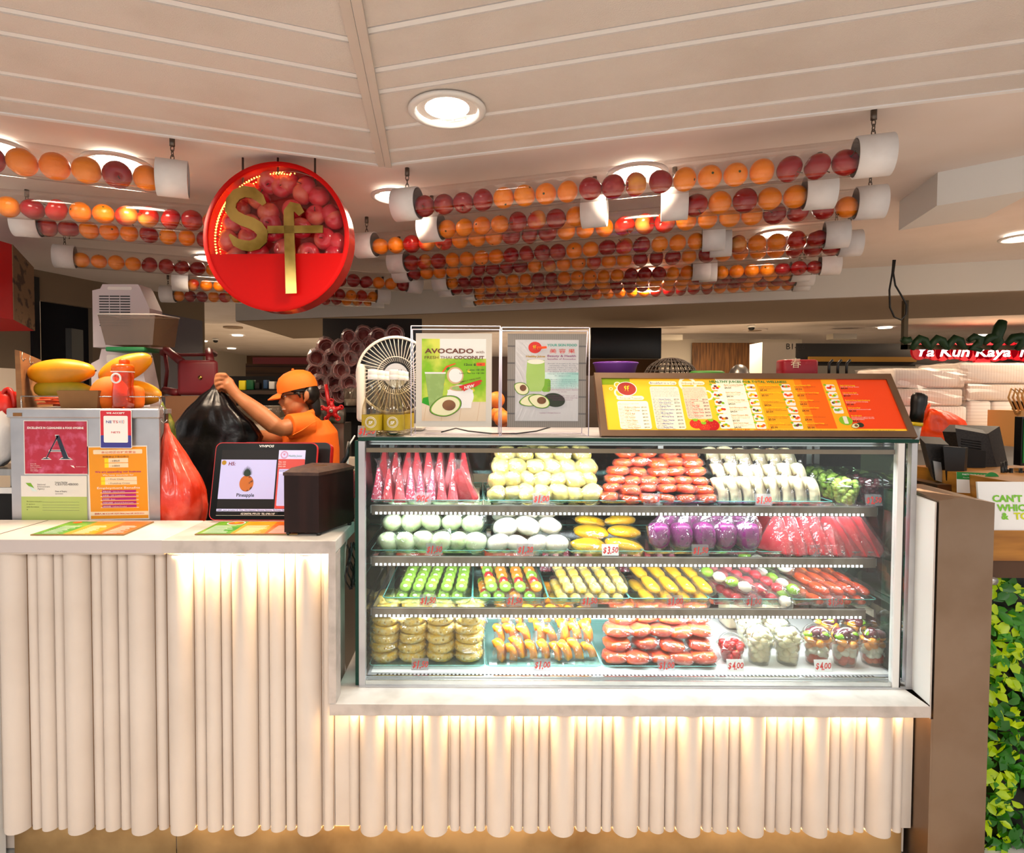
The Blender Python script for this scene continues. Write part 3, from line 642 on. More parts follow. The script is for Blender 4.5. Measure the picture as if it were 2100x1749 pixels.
# neighbour counter with wood top, board and lit leaf panel
mat('oak', 'b87c2c', .45, n=(2.2, '8c5618', .38, .62, (1, 1, 9))); mat('brown_panel', '4e3018', .6); mat('leaf_a', '1c5c08', .4, n=(6, '3c8c10', .45, .65), emis='2c7008', es=.05); mat('leaf_lit', '6c8c0c', .4, n=(9, '98ac10', .45, .65), emis='a8b808', es=.3)  # second leaf colour has the LED light put into its tone and emission
mat('leaf_dark', '040c04', .4); mat('lime', '7cc82c', .5); mat('yellow_lime', 'd4dc08', .5)
YN = 1.80
t = thing('neighbour_counter', 'oak-faced counter of the next stall at the right picture edge', 'counter', P(2080, 1749, YN) * 1.0)
a = P(2032, 1182, YN); cc = P(2032, 990, YN)
m = MB(); z1, z2, z3 = P(2080, 1150, YN).z, P(2080, 1088, YN).z, P(2080, 989, YN).z; xw = 1.545
m.box(xw, 2.6, YN, YN + .5, z1, z2, 'oak'); m.box(P(1975, 990, YN + .25).x, 2.6, YN + .05, YN + .5, z2, P(2080, 989, YN + .05).z, 'oak'); m.build('oak_top', t)
m = MB(); m.box(xw, 2.6, YN + .01, YN + .5, P(2080, 1187, YN).z, z1, 'brown_panel'); m.build('apron', t)
m = MB(); M = plane(P(2008, 1087, YN + .01), (1, 0, 0), (0, .12, 1)); h = z3 - z2
m.rect(.0, .6, 0, h * 1.0, 0, .006, 'white', M)
x_ = (2035 - 2008) / F * YN
for s_, u, v, mm in (("CAN'T DECIDE", 2036, 1028, 'lime'), ('WHICH', 2044, 1047, 'lime'), ('&', 2052, 1064, 'lime'), ('TO', 2078, 1064, 'yellow_lime')):
    m.text(s_ if len(s_) < 8 else "CAN'T", (u - 2008) / F * YN, (1087 - v) / F * YN, .0315, mm, M, z=.008, bold=.035, sy=.9)
m.build('white_board', t, label='white board with green words')
ZL = P(2080, 1187, YN).z
t = thing('leaf_panel', 'backlit panel of glowing green leaves under the oak counter', 'light panel', (1.9, YN + .05, 0))
m = MB(); m.box(1.5, 2.6, YN + .08, YN + .1, 0, ZL, 'leaf_dark'); m.build('backing', t)
def leafmb(m, n, x0, x1, mm, seed):
    r = random.Random(seed)
    for i in range(n):
        c_ = Vector((r.uniform(x0, x1), YN + .035 + r.uniform(0, .03), r.uniform(.0, ZL - .02))); a_ = r.uniform(0, 6.28); L = r.uniform(.032, .056); W = L * .62
        Mx = Matrix.Translation(c_) @ Euler((r.uniform(-.7, .7) + math.pi / 2, 0, 0)).to_matrix().to_4x4() @ Euler((r.uniform(-.6, .6), r.uniform(-.6, .6), a_)).to_matrix().to_4x4()
        vs = [(0, 0, 0), (L * .3, W * .42, .004), (L * .65, W * .5, .004), (L, 0, -.002), (L * .65, -W * .5, .004), (L * .3, -W * .42, .004), (L * .5, 0, -.002)]
        m.add([(x - L / 2, y, z) for x, y, z in vs], [(0, 6, 2, 1), (6, 3, 2), (0, 5, 4, 6), (6, 4, 3)], mm, True, Mx)
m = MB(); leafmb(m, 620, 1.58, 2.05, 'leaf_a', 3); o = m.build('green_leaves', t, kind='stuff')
m = MB(); leafmb(m, 120, 1.63, 1.74, 'leaf_lit', 5); o = m.build('lit_leaves', t, label='leaves coloured brighter yellow-green where LED light falls', kind='stuff')
m = MB(); c = P(2040, 1192, YN - .01); m.cyl(c, c + Vector((0, .03, 0)), .012, 'steel', 16); m.build('standoff_bolt', t)
# ------------------------------------------------------------------ display case
CX0, CX1, CY0, CY1 = P(735, 900, CASEY).x, 1.388, CASEY, 2.44
zct = P(1300, 899, CASEY).z
def zv(u, v, Y): return P(u, v, Y).z
zs = [zv(1280, 1036, 1.95), zv(1280, 1141, 1.95), zv(1280, 1246, 1.95)]; zdk = zv(1280, 1378, 1.90)
case = thing('display_case', 'long glass-fronted refrigerated display case full of wrapped cut fruit', 'display case', ((CX0 + CX1) / 2, 2.1, zled))
m = MB(); z = zled + .0005
z_a, z_b, z_c = zv(1280, 1408, CASEY), zv(1280, 1398, CASEY), zv(1280, 1384, CASEY + .03)
m.box(CX0, CX1, CY0 - .002, CY1, z, z_a, 'steel_soft'); m.box(CX0 + .01, CX1 - .01, CY0 + .004, CY0 + .02, z_a, z_b, 'steel_bright')
m.box(CX0 + .02, CX1 - .02, CY0 + .02, CY1 - .02, z_a, zdk, 'steel_soft'); m.box(CX0 + .02, CX1 - .02, CY0 + .02, CY0 + .026, zdk, zdk + .004, 'steel_bright'); m.build('base', case)
m = MB(); n_ = 128
for k in range(n_):
    x = CX0 + .05 + (CX1 - CX0 - .14) * k / n_; m.box(x, x + .006, CY0 + .032, CY0 + .042, zdk, zdk + .0008, 'black')
m.build('vent_perforations', case)
m = MB(); m.box(CX0 + .03, CX1 - .03, CY0 + .05, CY1 - .03, zdk, zdk + .001, 'white_plastic'); m.build('deck_liner', case)
m = MB(); m.box(CX0, CX0 + .020, CY0, CY0 + .02, z_a, zct - .012, 'steel_soft'); m.build('post', case)
m = MB(); m.box(CX1 - .062, CX1 - .042, CY0, CY0 + .02, z_a, zct - .012, 'white_plastic'); m.box(CX1 - .042, CX1 - .036, CY0 + .002, CY0 + .02, z_a, zct - .012, 'black'); m.build('post', case)
m = MB(); m.box(CX1 - .018, CX1, CY0 + .002, CY0 + .02, z_a, zct - .012, 'steel_soft'); m.build('post', case)
for x in (CX0 + .01, CX0 + .62, CX0 + 1.12, CX1 - .03):
    m = MB(); m.box(x, x + .022, CY1 - .03, CY1, z, zct - .012, 'steel'); m.build('post', case)
m = MB(); m.box(CX0, CX1, CY0 - .004, CY1, zct - .010, zct, 'green_edge'); m.box(CX0 + .004, CX1 - .004, CY0 + .02, CY1 - .004, zct, zct + .0008, 'steel_soft'); m.build('top_panel', case)
zk0, zk1, zk2, zk3 = zv(1300, 906, 1.86), zv(1300, 916, 1.86), zv(1300, 920, 1.86), zv(1300, 929, 1.86)
m = MB(); m.box(CX0 + .022, CX1 - .02, 1.90, 1.97, zk1, zk0, 'steel_bright'); m.box(CX0 + .022, CX1 - .02, 1.897, 1.90, zk1 + .006, zk1 + .008, 'black'); m.build('light_canopy', case)
m = MB(); m.box(CX0 + .022, CX1 - .064, 1.852, 1.864, zk3, zk2, 'steel_brown'); m.build('top_rail', case)
m = MB(); m.box(CX0 + .020, CX1 - .064, CY0 + .004, CY0 + .008, z_a, zct - .012, 'glass'); m.build('front_glass', case)
m = MB(); m.add([(CX0 + .003, CY0 + .02, z_a), (CX0 + .003, CY1 - .03, z_a), (CX0 + .003, CY1 - .03, zct - .011), (CX0 + .003, CY0 + .02, zct - .011)], [(0, 1, 2, 3)], 'glass_dark')
m.box(CX0 - .012, CX0, CY0 + .004, CY0 + .03, z_a, zct - .011, 'green_edge'); m.build('side_glass', case)
m = MB(); m.add([(CX1 - .003, CY0 + .02, z_a), (CX1 - .003, CY1 - .03, z_a), (CX1 - .003, CY1 - .03, zct - .011), (CX1 - .003, CY0 + .02, zct - .011)], [(0, 1, 2, 3)], 'glass_dark'); m.build('side_glass', case)
m = MB(); m.box(CX1 - .12, CX1 - .09, CY1 - .06, CY1 - .04, zdk + .05, zct - .05, 'acrylic'); m.build('strut', case)
film('rear_glass', '8a8680', .04, .3, .05)
for x0_, x1_ in ((CX0 + .032, CX0 + .62), (CX0 + .642, CX0 + 1.12), (CX0 + 1.142, CX1 - .03)):
    m = MB(); m.add([(x0_, CY1 - .014, zdk), (x1_, CY1 - .014, zdk), (x1_, CY1 - .014, zct - .012), (x0_, CY1 - .014, zct - .012)], [(0, 1, 2, 3)], 'rear_glass'); m.build('rear_door', case)
SX0, SX1 = P(763, 1040, 1.95).x, P(1797, 1040, 1.95).x
mat('rail', '9c8f84', .35, .9, n=(3, '84766a', .4, .7, (6, 1, 1)))
for i, z in enumerate(zs):
    s = MB(); s.box(SX0, SX1, 1.955, 2.38, z - .010, z - .004, 'glass'); sh = s.build('shelf', case)
    s = MB(); s.box(SX0, SX1 - .03 * (i == 2), 1.945, 1.955, z - .034, z - .001, 'rail'); s.box(SX0, SX1 - .03 * (i == 2), 1.9448, 1.9451, z - .003, z - .001, 'steel_bright'); s.build('shelf_rail', sh)
    s = MB(); n_ = 112
    for k in range(n_):
        x = SX0 + .012 + (SX1 - SX0 - .05) * k / n_; s.box(x, x + .0075, 1.9435, 1.9449, z - .032, z - .0245, 'led')
    s.build('led_strip', sh)
    s = MB(); s.box(SX0 - .006, SX0, 1.95, 2.40, z - .03, z - .004, 'steel'); s.box(SX1, SX1 + .006, 1.95, 2.40, z - .03, z - .004, 'steel'); s.build('shelf_bracket', sh)
# ---- trays
def tray(u0, u1, z, Y0, Y1, label, grp='glass trays in the display case', h=.022):
    er = .0020 if h > .02 else .0012
    a, c = P(u0, 1200, Y0).x, P(u1, 1200, Y0).x; m = MB(); g = .012
    def rr(x0, x1, y0, y1, zz, r=.012): 
        pts = []
        for cx, cy, q in ((x1 - r, y1 - r, 0), (x0 + r, y1 - r, 1), (x0 + r, y0 + r, 2), (x1 - r, y0 + r, 3)):
            for k in range(4): t = (q + k / 3) * math.pi / 2; pts.append(Vector((cx + r * math.cos(t), cy + r * math.sin(t), zz)))
        return pts
    rings = [rr(a + g, c - g, Y0 + g, Y1 - g, z + .002), rr(a + g * .7, c - g * .7, Y0 + g * .7, Y1 - g * .7, z + .004), rr(a, c, Y0, Y1, z + h)]
    t = thing('glass_tray', label, 'tray', ((a + c) / 2, (Y0 + Y1) / 2, z), grp)
    m.loft(rings, 'tray_glass', caps=False); m.add([tuple(p) for p in rings[0]], [tuple(range(len(rings[0])))], 'tray_glass'); m.build('tray_body', t)
    m = MB(); m.tube(rr(a, c, Y0, Y1, z + h), er, 'teal_edge', 5, closed=True); m.build('rim', t); return t
YT0, YT1 = 1.965, 2.36
for k, (u0, u1, l) in enumerate(((760, 990, 'watermelon bags'), (993, 1226, 'guava chunks'), (1229, 1462, 'papaya bags'), (1465, 1706, 'pale melon slices'))): tray(u0, u1, zs[0], YT0, YT1, f'clear glass tray under the {l} on the top shelf', h=.012)
for k, (u0, u1, l) in enumerate(((760, 990, 'pale green fruit'), (993, 1163, 'white pears'), (1166, 1318, 'yellow mango'), (1321, 1552, 'purple dragonfruit'), (1555, 1800, 'watermelon wedges'))): tray(u0, u1, zs[1], YT0, YT1, f'clear glass tray under the {l} on the middle shelf', h=.014)
for k, (u0, u1, l) in enumerate(((785, 968, 'kiwi strips'), (970, 1124, 'mixed kiwi and orange strips'), (1126, 1292, 'pineapple strips'), (1294, 1456, 'orange melon strips'), (1458, 1624, 'fruit skewers'), (1626, 1800, 'red papaya strips'))): tray(u0, u1, zs[2], YT0, YT1, f'teal-edged glass tray holding the {l}', h=.026)
for k, (u0, u1, l) in enumerate(((757, 994, 'pineapple rings'), (997, 1236, 'orange segments'), (1239, 1474, 'papaya blocks'))): tray(u0, u1, zdk + .001, 1.915, 2.34, f'clear glass tray under the {l} on the case floor', h=.012)
# ---- wrapped fruit
mat('melon_red', 'd8323c', .3, n=(26, 'f07078', .5, .7), rnd='c02430', sss=.15); mat('melon_seed', 'c03050', .3, n=(120, 'f4d0d8', .55, .62)); mat('rind', '5c8c3c', .4)
mat('guava', 'e2cc80', .4, n=(18, 'c8b048', .45, .7), sss=.1); mat('papaya', 'e8501c', .3, n=(22, 'f0843c', .5, .75), rnd='d84010', sss=.15); mat('pale_melon', 'f6e6bc', .35, n=(14, 'f0d488', .5, .75), sss=.15)
mat('green_grape', 'b8d060', .2, sss=.2, rnd='9cbc48'); mat('red_grape', '6c2a34', .25, rnd='4c1c28'); mat('honeydew', 'd8e4b4', .4, n=(14, 'a8c070', .5, .75), sss=.1); mat('pear_white', 'faf0dc', .4, n=(8, 'f0dcb8', .5, .8), sss=.1)
mat('mango', 'ffc21c', .3, n=(9, 'f0a00c', .5, .75), sss=.15); mat('dragon', '74005c', .35, n=(70, '3c0430', .6, .66), rnd='84006c', sss=.1); mat('dragon_skin', 'b04068', .4)
mat('kiwi', '9cc83c', .3, sss=.15); mat('kiwi_core', 'f4f4d0', .4); mat('kiwi_seed', '1c1c10', .5); mat('pine_y', 'ffd050', .4, n=(50, 'fff0b4', .45, .7)); mat('pine_rind', 'e8b840', .6, n=(50, 'c89c30', .5, .6))
mat('orange_flesh', 'ff9a20', .3, n=(12, 'ffc45c', .5, .75), sss=.15); mat('green_apple', '8cc41c', .3); mat('apple_flesh', 'f8f4dc', .4, sss=.1); mat('straw_red', 'c81c20', .35, n=(90, 'f0c060', .66, .7)); mat('stick', 'd8b478', .7)
def ico(sub=2):
    bm = bmesh.new(); bmesh.ops.create_icosphere(bm, subdivisions=sub, radius=1); vs = [v.co.copy() for v in bm.verts]; fs = [tuple(v.index for v in f.verts) for f in bm.faces]; bm.free(); return vs, fs
I2, I3 = ico(2), ico(3)
def blob(m, mm, r, seed, amp=.12, fr=1.6, sub=I3, smooth=True, boxy=0, off=(0, 0, 0), flat=None):
    vs = []
    for v in sub[0]:
        d = v.copy()
        if boxy: k = max(abs(d.x), abs(d.y), abs(d.z)); d = d * (1 - boxy) + d / k * boxy * .86
        n_ = 1 + amp * noise.noise(v * fr + Vector((seed * 3.1, seed, 0)))
        d = Vector((d.x * r[0], d.y * r[1], d.z * r[2])) * n_
        if flat and d.z < -r[2] * flat: d.z = -r[2] * flat
        vs.append(d + Vector(off))
    m.add(vs, sub[1], mm, smooth)
def wrap(parent, r, seed, mm='cling', tail=0, amp=.13, off=(0, 0, 0), taildir=(0, 0, 1)):
    m = MB(); r_ = random.Random(seed); vs = []
    td = Vector(taildir).normalized()
    for v in I2[0]:
        d = v * (1 + r_.uniform(-amp, amp)); t = max(0, v.dot(td))
        d = Vector((d.x * r[0], d.y * r[1], d.z * r[2])) * 1.07
        if tail and t > .75: d += td * tail * (t - .75) * 4 * r_.uniform(.6, 1.2)
        vs.append(d + Vector(off))
    m.add(vs, I2[1], mm, False); m.build('plastic_wrap', parent)
FP = {}; FU = set(); FC = {}
def proto(key, cat, m, name, wraps=None, **k):
    for q in range(3):
        mm = MB(); m(mm, q); o = mm.build(name, origin=(0, 0, 0))
        if wraps: wraps(o, q)
        FP[f'{key}{q}'] = reg(o); FC[f'{key}{q}'] = cat
def wedge(mm, q, w=.040, d=.10, h=.115, mt='melon_red', top=.006):
    b_ = w / 2; vs, fs = [], []
    for i, (z, kw, kd) in enumerate(((0, .9, 1), (.006, 1, 1), (h * .5, .56, .62), (h * .93, .2, .25), (h, .08, .12))):
        vs += [(-b_ * kw, -d / 2 * kd, z), (b_ * kw, -d / 2 * kd, z), (b_ * kw, d / 2 * kd, z), (-b_ * kw, d / 2 * kd, z)]
    for i in range(4):
        for k in range(4): fs.append((i * 4 + k, i * 4 + (k + 1) % 4, i * 4 + 4 + (k + 1) % 4, i * 4 + 4 + k))
    mm.add(vs, fs, mt); mm.add(vs[:4], [(3, 2, 1, 0)], 'rind'); mm.add(vs[-4:], [(0, 1, 2, 3)], mt)
def wedgewrap(o, q, w=.040, d=.10, h=.115):
    m = MB(); r_ = random.Random(q + 5); rings = []
    for z, k in ((0, 1.12), (h * .3, .96), (h * .6, .66), (h * .95, .34), (h * 1.12, .16), (h * 1.28, .34 + .1 * q)):
        rings.append([Vector((w / 2 * k * math.cos(t) * 1.25 * r_.uniform(.9, 1.15), d / 2 * k * math.sin(t) * 1.2 * r_.uniform(.9, 1.1), z + r_.uniform(-.004, .006))) for t in [2 * math.pi * j / 10 for j in range(10)]])
    m.loft(rings, 'bag_film', False, False); m.build('plastic_bag', o)
proto('wm', 'watermelon slice', lambda mm, q: wedge(mm, q, mt='melon_seed' if q else 'melon_red'), 'watermelon_slice', wedgewrap)
proto('wl', 'watermelon slice', lambda mm, q: wedge(mm, q, .05, .12, .125), 'watermelon_slice', lambda o, q: wedgewrap(o, q, .05, .12, .125))
proto('gv', 'guava piece', lambda mm, q: blob(mm, 'guava', (.034, .040, .030), q, .16, 1.4, boxy=.3), 'guava_piece', lambda o, q: wrap(o, (.035, .041, .031), q))
proto('pp', 'papaya block', lambda mm, q: blob(mm, 'papaya', (.036, .045, .0175), q, .12, 2, boxy=.45), 'papaya_block', lambda o, q: wrap(o, (.038, .048, .019), q, 'bag_film', .01, .09, taildir=(.9, -.3, .1)))
proto('pb', 'papaya block', lambda mm, q: blob(mm, 'papaya', (.046, .05, .020), q + 4, .12, 2, boxy=.4), 'papaya_block', lambda o, q: wrap(o, (.048, .053, .022), q + 9, 'bag_film', .014, .09, taildir=(.9, -.3, .1)))
proto('hd', 'fruit piece', lambda mm, q: blob(mm, 'honeydew', (.038, .038, .031), q + 8, .12, 1.3), 'green_fruit_piece', lambda o, q: wrap(o, (.040, .040, .033), q + 3, tail=.02, taildir=(1 - q, -.3, .5)))
proto('pr', 'peeled pear', lambda mm, q: blob(mm, 'pear_white', (.044, .036, .030), q + 20, .08, 1.2), 'peeled_pear', lambda o, q: wrap(o, (.046, .038, .032), q + 30))
proto('mg', 'mango half', lambda mm, q: blob(mm, 'mango', (.060, .036, .020), q + 40, .10, 1.4, flat=.6), 'mango_half', lambda o, q: wrap(o, (.062, .038, .022), q + 44))
def drag(mm, q): blob(mm, 'dragon', (.036, .040, .048), q + 50, .10, 1.2, boxy=.55)
proto('dr', 'dragonfruit piece', drag, 'dragonfruit_piece', lambda o, q: wrap(o, (.041, .044, .055), q + 50, 'bag_film', .03, .14, taildir=(.3, -.2, 1)))
def fin(mm, q, r=.050, th=.020, mt='pale_melon', rim='apple_flesh'):
    pts = [(r * 1.0 * math.cos(t), r * 1.7 * math.sin(t)) for t in [math.pi * k / 10 * .62 for k in range(11)]]; inner = [(x * .35 - .002, z * .55) for x, z in reversed(pts)]
    poly = pts + inner; n_ = len(poly)
    vs = [(x - r * .5, -th / 2 * (1.0 if i < 11 else .3), z) for i, (x, z) in enumerate(poly)] + [(x - r * .5, th / 2 * (1.0 if i < 11 else .3), z) for i, (x, z) in enumerate(poly)]
    mm.add(vs, [tuple(reversed(range(n_))), tuple(range(n_, 2 * n_))] + [(i, (i + 1) % n_, n_ + (i + 1) % n_, n_ + i) for i in range(n_)], mt, True)
def finwrap(o, q, r=.050, th=.022):
    m = MB(); r_ = random.Random(q + 70); rings = []
    for z, k in ((0, 1.0), (r * .5, 1.05), (r * 1.1, .8), (r * 1.6, .4), (r * 1.9, .12)):
        rings.append([Vector((r * .55 * k * math.cos(t) * r_.uniform(.9, 1.15) - r * .08, th * .8 * k * math.sin(t) * r_.uniform(.9, 1.3), z + r_.uniform(-.003, .004))) for t in [2 * math.pi * j / 10 for j in range(10)]])
    m.loft(rings, 'bag_film', False, False); m.build('plastic_bag', o)
proto('ml', 'melon slice', lambda mm, q: fin(mm, q), 'melon_slice', finwrap)
proto('os', 'orange melon slice', lambda mm, q: fin(mm, q, .036, .028, 'orange_flesh'), 'orange_melon_slice', lambda o, q: finwrap(o, q, .037, .03))
def ringf(mm, q):
    R, r0, h = .047, .014, .014
    mm.lathe([(r0, -h), (R * .92, -h), (R, -h * .4), (R, h * .4), (R * .92, h), (r0, h), (r0, -h)], 'pine_y', 22, fn=lambda v, a: Vector((v.x * (1 + .03 * math.sin(a * 9 + q)), v.y * (1 + .03 * math.sin(a * 9 + q)), v.z)))
    for k in range(12): a = k * .5236; mm.sph((R * math.cos(a), R * math.sin(a), 0), .004, 'pine_rind', 6, 4)
proto('pi', 'pineapple ring', ringf, 'pineapple_ring', lambda o, q: wrap(o, (.053, .053, .021), q + 80, 'cling', .012, .10, taildir=(1, -.4, 0)))
def kiwidisc(mm, c, M, r=.018, mt='kiwi'):
    Mx = M @ Matrix.Translation(c); mm.lathe([(.0005, -.004), (r, -.004), (r, .004), (.0005, .0045)], mt, 18, Mx)
    if mt == 'kiwi':
        mm.ell((0, 0), r * .38, r * .26, .0045, .0056, 'kiwi_core', Mx, 12)
        for k in range(12): a = k * .5236; mm.ell((r * .52 * math.cos(a), r * .46 * math.sin(a)), .0012, .0008, .0045, .0054, 'kiwi_seed', Mx, 5, a)
    else: mm.ell((0, 0), r * .3, r * .3, .0045, .0052, 'apple_flesh', Mx, 8)
def strip(mm, q, kinds, L=.16):
    n_ = len(kinds)
    for i, k in enumerate(kinds):
        y = -L / 2 + L * (i + .5) / n_
        M = Matrix.Translation((0, y, .016)) @ Euler((math.radians(28), 0, 0)).to_matrix().to_4x4()
        kiwidisc(mm, (0, 0, .004), M, .019 if k != 'straw_red' else .015, k)
    blob(mm, kinds[0] if kinds[0] != 'straw_red' else 'kiwi', (.017, L / 2, .012), q, .06, 1.5, I2, off=(0, 0, .012))
def stripwrap(o, q, w=.021, L=.17, h=.02, mm='cling'):
    m = MB(); r_ = random.Random(q + 90); rings = []
    for k in range(9):
        y = -L / 2 + L * k / 8; s_ = 1 if 0 < k < 8 else .8
        rings.append([Vector((w * s_ * math.copysign(abs(math.cos(t)) ** .5, math.cos(t)) * r_.uniform(.95, 1.12), y + r_.uniform(-.003, .003), h * .9 + h * s_ * math.copysign(abs(math.sin(t)) ** .6, math.sin(t)) * r_.uniform(.95, 1.15))) for t in [2 * math.pi * j / 10 for j in range(10)]])
    m.loft(rings, mm, False, True); m.build('plastic_wrap', o)
proto('kw', 'kiwi pack', lambda mm, q: strip(mm, q, ['kiwi'] * 5), 'kiwi_strip', lambda o, q: stripwrap(o, q))
proto('mx', 'fruit pack', lambda mm, q: strip(mm, q, [['kiwi', 'orange_flesh', 'straw_red', 'kiwi', 'orange_flesh'], ['orange_flesh', 'straw_red', 'kiwi', 'orange_flesh', 'kiwi'], ['kiwi', 'straw_red', 'orange_flesh', 'orange_flesh', 'kiwi']][q]), 'mixed_fruit_strip', lambda o, q: stripwrap(o, q))
def slab(mm, q, mt, n_=4, L=.17, w=.019):
    for i in range(n_): blob(mm, mt, (w, L / n_ * .62, .014), q * 5 + i, .10, 2, I2, boxy=.4, off=(0, -L / 2 + L * (i + .5) / n_, .015))
proto('py', 'pineapple pack', lambda mm, q: slab(mm, q, 'pine_y'), 'pineapple_strip', lambda o, q: stripwrap(o, q))
proto('os2', 'orange melon pack', lambda mm, q: slab(mm, q, 'mango', 2, .17, .022), 'orange_melon_strip', lambda o, q: stripwrap(o, q, .025, .19))
proto('rs', 'papaya pack', lambda mm, q: slab(mm, q, 'papaya', 3, .19, .018), 'papaya_strip', lambda o, q: stripwrap(o, q, .021, .21))
def skewer(mm, q, mt):
    mm.tube([(0, -.10, .016), (0, .12, .016)], .0015, 'stick', 6)
    for i in range(4): blob(mm, mt if (i + q) % 2 or mt != 'green_apple' else 'apple_flesh', (.019, .022, .017), q + i * 3, .1, 1.5, I2, off=(0, -.07 + .043 * i, .017))
proto('sg', 'fruit skewer', lambda mm, q: skewer(mm, q, 'green_apple'), 'green_apple_skewer', lambda o, q: stripwrap(o, q, .022, .21, .02, 'bag_film'))
proto('sr', 'fruit skewer', lambda mm, q: skewer(mm, q, 'melon_red'), 'red_fruit_skewer', lambda o, q: stripwrap(o, q, .022, .21, .02, 'bag_film'))
def put(key, loc, rot, s, label, group):
    q = f'{key}{rng.randrange(3)}'
    return place(q, loc, rot, s, label, group, FP, FU, FC)
LAY = ['bottom', 'second', 'third', 'fourth', 'fifth', 'sixth']
def pile(key, u0, u1, counts, z, dz, Y0, dY, lab, where, shrink=6, tilt=.25, scl=1.0, yaw=.3, zj=.004, lays=None):
    for li, n_ in enumerate(counts):
        a, c = u0 + shrink * li, u1 - shrink * li; Y = Y0 + dY * li
        for i in range(n_):
            u = a + (c - a) * ((i + .5) / n_) + rng.uniform(-3, 3); x = P(u, 1000, Y).x
            put(key, (x, Y + rng.uniform(-.006, .006), z + dz * (li + .5) + rng.uniform(-zj, zj)), (rng.uniform(-tilt, tilt), rng.uniform(-tilt, tilt), rng.uniform(-yaw, yaw)), scl * rng.uniform(.88, 1.10),
                f'{lab}, {ORD[i]} from left in {(lays or LAY)[li]} {"layer" if not lays else "row"} {where}', f'{lab} pieces {where}')
def row(key, u0, u1, n_, z, Y, lab, where, scl=1.0, yaw=0, lean=0, tiltx=0, dz=0):
    for i in range(n_):
        u = u0 + (u1 - u0) * (i / max(1, n_ - 1)); x = P(u, 1000, Y).x
        put(key, (x, Y + rng.uniform(-.004, .004), z + dz), (tiltx + rng.uniform(-.04, .04), lean + rng.uniform(-.05, .05), yaw + rng.uniform(-.12, .12)), scl * rng.uniform(.95, 1.05), f'{lab}, {ORD[i]} from left {where}', f'{lab} pieces {where}')
# top shelf
z = zs[0] + .004
row('wm', 778, 928, 8, z, 2.02, 'bagged red watermelon slice', 'in the front row of the top shelf', .93)
row('wm', 950, 962, 1, z, 2.02, 'bagged watermelon slice leaning sideways', 'at the right end of the watermelon', 1.0, yaw=1.1, lean=-.35)
row('wl', 790, 950, 8, z, 2.16, 'bagged red watermelon slice', 'in the back row of the top shelf', 1.18, dz=.012)
row('wl', 745, 748, 1, z, 2.1, 'bagged watermelon slice against the left glass', 'on the top shelf', 1.2)
pile('gv', 1000, 1226, [7, 7, 6, 5], z, .044, 2.01, .03, 'wrapped yellow guava', 'of the top shelf pile', shrink=5, tilt=.6, yaw=1.2)
pile('gv', 1010, 1215, [5, 5, 4], z + .03, .048, 2.16, .02, 'wrapped pale guava', 'of the rear guava pile', shrink=4)
pile('pp', 1228, 1462, [6, 6, 6, 5, 5, 4], z, .0285, 2.0, .018, 'bagged orange-red papaya block', 'of the top shelf pile', shrink=7, tilt=.12)
row('ml', 1478, 1666, 8, z, 2.02, 'bagged pale melon slice', 'in the front row beside the papaya', 1.0, yaw=.35)
row('ml', 1478, 1640, 7, z, 2.09, 'bagged pale melon slice', 'in the second melon row', 1.05, yaw=.35, dz=.035)
row('ml', 1465, 1620, 6, z, 2.2, 'bagged pale melon slice', 'in the rear melon row', 1.2, yaw=.3, dz=.07)
# middle shelf
z = zs[1] + .004
pile('hd', 778, 995, [6, 5, 4], z, .058, 2.01, .04, 'wrapped pale green fruit', 'of the middle shelf pile', shrink=7, tilt=.7, yaw=1.4)
pile('hd', 790, 1000, [4, 4], z + .02, .06, 2.2, .03, 'wrapped pale green fruit', 'of the rear green pile', shrink=5)
pile('pr', 1006, 1160, [4, 3, 3], z, .048, 2.01, .05, 'wrapped white pear', 'of the middle shelf pile', shrink=7, yaw=.5)
pile('pr', 1010, 1130, [3, 3], z + .06, .05, 2.2, .03, 'wrapped white pear', 'of the rear pear pile', shrink=5)
pile('mg', 1172, 1316, [2, 2, 2], z, .026, 2.04, .07, 'wrapped yellow mango half', 'of the mango tray', shrink=4, yaw=.5, scl=1.05)
row('dr', 1352, 1532, 5, z + .055, 2.01, 'bagged purple dragonfruit piece', 'in the front row', 1.0, yaw=.2)
row('dr', 1372, 1510, 4, z + .075, 2.12, 'bagged purple dragonfruit piece', 'in the rear row', 1.0, yaw=.3)
row('wl', 1592, 1690, 5, z, 2.01, 'bagged red watermelon slice', 'on the middle shelf, upright', .98, yaw=.5, lean=.1)
row('wl', 1712, 1768, 3, z, 2.02, 'bagged red watermelon slice', 'leaning at the shelf end', 1.05, yaw=.7, lean=-.3)
row('wl', 1575, 1700, 5, z, 2.17, 'bagged red watermelon slice', 'in the rear row of the middle shelf', 1.15, yaw=.4)
# lower shelf: strips lie front to back on their trays
z = zs[2] + .005
def strips(key, us, lab, where, yaw=0.0, two=True, L=.0):
    for i, u in enumerate(us):
        x = P(u, 1240, 2.02).x
        put(key, (x + .02, 2.085, z + .042), (math.radians(15), 0, yaw + rng.uniform(-.06, .06)), 1.05, f'{lab}, {ORD[i]} from left, upper layer, {where}', f'{lab}s {where}')
        if two: put(key, (x + .004, 2.06, z + .002), (math.radians(4), 0, yaw * .5), 1.0, f'{lab}, {ORD[i]} from left, lower layer, {where}', f'{lab}s {where}')
strips('kw', (826, 853, 880, 910, 938), 'wrapped green kiwi strip', 'first lower-shelf tray', -.12)
strips('mx', (990, 1018, 1050, 1080), 'wrapped kiwi and orange strip', 'second lower-shelf tray', .12)
strips('py', (1146, 1172, 1200, 1230, 1258), 'wrapped yellow pineapple strip', 'third lower-shelf tray', .15)
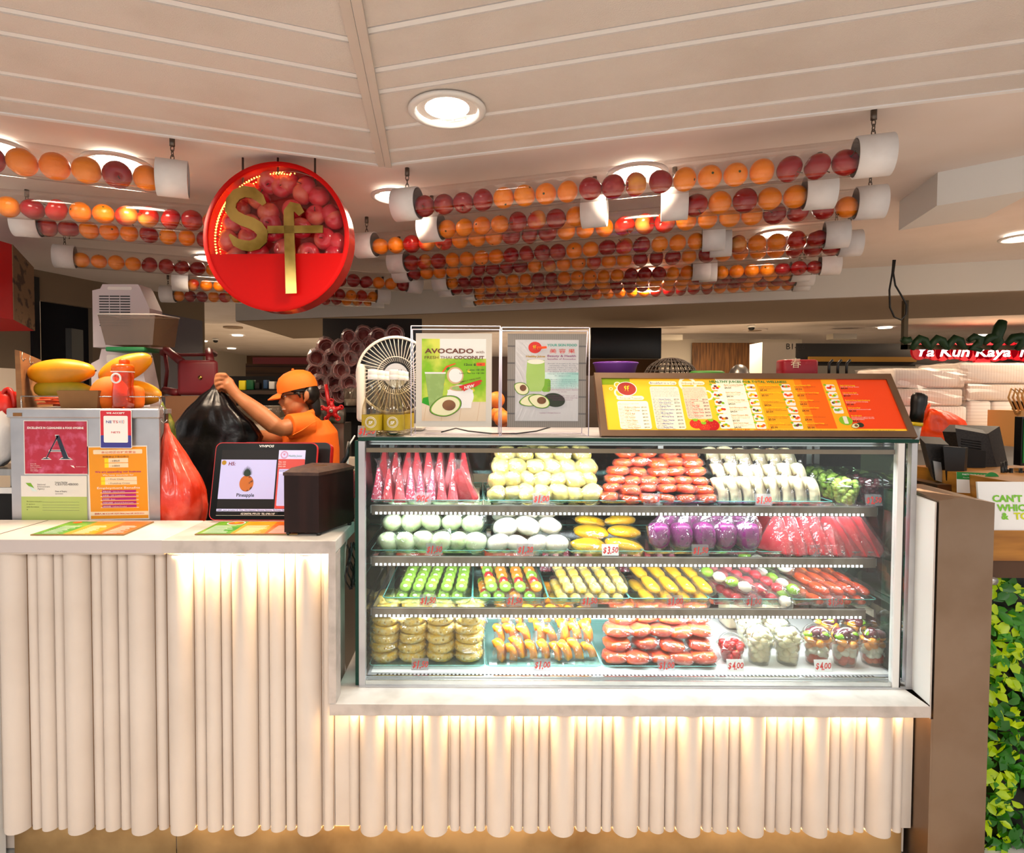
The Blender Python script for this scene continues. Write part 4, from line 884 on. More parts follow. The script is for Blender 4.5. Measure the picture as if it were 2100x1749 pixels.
strips('os2', (1318, 1355, 1390, 1425), 'wrapped orange melon strip', 'fourth lower-shelf tray', .25)
strips('sr', (1490, 1520, 1560), 'bagged red fruit skewer', 'fifth lower-shelf tray', .5)
for i, (u, Y, dz, yw_) in enumerate(((1482, 2.04, .05, .75), (1560, 2.14, .085, .9), (1588, 2.06, .04, .35), (1600, 2.03, .01, -.3))):
    put('sg', (P(u, 1240, Y).x, Y, z + dz), (.15, 0, yw_), 1.05, f'bagged green apple skewer, {ORD[i]} from left in the skewer tray', 'green apple skewers in the fifth lower-shelf tray')
strips('rs', (1650, 1678, 1706, 1734), 'wrapped red papaya strip', 'sixth lower-shelf tray', .45)
for us, l, kk in (((830, 850, 872, 890), 'above the kiwi strips', 'pp'), ((1012, 1032, 1052, 1075), 'above the mixed strips', 'pp')):
    for i, u in enumerate(us): put(kk, (P(u, 1200, 2.27).x, 2.27, z + .085 + rng.uniform(-.01, .01)), (1.2, rng.uniform(-.6, .6), rng.uniform(-.3, .3)), 1.05, f'bagged dark orange papaya, {ORD[i]} from left, {l}', f'papaya bags at the back {l}')
for us, l in (((1118, 1138, 1160, 1185, 1205), 'behind the pineapple strips'), ((1280, 1300, 1322, 1348, 1375), 'behind the orange strips'), ((1590, 1612, 1635), 'behind the skewers')):
    row('wm', us[0], us[-1], len(us), z + .03, 2.28, 'bagged red watermelon slice', l, 1.0)
# case floor
z = zdk + .006
for c_ in range(4):
    for r_ in range(2):
        for k in range(5 if r_ == 0 else 6):
            Y = 1.99 + .12 * r_; x = P(790 + 57 * c_ + 4 * r_, 1350, Y).x
            put('pi', (x + rng.uniform(-.004, .004), Y, z + .016 + .031 * k), (rng.uniform(-.10, .10), rng.uniform(-.1, .1), rng.uniform(0, 6)), 1.0, f'wrapped pineapple ring, {ORD[k]} from bottom, {ORD[c_]} stack, {("front", "rear")[r_]} row', 'wrapped pineapple rings stacked on the case floor')
pile('os', 1012, 1226, [9, 8, 7], z - .02, .045, 1.98, .045, 'bagged orange melon slice', 'on the case floor', shrink=5, tilt=.2, yaw=.8)
pile('os', 1012, 1220, [6, 6], z + .07, .035, 2.14, .03, 'bagged orange melon slice', 'of the rear orange pile', shrink=5, tilt=.2, yaw=.6, scl=1.25)
pile('pb', 1240, 1466, [5, 4, 5, 4, 4], z, .036, 1.97, .025, 'bagged red papaya block', 'on the case floor', shrink=4, tilt=.12)
# ---- cups with domed lids
def cupproto(name, h, rb, rt_, fill, lidh, label_extra=None):
    cup = MB(); cup.lathe([(.001, .001), (rb, .001), (rt_, h), (rt_ + .004, h + .001), (rt_ + .004, h + .004)], 'cup_clear', 26); o = cup.build(name, origin=(0, 0, 0))
    l = MB(); l.lathe([(rt_ + .005, h + .001), (rt_ + .006, h + .006)] + [(rt_ * math.cos(t) + .001, h + .006 + lidh * math.sin(t)) for t in [math.pi / 2 * k / 8 for k in range(9)]], 'cup_clear', 26); l.build('dome_lid', o)
    r_ = random.Random(len(name) * 7 + int(h * 999)); f = MB()
    for mm, n_, rr, z0, z1 in fill:
        for i in range(n_):
            zz = z0 + (z1 - z0) * (i + .5) / n_; k = min(1, zz / h); rad = (rb + (rt_ - rb) * k) * (1 if zz < h else math.sqrt(max(.05, 1 - ((zz - h) / lidh) ** 2))) - rr * 1.05
            a = i * 2.4 + r_.uniform(-.4, .4); q = rad * (1 if i % 4 else .3)
            blob(f, mm, (rr * r_.uniform(.9, 1.1), rr * r_.uniform(.85, 1.15), rr * r_.uniform(.8, 1.0)), i, .12, 1.8, I2, off=(q * math.cos(a), q * math.sin(a), max(rr, zz)))
    f.build('fruit_filling', o); return reg(o)
CP = {'gg': cupproto('grape_cup', .062, .030, .044, [('green_grape', 62, .0105, .006, .085)], .036),
      'gr': cupproto('grape_cup', .062, .030, .044, [('red_grape', 60, .0105, .006, .08)], .036),
      'sb': cupproto('strawberry_cup', .050, .028, .044, [('straw_red', 30, .014, .006, .066)], .042),
      'cr': cupproto('pale_fruit_cup', .085, .031, .045, [('pale_melon', 46, .015, .010, .112)], .040),
      'mc': cupproto('mixed_fruit_cup', .085, .031, .045, [('papaya', 14, .014, .01, .03), ('apple_flesh', 16, .014, .028, .06), ('orange_flesh', 12, .014, .055, .09), ('red_grape', 6, .017, .095, .108), ('green_apple', 3, .013, .09, .106)], .042)}
CU = set(); CC = {k: 'fruit cup' for k in CP}
def cupat(k, u, Y, z, lab, grp, s=1.0): place(k, (P(u, 1300, Y).x, Y, z + .0005), (0, 0, rng.uniform(0, 6)), s, lab, grp, CP, CU, CC)
z = zs[0] - .004
for u, Y, l in ((1727, 2.0, 'front'), (1697, 2.11, 'second'), (1680, 2.22, 'third'), (1662, 2.32, 'hindmost')): cupat('gg', u, Y, z, f'clear cup of green grapes, {l} of its row on the top shelf', 'green grape cups on the top shelf')
for u, Y, l in ((1778, 2.04, 'front'), (1752, 2.15, 'second'), (1728, 2.26, 'hindmost')): cupat('gr', u, Y, z, f'clear cup of dark red grapes, {l} of its row on the top shelf', 'red grape cups on the top shelf')
z = zdk + .001
cupat('sb', 1500, 1.98, z, 'small domed cup of red strawberries on the case floor', 'fruit cups on the case floor')
for u, Y, l in ((1557, 1.97, 'front left'), (1615, 1.97, 'front right'), (1535, 2.10, 'rear left'), (1588, 2.10, 'rear right')): cupat('cr', u, Y, z, f'domed cup of pale cut fruit, {l} of four', 'fruit cups on the case floor')
for u, Y, l in ((1675, 1.97, 'front left'), (1733, 1.96, 'front middle'), (1790, 1.97, 'front right'), (1697, 2.10, 'rear left'), (1752, 2.10, 'rear right')): cupat('mc', u, Y, z, f'domed cup of mixed fruit layers, {l} of five', 'fruit cups on the case floor')
for i, u in enumerate((1505, 1575)):
    c = P(u, 1300, 2.28); m = MB(); m.rbox((c.x, 2.28, z + .07), (.10, .10, .13), .02, 'pale_melon'); m.rbox((c.x, 2.28, z + .07), (.104, .104, .14), .022, 'bag_film'); m.build('fruit_pack', label=f'tall wrapped pale fruit pack at the back of the case floor, {("left", "right")[i]} one', cat='fruit pack')
for i, u in enumerate((1672, 1745)):
    c = P(u, 1170, 2.3); m = MB(); m.lathe([(.001, 0), (.022, 0), (.042, .03), (.046, .06), (.044, .06), (.036, .02), (.001, .006)], 'white', 24, Matrix.Translation((c.x, 2.31, zs[2] + .006))); m.build('white_bowl', label=f'white bowl at the back of the lower shelf, {("left", "right")[i]} one', cat='bowl')
# ---- price tags
def ptag(text, u, v, Y, z, where, opaque=False, w_=.056, h_=.038, small=True):
    x = P(u, v, Y).x; t = thing('price_tag', f'price tag reading {text}, {where}', 'price tag', (x, Y, z), 'red-lettered price tags')
    M = plane((x - w_ / 2, Y, z), (1, 0, 0), (0, .25, 1)); m = MB(); m.rect(0, w_, 0, h_, 0, .001, 'white' if opaque else 'tag_clear', M); m.rect(0, w_, -.0, .001, -.02, 0, 'tag_clear', M); m.build('plaque', t)
    m = MB()
    if text[0] == '$':
        a, b_ = text[1:].split('.') ; m.text('$', .003, .009, .026, 'tag_ink', M, z=.0015, shear=.25, bold=.02, fit=.013); m.text(a + '.', .0175, .006, .034, 'tag_ink', M, z=.0015, shear=.25, bold=.03, fit=.0135); m.text(b_, .0325, .010, .026, 'tag_ink', M, z=.0015, shear=.25, bold=.02, fit=.0225)
    else: m.text(text, w_ / 2, .008, .030, 'tag_ink', M, z=.0015, shear=.3, align='c', bold=.01)
    m.build('price_lettering', t)
for i, (tx, u, l) in enumerate((('90¢', 867, 'in front of the top shelf watermelon'), ('$1.00', 1110, 'in front of the yellow guava'), ('$1.00', 1337, 'in front of the top shelf papaya'), ('$1.00', 1567, 'in front of the pale melon'), ('$2.50', 1793, 'beside the grape cups'))): ptag(tx, u, 1020, 1.958, zs[0] - .0 + .0005, l)
for tx, u, l in (('$1.50', 890, 'in front of the pale green fruit'), ('$1.20', 1077, 'in front of the white pears'), ('$3.50', 1252, 'in front of the yellow mango'), ('$1.50', 1437, 'in front of the purple dragonfruit'), ('90¢', 1680, 'in front of the middle shelf watermelon')): ptag(tx, u, 1125, 1.958, zs[1] + .0005, l, opaque=tx == '$3.50')
for tx, u, l in (('$1.50', 877, 'in front of the kiwi strips'), ('$1.50', 1055, 'in front of the mixed strips'), ('$1.50', 1209, 'in front of the pineapple strips'), ('$1.00', 1385, 'in front of the orange melon strips'), ('$1.00', 1546, 'in front of the skewers'), ('$1.50', 1714, 'in front of the red papaya strips')): ptag(tx, u, 1235, 1.958, zs[2] + .0005, l)
for tx, u, l in (('$1.50', 861, 'in front of the pineapple rings'), ('$1.00', 1112, 'in front of the orange segments'), ('$1.00', 1367, 'in front of the floor-level papaya'), ('$4.00', 1509, 'in front of the strawberry cup'), ('$4.00', 1689, 'in front of the mixed fruit cups')): ptag(tx, u, 1365, 1.905, zdk + .001, l, opaque=tx == '$4.00')
# ------------------------------------------------------------------ things on top of the display case
zt = zct + .001
film('water', 'f4f0e0', .05, .5, .03); mat('label_gold', 'a89018', .35, n=(12, 'c0a82c', .4, .7)); mat('fan_white', 'e4dcd0', .4); mat('fan_dark', '3a3c40', .4); mat('cap_white', 'f0e8e0', .5)
def bottle(u, Y, lab):
    x = P(u, 880, Y).x; r, H = .034, .205
    t = thing('juice_bottle', lab, 'bottle', (x, Y, zt), 'clear bottles with gold labels on the display case'); M = Matrix.Translation((x, Y, zt))
    m = MB(); m.lathe([(.001, .001), (r * .9, .001), (r, .006), (r, .082), (r * .92, .098), (r * .55, .138), (r * .40, .165), (r * .38, .188)], 'water', 26, M); m.lathe([(r * .2, .003), (r * .8, .004), (r * .9, .012)], 'steel_bright', 10, M); m.build('glass_body', t)
    m = MB(); m.lathe([(r + .0006, .020), (r + .0006, .070)], 'label_gold', 32, M); lb = m.build('label', t)
    m = MB()
    for rr in (.017, .0135):
        pts = []
        for k in range(24): a = 2 * math.pi * k / 24; ang = rr * math.cos(a) / r; pts.append(M @ Vector((math.sin(ang) * (r + .0014), -math.cos(ang) * (r + .0014), .046 + rr * math.sin(a))))
        m.tube(pts, .0007, 'white', 4, closed=True)
    m.text('SF', 0, .040, .014, 'white', Matrix.Translation((x, Y - r - .0012, zt)) @ Matrix(((1, 0, 0, 0), (0, 0, -1, 0), (0, 1, 0, 0), (0, 0, 0, 1))), z=.0003, align='c', shear=.2, bold=.02)
    m.build('logo', lb)
    m = MB(); m.lathe([(r * .44, .182), (r * .47, .184), (r * .47, .196), (r * .44, .197), (r * .45, .199), (r * .45, .212), (r * .40, .214), (.001, .214)], 'cap_white', 24, M); m.build('bottle_cap', t)
for i, (u, Y, l) in enumerate(((764, 1.885, 'front left gold-labelled clear bottle, behind the price tag'), (808, 1.885, 'front middle gold-labelled clear bottle, next to the acrylic stand'), (780, 1.965, 'second-row gold-labelled bottle on the left'), (821, 1.965, 'second-row gold-labelled bottle on the right'), (791, 2.05, 'third-row gold-labelled bottle on the left'), (829, 2.05, 'third-row gold-labelled bottle on the right'))): bottle(u, Y, l)
ptag('$1.50', 752, 880, 1.850, zt, 'in front of the bottles on top of the case', w_=.058, h_=.036)
# fan
t = thing('desk_fan', 'round cream desk fan with dark grille behind the bottles', 'fan', P(805, 890, 2.2)); c = P(812, 770, 2.20)
MF = Matrix.Translation(c) @ Euler((0, 0, math.radians(8))).to_matrix().to_4x4() @ Matrix(((1, 0, 0, 0), (0, 0, -1, 0), (0, 1, 0, 0), (0, 0, 0, 1))); Rf = .142
m = MB(); m.lathe([(Rf, -.05), (Rf + .006, -.04), (Rf + .006, .01), (Rf - .004, .018), (Rf - .004, .01)], 'fan_white', 44, MF); m.build('rim', t)
m = MB(); m.lathe([(.001, -.05), (Rf, -.05)], 'fan_dark', 36, MF); m.build('housing', t)
m = MB()
for k in range(52):
    a = 2 * math.pi * k / 52; m.tube([(r_ * math.cos(a + q), r_ * math.sin(a + q), .014) for r_, q in ((.052, 0), (.08, .10), (.11, .16), (Rf - .003, .18))], .0017, 'fan_white', 4, M=MF)
m.tube([(.07 * math.cos(2 * math.pi * j / 30), .07 * math.sin(2 * math.pi * j / 30), .016) for j in range(30)], .0018, 'fan_white', 4, closed=True, M=MF); m.build('grille', t)
m = MB(); m.ell((0, 0), .045, .045, .012, .02, 'steel_soft', MF, 30)
for i in range(5):
    for j in range(5): m.ell((-.02 + i * .01, -.02 + j * .01), .0018, .0018, .02, .0204, 'black', MF, 6)
m.build('hub', t)
m = MB()
for k in range(5): a = 2 * math.pi * k / 5; m.add([MF @ Vector((r_ * math.cos(a + q), r_ * math.sin(a + q), z_)) for r_, q, z_ in ((.03, 0, -.02), (.12, -.25, -.03), (.125, .35, -.01), (.03, .6, -.01))], [(0, 1, 2, 3)], 'fan_dark')
m.build('blades', t)
m = MB(); a = P(737, 800, 2.14); m.rbox((a.x, 2.18, (P(737, 745, 2.16).z + P(737, 866, 2.16).z) / 2), (.03, .06, .215), .014, 'fan_white'); m.build('arm', t)
m = MB(); m.rbox((c.x, 2.2, zt + .012), (.22, .14, .022), .01, 'fan_white'); m.build('base', t)
# acrylic stands with posters
mat('frame_silver', 'e4dccc', .5); mat('stripe_grey', '8a8278', .5, bands=(0, 160, '9c948a', .5)); mat('green_bokeh', '8ccc20', .8, n=(9, 'e8f060', .45, .62)); mat('green_deep', '2ca420', .8); mat('sky_white', 'fbfcf4', .7)
mat('choc', '6c3424', .6); mat('smoothie', '94b464', .6, n=(30, 'a8c878', .5, .7)); mat('avo_flesh', 'f0ecc0', .6); mat('avo_rim', '7cb42c', .6); mat('avo_skin', '26301c', .6); mat('avo_pit', '8c5a30', .5, n=(14, '6c3c1c', .4, .6)); mat('coco', 'f8f6f2', .6); mat('coco_rim', 'd8b488', .7)
mat('plank', 'f0dcc0', .7, n=(2, 'e0b074', .5, .7, (1, 9, 1))); mat('orange_sticker', 'f85010', .6); mat('new_red', 'd8281c', .6); mat('teal_ink', '10a090', .6); mat('plum_ink', '8c2c74', .6); mat('navy_ink', '28486c', .6); mat('sf_red', 'd42410', .5); mat('sf_yellow', 'f8e420', .5); mat('gold_ink', 'b88c10', .5); mat('cream_drink', 'f4f0dc', .6); mat('drink_green', 'b4d47c', .6, n=(6, '9cc454', .4, .7)); mat('glass_teal', 'a8d8d0', .7, n=(7, 'e4f4f0', .4, .6))
def stand(u0, u1, v0, v1, Y, name, label, lean=.0, dpt=.13):
    a, c_ = P(u0, v1, Y), P(u1, v0, Y); t = thing(name, label, 'poster stand', ((a.x + c_.x) / 2, Y + dpt / 2, zt)); zb0 = zt
    m = MB(); m.box(a.x, c_.x, Y, Y + .003, zb0, c_.z, 'acrylic'); m.box(a.x, c_.x, Y + .03, Y + .033, zb0, c_.z - .008, 'acrylic'); m.box(a.x, c_.x, Y, Y + dpt, zb0, zb0 + .003, 'acrylic'); m.build('acrylic_body', t)
    m = MB(); e = .0016
    for p_, q_ in (((a.x, Y, zb0), (a.x, Y, c_.z)), ((c_.x, Y, zb0), (c_.x, Y, c_.z)), ((a.x, Y, c_.z), (c_.x, Y, c_.z)), ((a.x, Y + .03, c_.z - .008), (c_.x, Y + .03, c_.z - .008)), ((a.x, Y + dpt, zb0), (c_.x, Y + dpt, zb0)), ((c_.x, Y, zb0), (c_.x, Y + dpt, zb0)), ((a.x, Y, zb0), (a.x, Y + dpt, zb0)), ((a.x, Y + .033, c_.z - .008), (a.x, Y + dpt, zb0)), ((c_.x, Y + .033, c_.z - .008), (c_.x, Y + dpt, zb0))): m.tube([p_, q_], e, 'acrylic_edge', 4)
    m.build('acrylic_edges', t); return t, a, c_
mat('acrylic_edge', 'e4e0f4', .15, emis='d8d4ff', es=.02)  # faint emission paints the bright gleam of the acrylic edges
def pframe(u0, u1, v0, v1, Y):   # local frame for a poster: origin bottom left, width 1 unit = metres
    a, c_ = P(u0, v1, Y), P(u1, v0, Y); return plane((a.x, Y, a.z), (1, 0, 0), (0, 0, 1)), c_.x - a.x, c_.z - a.z
st1, _, _ = stand(843, 1026, 669, 892, 1.90, 'poster_stand', 'clear acrylic stand holding the green avocado and coconut poster')
M, W, H = pframe(853, 1009, 684, 875, 1.908)
t = thing('poster', 'silver-framed poster reading AVOCADO with FRESH THAI COCONUT', 'poster', M.translation)
m = MB(); m.rect(0, W, 0, H, 0, .004, 'frame_silver', M); m.build('frame', t)
M, W, H = pframe(865, 997, 695, 863, 1.904)
def A(x, y): return x * W, (1 - y) * H
m = MB(); m.rect(0, W, 0, H, .0, .0005, 'sky_white', M); m.rect(0, W, H * .18, H * .76, .0005, .0008, 'green_bokeh', M, .0); m.rect(0, W * .28, H * .7, H, .0005, .0007, 'green_bokeh', M); m.rect(0, W, 0, H * .235, .0008, .0010, 'plank', M)
for x in (.03, .30, .58, .86): m.prism([A(x, 1), A(x + .006, 1), A(x + .05, .765), A(x + .045, .765)], .001, .0011, 'coco_rim', M)
r_ = random.Random(4)
for k in range(16): x, y = A(r_.uniform(.05, .95), r_.uniform(.3, .7)); m.ell((x, y), .006, .006, .0008, .0009 + k * 1e-6, ('sf_yellow', 'green_deep')[k % 2] if k % 3 else 'green_bokeh', M, 12)
m.prism([A(.0, .78), A(.02, .72), A(.13, .70), A(.13, .82)], .001, .0012, 'green_deep', M)
m.prism([A(.13, .88), A(.29, .88), A(.37, .42), A(.05, .42)], .0012, .0016, 'smoothie', M); m.prism([A(.05, .425), A(.37, .425), A(.375, .405), A(.045, .405)], .0016, .0018, 'white', M)
m.prism([A(.31, .405), A(.335, .405), A(.40, .345), A(.53, .305), A(.52, .295), A(.38, .33)], .0018, .002, 'orange_sticker', M)
m.ell(A(.60, .70), W * .21, H * .145, .0012, .0015, 'coco', M); m.prism([A(.40, .62), A(.80, .62), A(.77, .84), A(.43, .84)], .0013, .00158, 'coco', M)
m.ell(A(.52, .445), W * .13, H * .105, .0016, .0018, 'coco_rim', M, a=.5); m.ell(A(.525, .445), W * .105, H * .085, .0018, .002, 'coco', M, a=.5); m.ell(A(.58, .60), W * .15, H * .035, .0016, .0018, 'coco_rim', M); m.ell(A(.585, .60), W * .12, H * .025, .0018, .0019, 'smoothie', M)
def avo(m, cx, cy, rx, ry, M, z, ang=.3):
    for k, mm in ((1.0, 'avo_skin'), (.96, 'avo_rim'), (.88, 'avo_flesh')):
        pts = []
        for j in range(30):
            q = 2 * math.pi * j / 30; s_ = 1 - .28 * max(0, -math.cos(q)) ** 1.5; x, y = rx * k * math.cos(q), ry * k * math.sin(q) * s_; pts.append((cx + x * math.cos(ang) - y * math.sin(ang), cy + x * math.sin(ang) + y * math.cos(ang)))
        m.prism(pts, z, z + .0003, mm, M); z += .0003
    m.ell((cx + rx * .22 * math.cos(ang), cy + ry * .1), rx * .40, ry * .52, z, z + .0004, 'avo_pit', M)
avo(m, *A(.37, .82), W * .26, H * .125, M, .002)
m.build('poster_print', t)
m = MB(); z_ = .0034
m.text('AVOCADO', *A(.045, .175), .021, 'choc', M, z=z_, bold=.03, fit=W * .76); m.text('with', *A(.97, .175), .012, 'choc', M, z=z_, align='r', fit=W * .13)
m.text('FRESH THAI', *A(.045, .245), .013, 'choc', M, z=z_, fit=W * .42); m.text('COCONUT', *A(.97, .245), .014, 'choc', M, z=z_, align='r', bold=.03, fit=W * .47)
m.text('12oz $', *A(.84, .325), .010, 'ink', M, z=z_, align='r', bold=.01, fit=W * .18); m.rect(*(A(.85, 0)[0], A(.985, 0)[0]), A(0, .328)[1], A(0, .29)[1], z_ - .001, z_, 'orange_sticker', M); m.text('4.80', *A(.88, .32), .007, 'ink', M, z=z_ + .0005)
m.text('Upsize +$1.00', *A(.97, .385), .0068, 'ink', M, z=z_, align='r', fit=W * .27); m.text('Less / No Ice +$1.00', *A(.97, .425), .0068, 'ink', M, z=z_, align='r', fit=W * .38)
m.text('SIMPLY HEALTHY', *A(.60, .535), .006, 'choc', M, z=z_, rot=.22, fit=W * .33, bold=.01)
m.prism([A(.58, .575), A(.66, .555), A(.92, .495), A(.945, .515), A(.90, .53), A(.93, .54), A(.84, .58), A(.70, .615), A(.655, .64), A(.65, .62), A(.615, .625), A(.625, .60), A(.59, .60)], z_ - .0006, z_, 'new_red', M); m.text('NEW', *A(.665, .612), .014, 'white', M, z=z_ + .0004, rot=.22, shear=.2, bold=.03)
m.build('poster_lettering', t)
st2, _, _ = stand(1028, 1209, 672, 893, 1.93, 'poster_stand', 'clear acrylic stand holding the white skin food poster in a striped mat')
M, W, H = pframe(1040, 1202, 685, 876, 1.938)
t = thing('poster', 'white poster reading YOUR SKIN FOOD in a grey striped mat', 'poster', M.translation)
m = MB(); m.rect(0, W, 0, H, 0, .004, 'stripe_grey', M)
for k in range(5): m.rect(0, W, H * (.14 + .18 * k), H * (.155 + .18 * k), .004, .0043, 'ink_grey', M)
m.build('frame', t)
M, W, H = pframe(1056, 1187, 697, 863, 1.9335)
m = MB(); m.rect(0, W, 0, H, 0, .0005, 'white', M); m.rect(W * .45, W, H * .40, H * .60, .0005, .0007, 'glass_teal', M); m.rect(W * .42, W * .56, H * .36, H * .52, .0005, .0008, 'avo_rim', M, .008)
m.prism([A(.19, .25), A(.46, .25), A(.47, .45), A(.46, .56), A(.41, .635), A(.24, .635), A(.18, .56), A(.17, .45)], .0008, .001, 'drink_green', M); m.ell(A(.325, .27), W * .135, H * .03, .001, .0012, 'cream_drink', M)
avo(m, *A(.10, .60), W * .13, H * .075, M, .001, -.5); avo(m, *A(.25, .745), W * .19, H * .075, M, .0012, .2); m.ell(A(.62, .74), W * .17, H * .085, .0012, .0022, 'avo_skin', M, a=-.15); avo(m, *A(.38, .755), W * .18, H * .085, M, .0022, -.3)
m.ell(A(.31, .095), W * .105, H * .07, .0008, .001, 'sf_red', M); m.build('poster_print', t)
def sflogo(m, x, y, s_, M, z, mm='sf_yellow'):
    for pts in ([(-.55, .45), (-.15, .75), (-.05, .6), (-.3, .4), (-.08, .1), (-.35, -.45), (-.5, -.6), (-.3, -.15), (-.42, .1)], [(.05, .6), (.62, .75), (.55, .55), (.28, .5), (.26, .2), (.5, .25), (.46, .08), (.26, .05), (.2, -.8), (.08, -.1)]): m.prism([(x + a_ * s_, y + b_ * s_) for a_, b_ in pts], z, z + .0003, mm, M)
m = MB(); z_ = .0032; sflogo(m, *A(.30, .095), .010, M, z_)
m.prism([A(.34, .12), A(.33, .085), A(.49, .08), A(.495, .105)], z_, z_ + .0005, 'orange_sticker', M); m.text('$5.00', *A(.355, .112), .006, 'ink', M, z=z_ + .0008)
m.text('Healthy Juices', *A(.17, .215), .0085, 'gold_ink', M, z=z_, bold=.03, fit=W * .30)
m.text('YOUR SKIN FOOD', *A(.50, .08), .011, 'teal_ink', M, z=z_, bold=.02, fit=W * .47); m.text('美 容 果', *A(.54, .16), .014, 'new_red', M, z=z_, fit=W * .40, sy=1.1)
m.text('Beauty & Health', *A(.505, .21), .0095, 'plum_ink', M, z=z_, fit=W * .45, bold=.01); m.text('benefits of Avocados', *A(.51, .245), .0075, 'plum_ink', M, z=z_, fit=W * .44)
for i, s_ in enumerate(('Avocado oil strengthens the skin by', 'stimulating collagen, thereby', 'reducing wrinkles and improving', 'skin texture. Avocados are also rich', 'in vitamin E, a free radical', 'scavenger that will assist in slowing', 'the aging process.', '', 'Avocado is a good source of', 'potassium, a mineral that helps', 'regulate blood pressure. Adequate', 'intake of potassium can help guard', 'against circulatory diseases, like', 'high blood pressure, heart disease', 'or stroke.', '', 'Avocados contain "oleic acid", a', 'monounsaturated fat that may help', 'lower bad cholesterol.')):
    if s_: m.text(s_, *A(.75, .298 + i * .0247), .0042, 'navy_ink' if i < 12 else 'plum_ink', M, z=z_, align='c', fit=W * min(.48, .0145 * len(s_)), res=1)
for i in range(4): m.text('I, II, III, IV, V, VI, VII, VIII, IX, X, XI, XII, XIII, XIV, XV, XVI, XVII, XVIII', *A(.55, .852 + i * .0125), .0024, 'ink_grey', M, z=z_, align='c', fit=W * .84, res=1) if False else m.rect(*[A(.13, 0)[0], A(.98, 0)[0]], A(0, .8535 + i * .0125)[1], A(0, .849 + i * .0125)[1], z_ - .0002, z_, 'ink_grey', M) if False else None
m.text('Copyright © All Rights Reserved', *A(.55, .905), .0045, 'plum_ink', M, z=z_, align='c', fit=W * .33, res=1); m.build('poster_lettering', t)
c0 = P(905, 888, 2.0); m = MB(); m.tube([P(u, v, Y) for u, v, Y in ((905, 886, 1.98), (935, 878, 2.02), (960, 884, 1.97), (1010, 889, 2.0), (1060, 889, 2.0), (1100, 884, 2.0), (1128, 876, 2.04))], .0025, 'black', 6); o = m.build('power_cable', label='thin black cable curling behind the poster stands', cat='cable')
# ---- the long tilted menu board
mat('menu_yellow', 'f4bc2c', .35, emis='f4b020', es=.25); mat('menu_pale', 'fcf0cc', .4, emis='fff0d0', es=.28); mat('menu_orange1', 'f8a418', .35, emis='f8a010', es=.22); mat('menu_orange2', 'f88410', .35, emis='f88008', es=.2); mat('menu_orange3', 'f4640c', .35, emis='f46008', es=.18); mat('menu_red', 'ec4410', .35, emis='ec3c08', es=.15); mat('menu_peach', 'f8d4b8', .4, emis='f8d0b0', es=.2); mat('menu_beige', 'ece0c8', .4, emis='ece0c8', es=.22); mat('menu_green', '9cbc1c', .4)
mat('sf_brown', 'b03024', .5); mat('blue_ink', '2c3c98', .6); mat('orange_ink', 'e06818', .6); mat('green_ink', '1c8c3c', .6); mat('pic_white', 'fcfcf8', .5); mat('pic_lime', '8cc828', .5)
tl, tr, bl, br = P(1224, 769, 2.06), P(1829, 768, 2.06), P(1237, 897, 1.88), P(1880, 897, 1.88)
wx0, wx1 = P(1233, 896, 1.87).x, P(1880, 896, 1.87).x; by, bz = 1.87, zt + .002; ty = 1.87 + .1; tz = P(1500, 767, ty).z
x_tl = P(1221, 767, ty).x; x_tr = P(1828, 767, ty).x
# solve the depth at which the top edge keeps the board's own width
for _ in range(40):
    wtop = P(1828, 767, ty).x - P(1221, 767, ty).x
    ty += (wx1 - wx0 - wtop) * .5
tz = P(1500, 767, ty).z
org = Vector((wx0, by, bz)); upv = Vector((P(1221, 767, ty).x - wx0, ty - by, tz - bz)); Hm = upv.length
MM = plane(org, (1, 0, 0), (0, ty - by, tz - bz)); Wm = wx1 - wx0; Hm = math.hypot(ty - by, tz - bz)
t = thing('menu_board', 'long tilted yellow to orange juice menu board in a steel frame', 'menu board', ((wx0 + wx1) / 2, by, bz))
m = MB(); fr_ = .022
for x0_, x1_, y0_, y1_ in ((0, Wm, 0, fr_), (0, Wm, Hm - fr_, Hm), (0, fr_, fr_, Hm - fr_), (Wm - fr_, Wm, fr_, Hm - fr_)): m.rect(x0_, x1_, y0_, y1_, -.02, .006, 'steel_brown', MM)
m.build('frame', t)
m = MB(); m.rect(.004, Wm - .004, .004, Hm - .004, -.018, .0, 'steel_soft', MM); m.build('light_box', t)
m = MB(); wi, hi = Wm - 2 * fr_, Hm - 2 * fr_
def B(x, y): return fr_ + x * wi, fr_ + (1 - y) * hi
def R(x0_, x1_, y0_, y1_, z0_, z1_, mm, r=0): a, c_ = B(x0_, y1_), B(x1_, y0_); m.rect(a[0], c_[0], a[1], c_[1], z0_, z1_, mm, MM, r)
R(0, 1, 0, 1, 0, .0008, 'menu_yellow'); R(0, .10, 0, .12, .0008, .0009, 'menu_green')
for x0_, x1_, mm in ((.40, .497, 'menu_pale'), (.497, .54, 'menu_yellow'), (.54, .625, 'menu_orange1'), (.625, .675, 'menu_orange1'), (.675, .77, 'menu_orange2'), (.77, .825, 'menu_orange1'), (.825, 1, 'menu_red')): R(x0_, x1_, 0, .95, .0008, .001, mm)
R(.55, .625, 0, .95, .001, .0011, 'menu_orange1'); R(.70, .77, 0, .95, .001, .0011, 'menu_orange3')
for k, (x, y, r_) in enumerate(((.055, .12, .012), (.03, .2, .006), (.06, .28, .02), (.30, .1, .03), (.36, .32, .02))): m.ell(B(x, y), r_, r_, .0009, .0010, 'menu_pale', MM, 24); m.ell(B(x, y), r_ * .7, r_ * .7, .0010, .0011, 'menu_yellow', MM, 24)
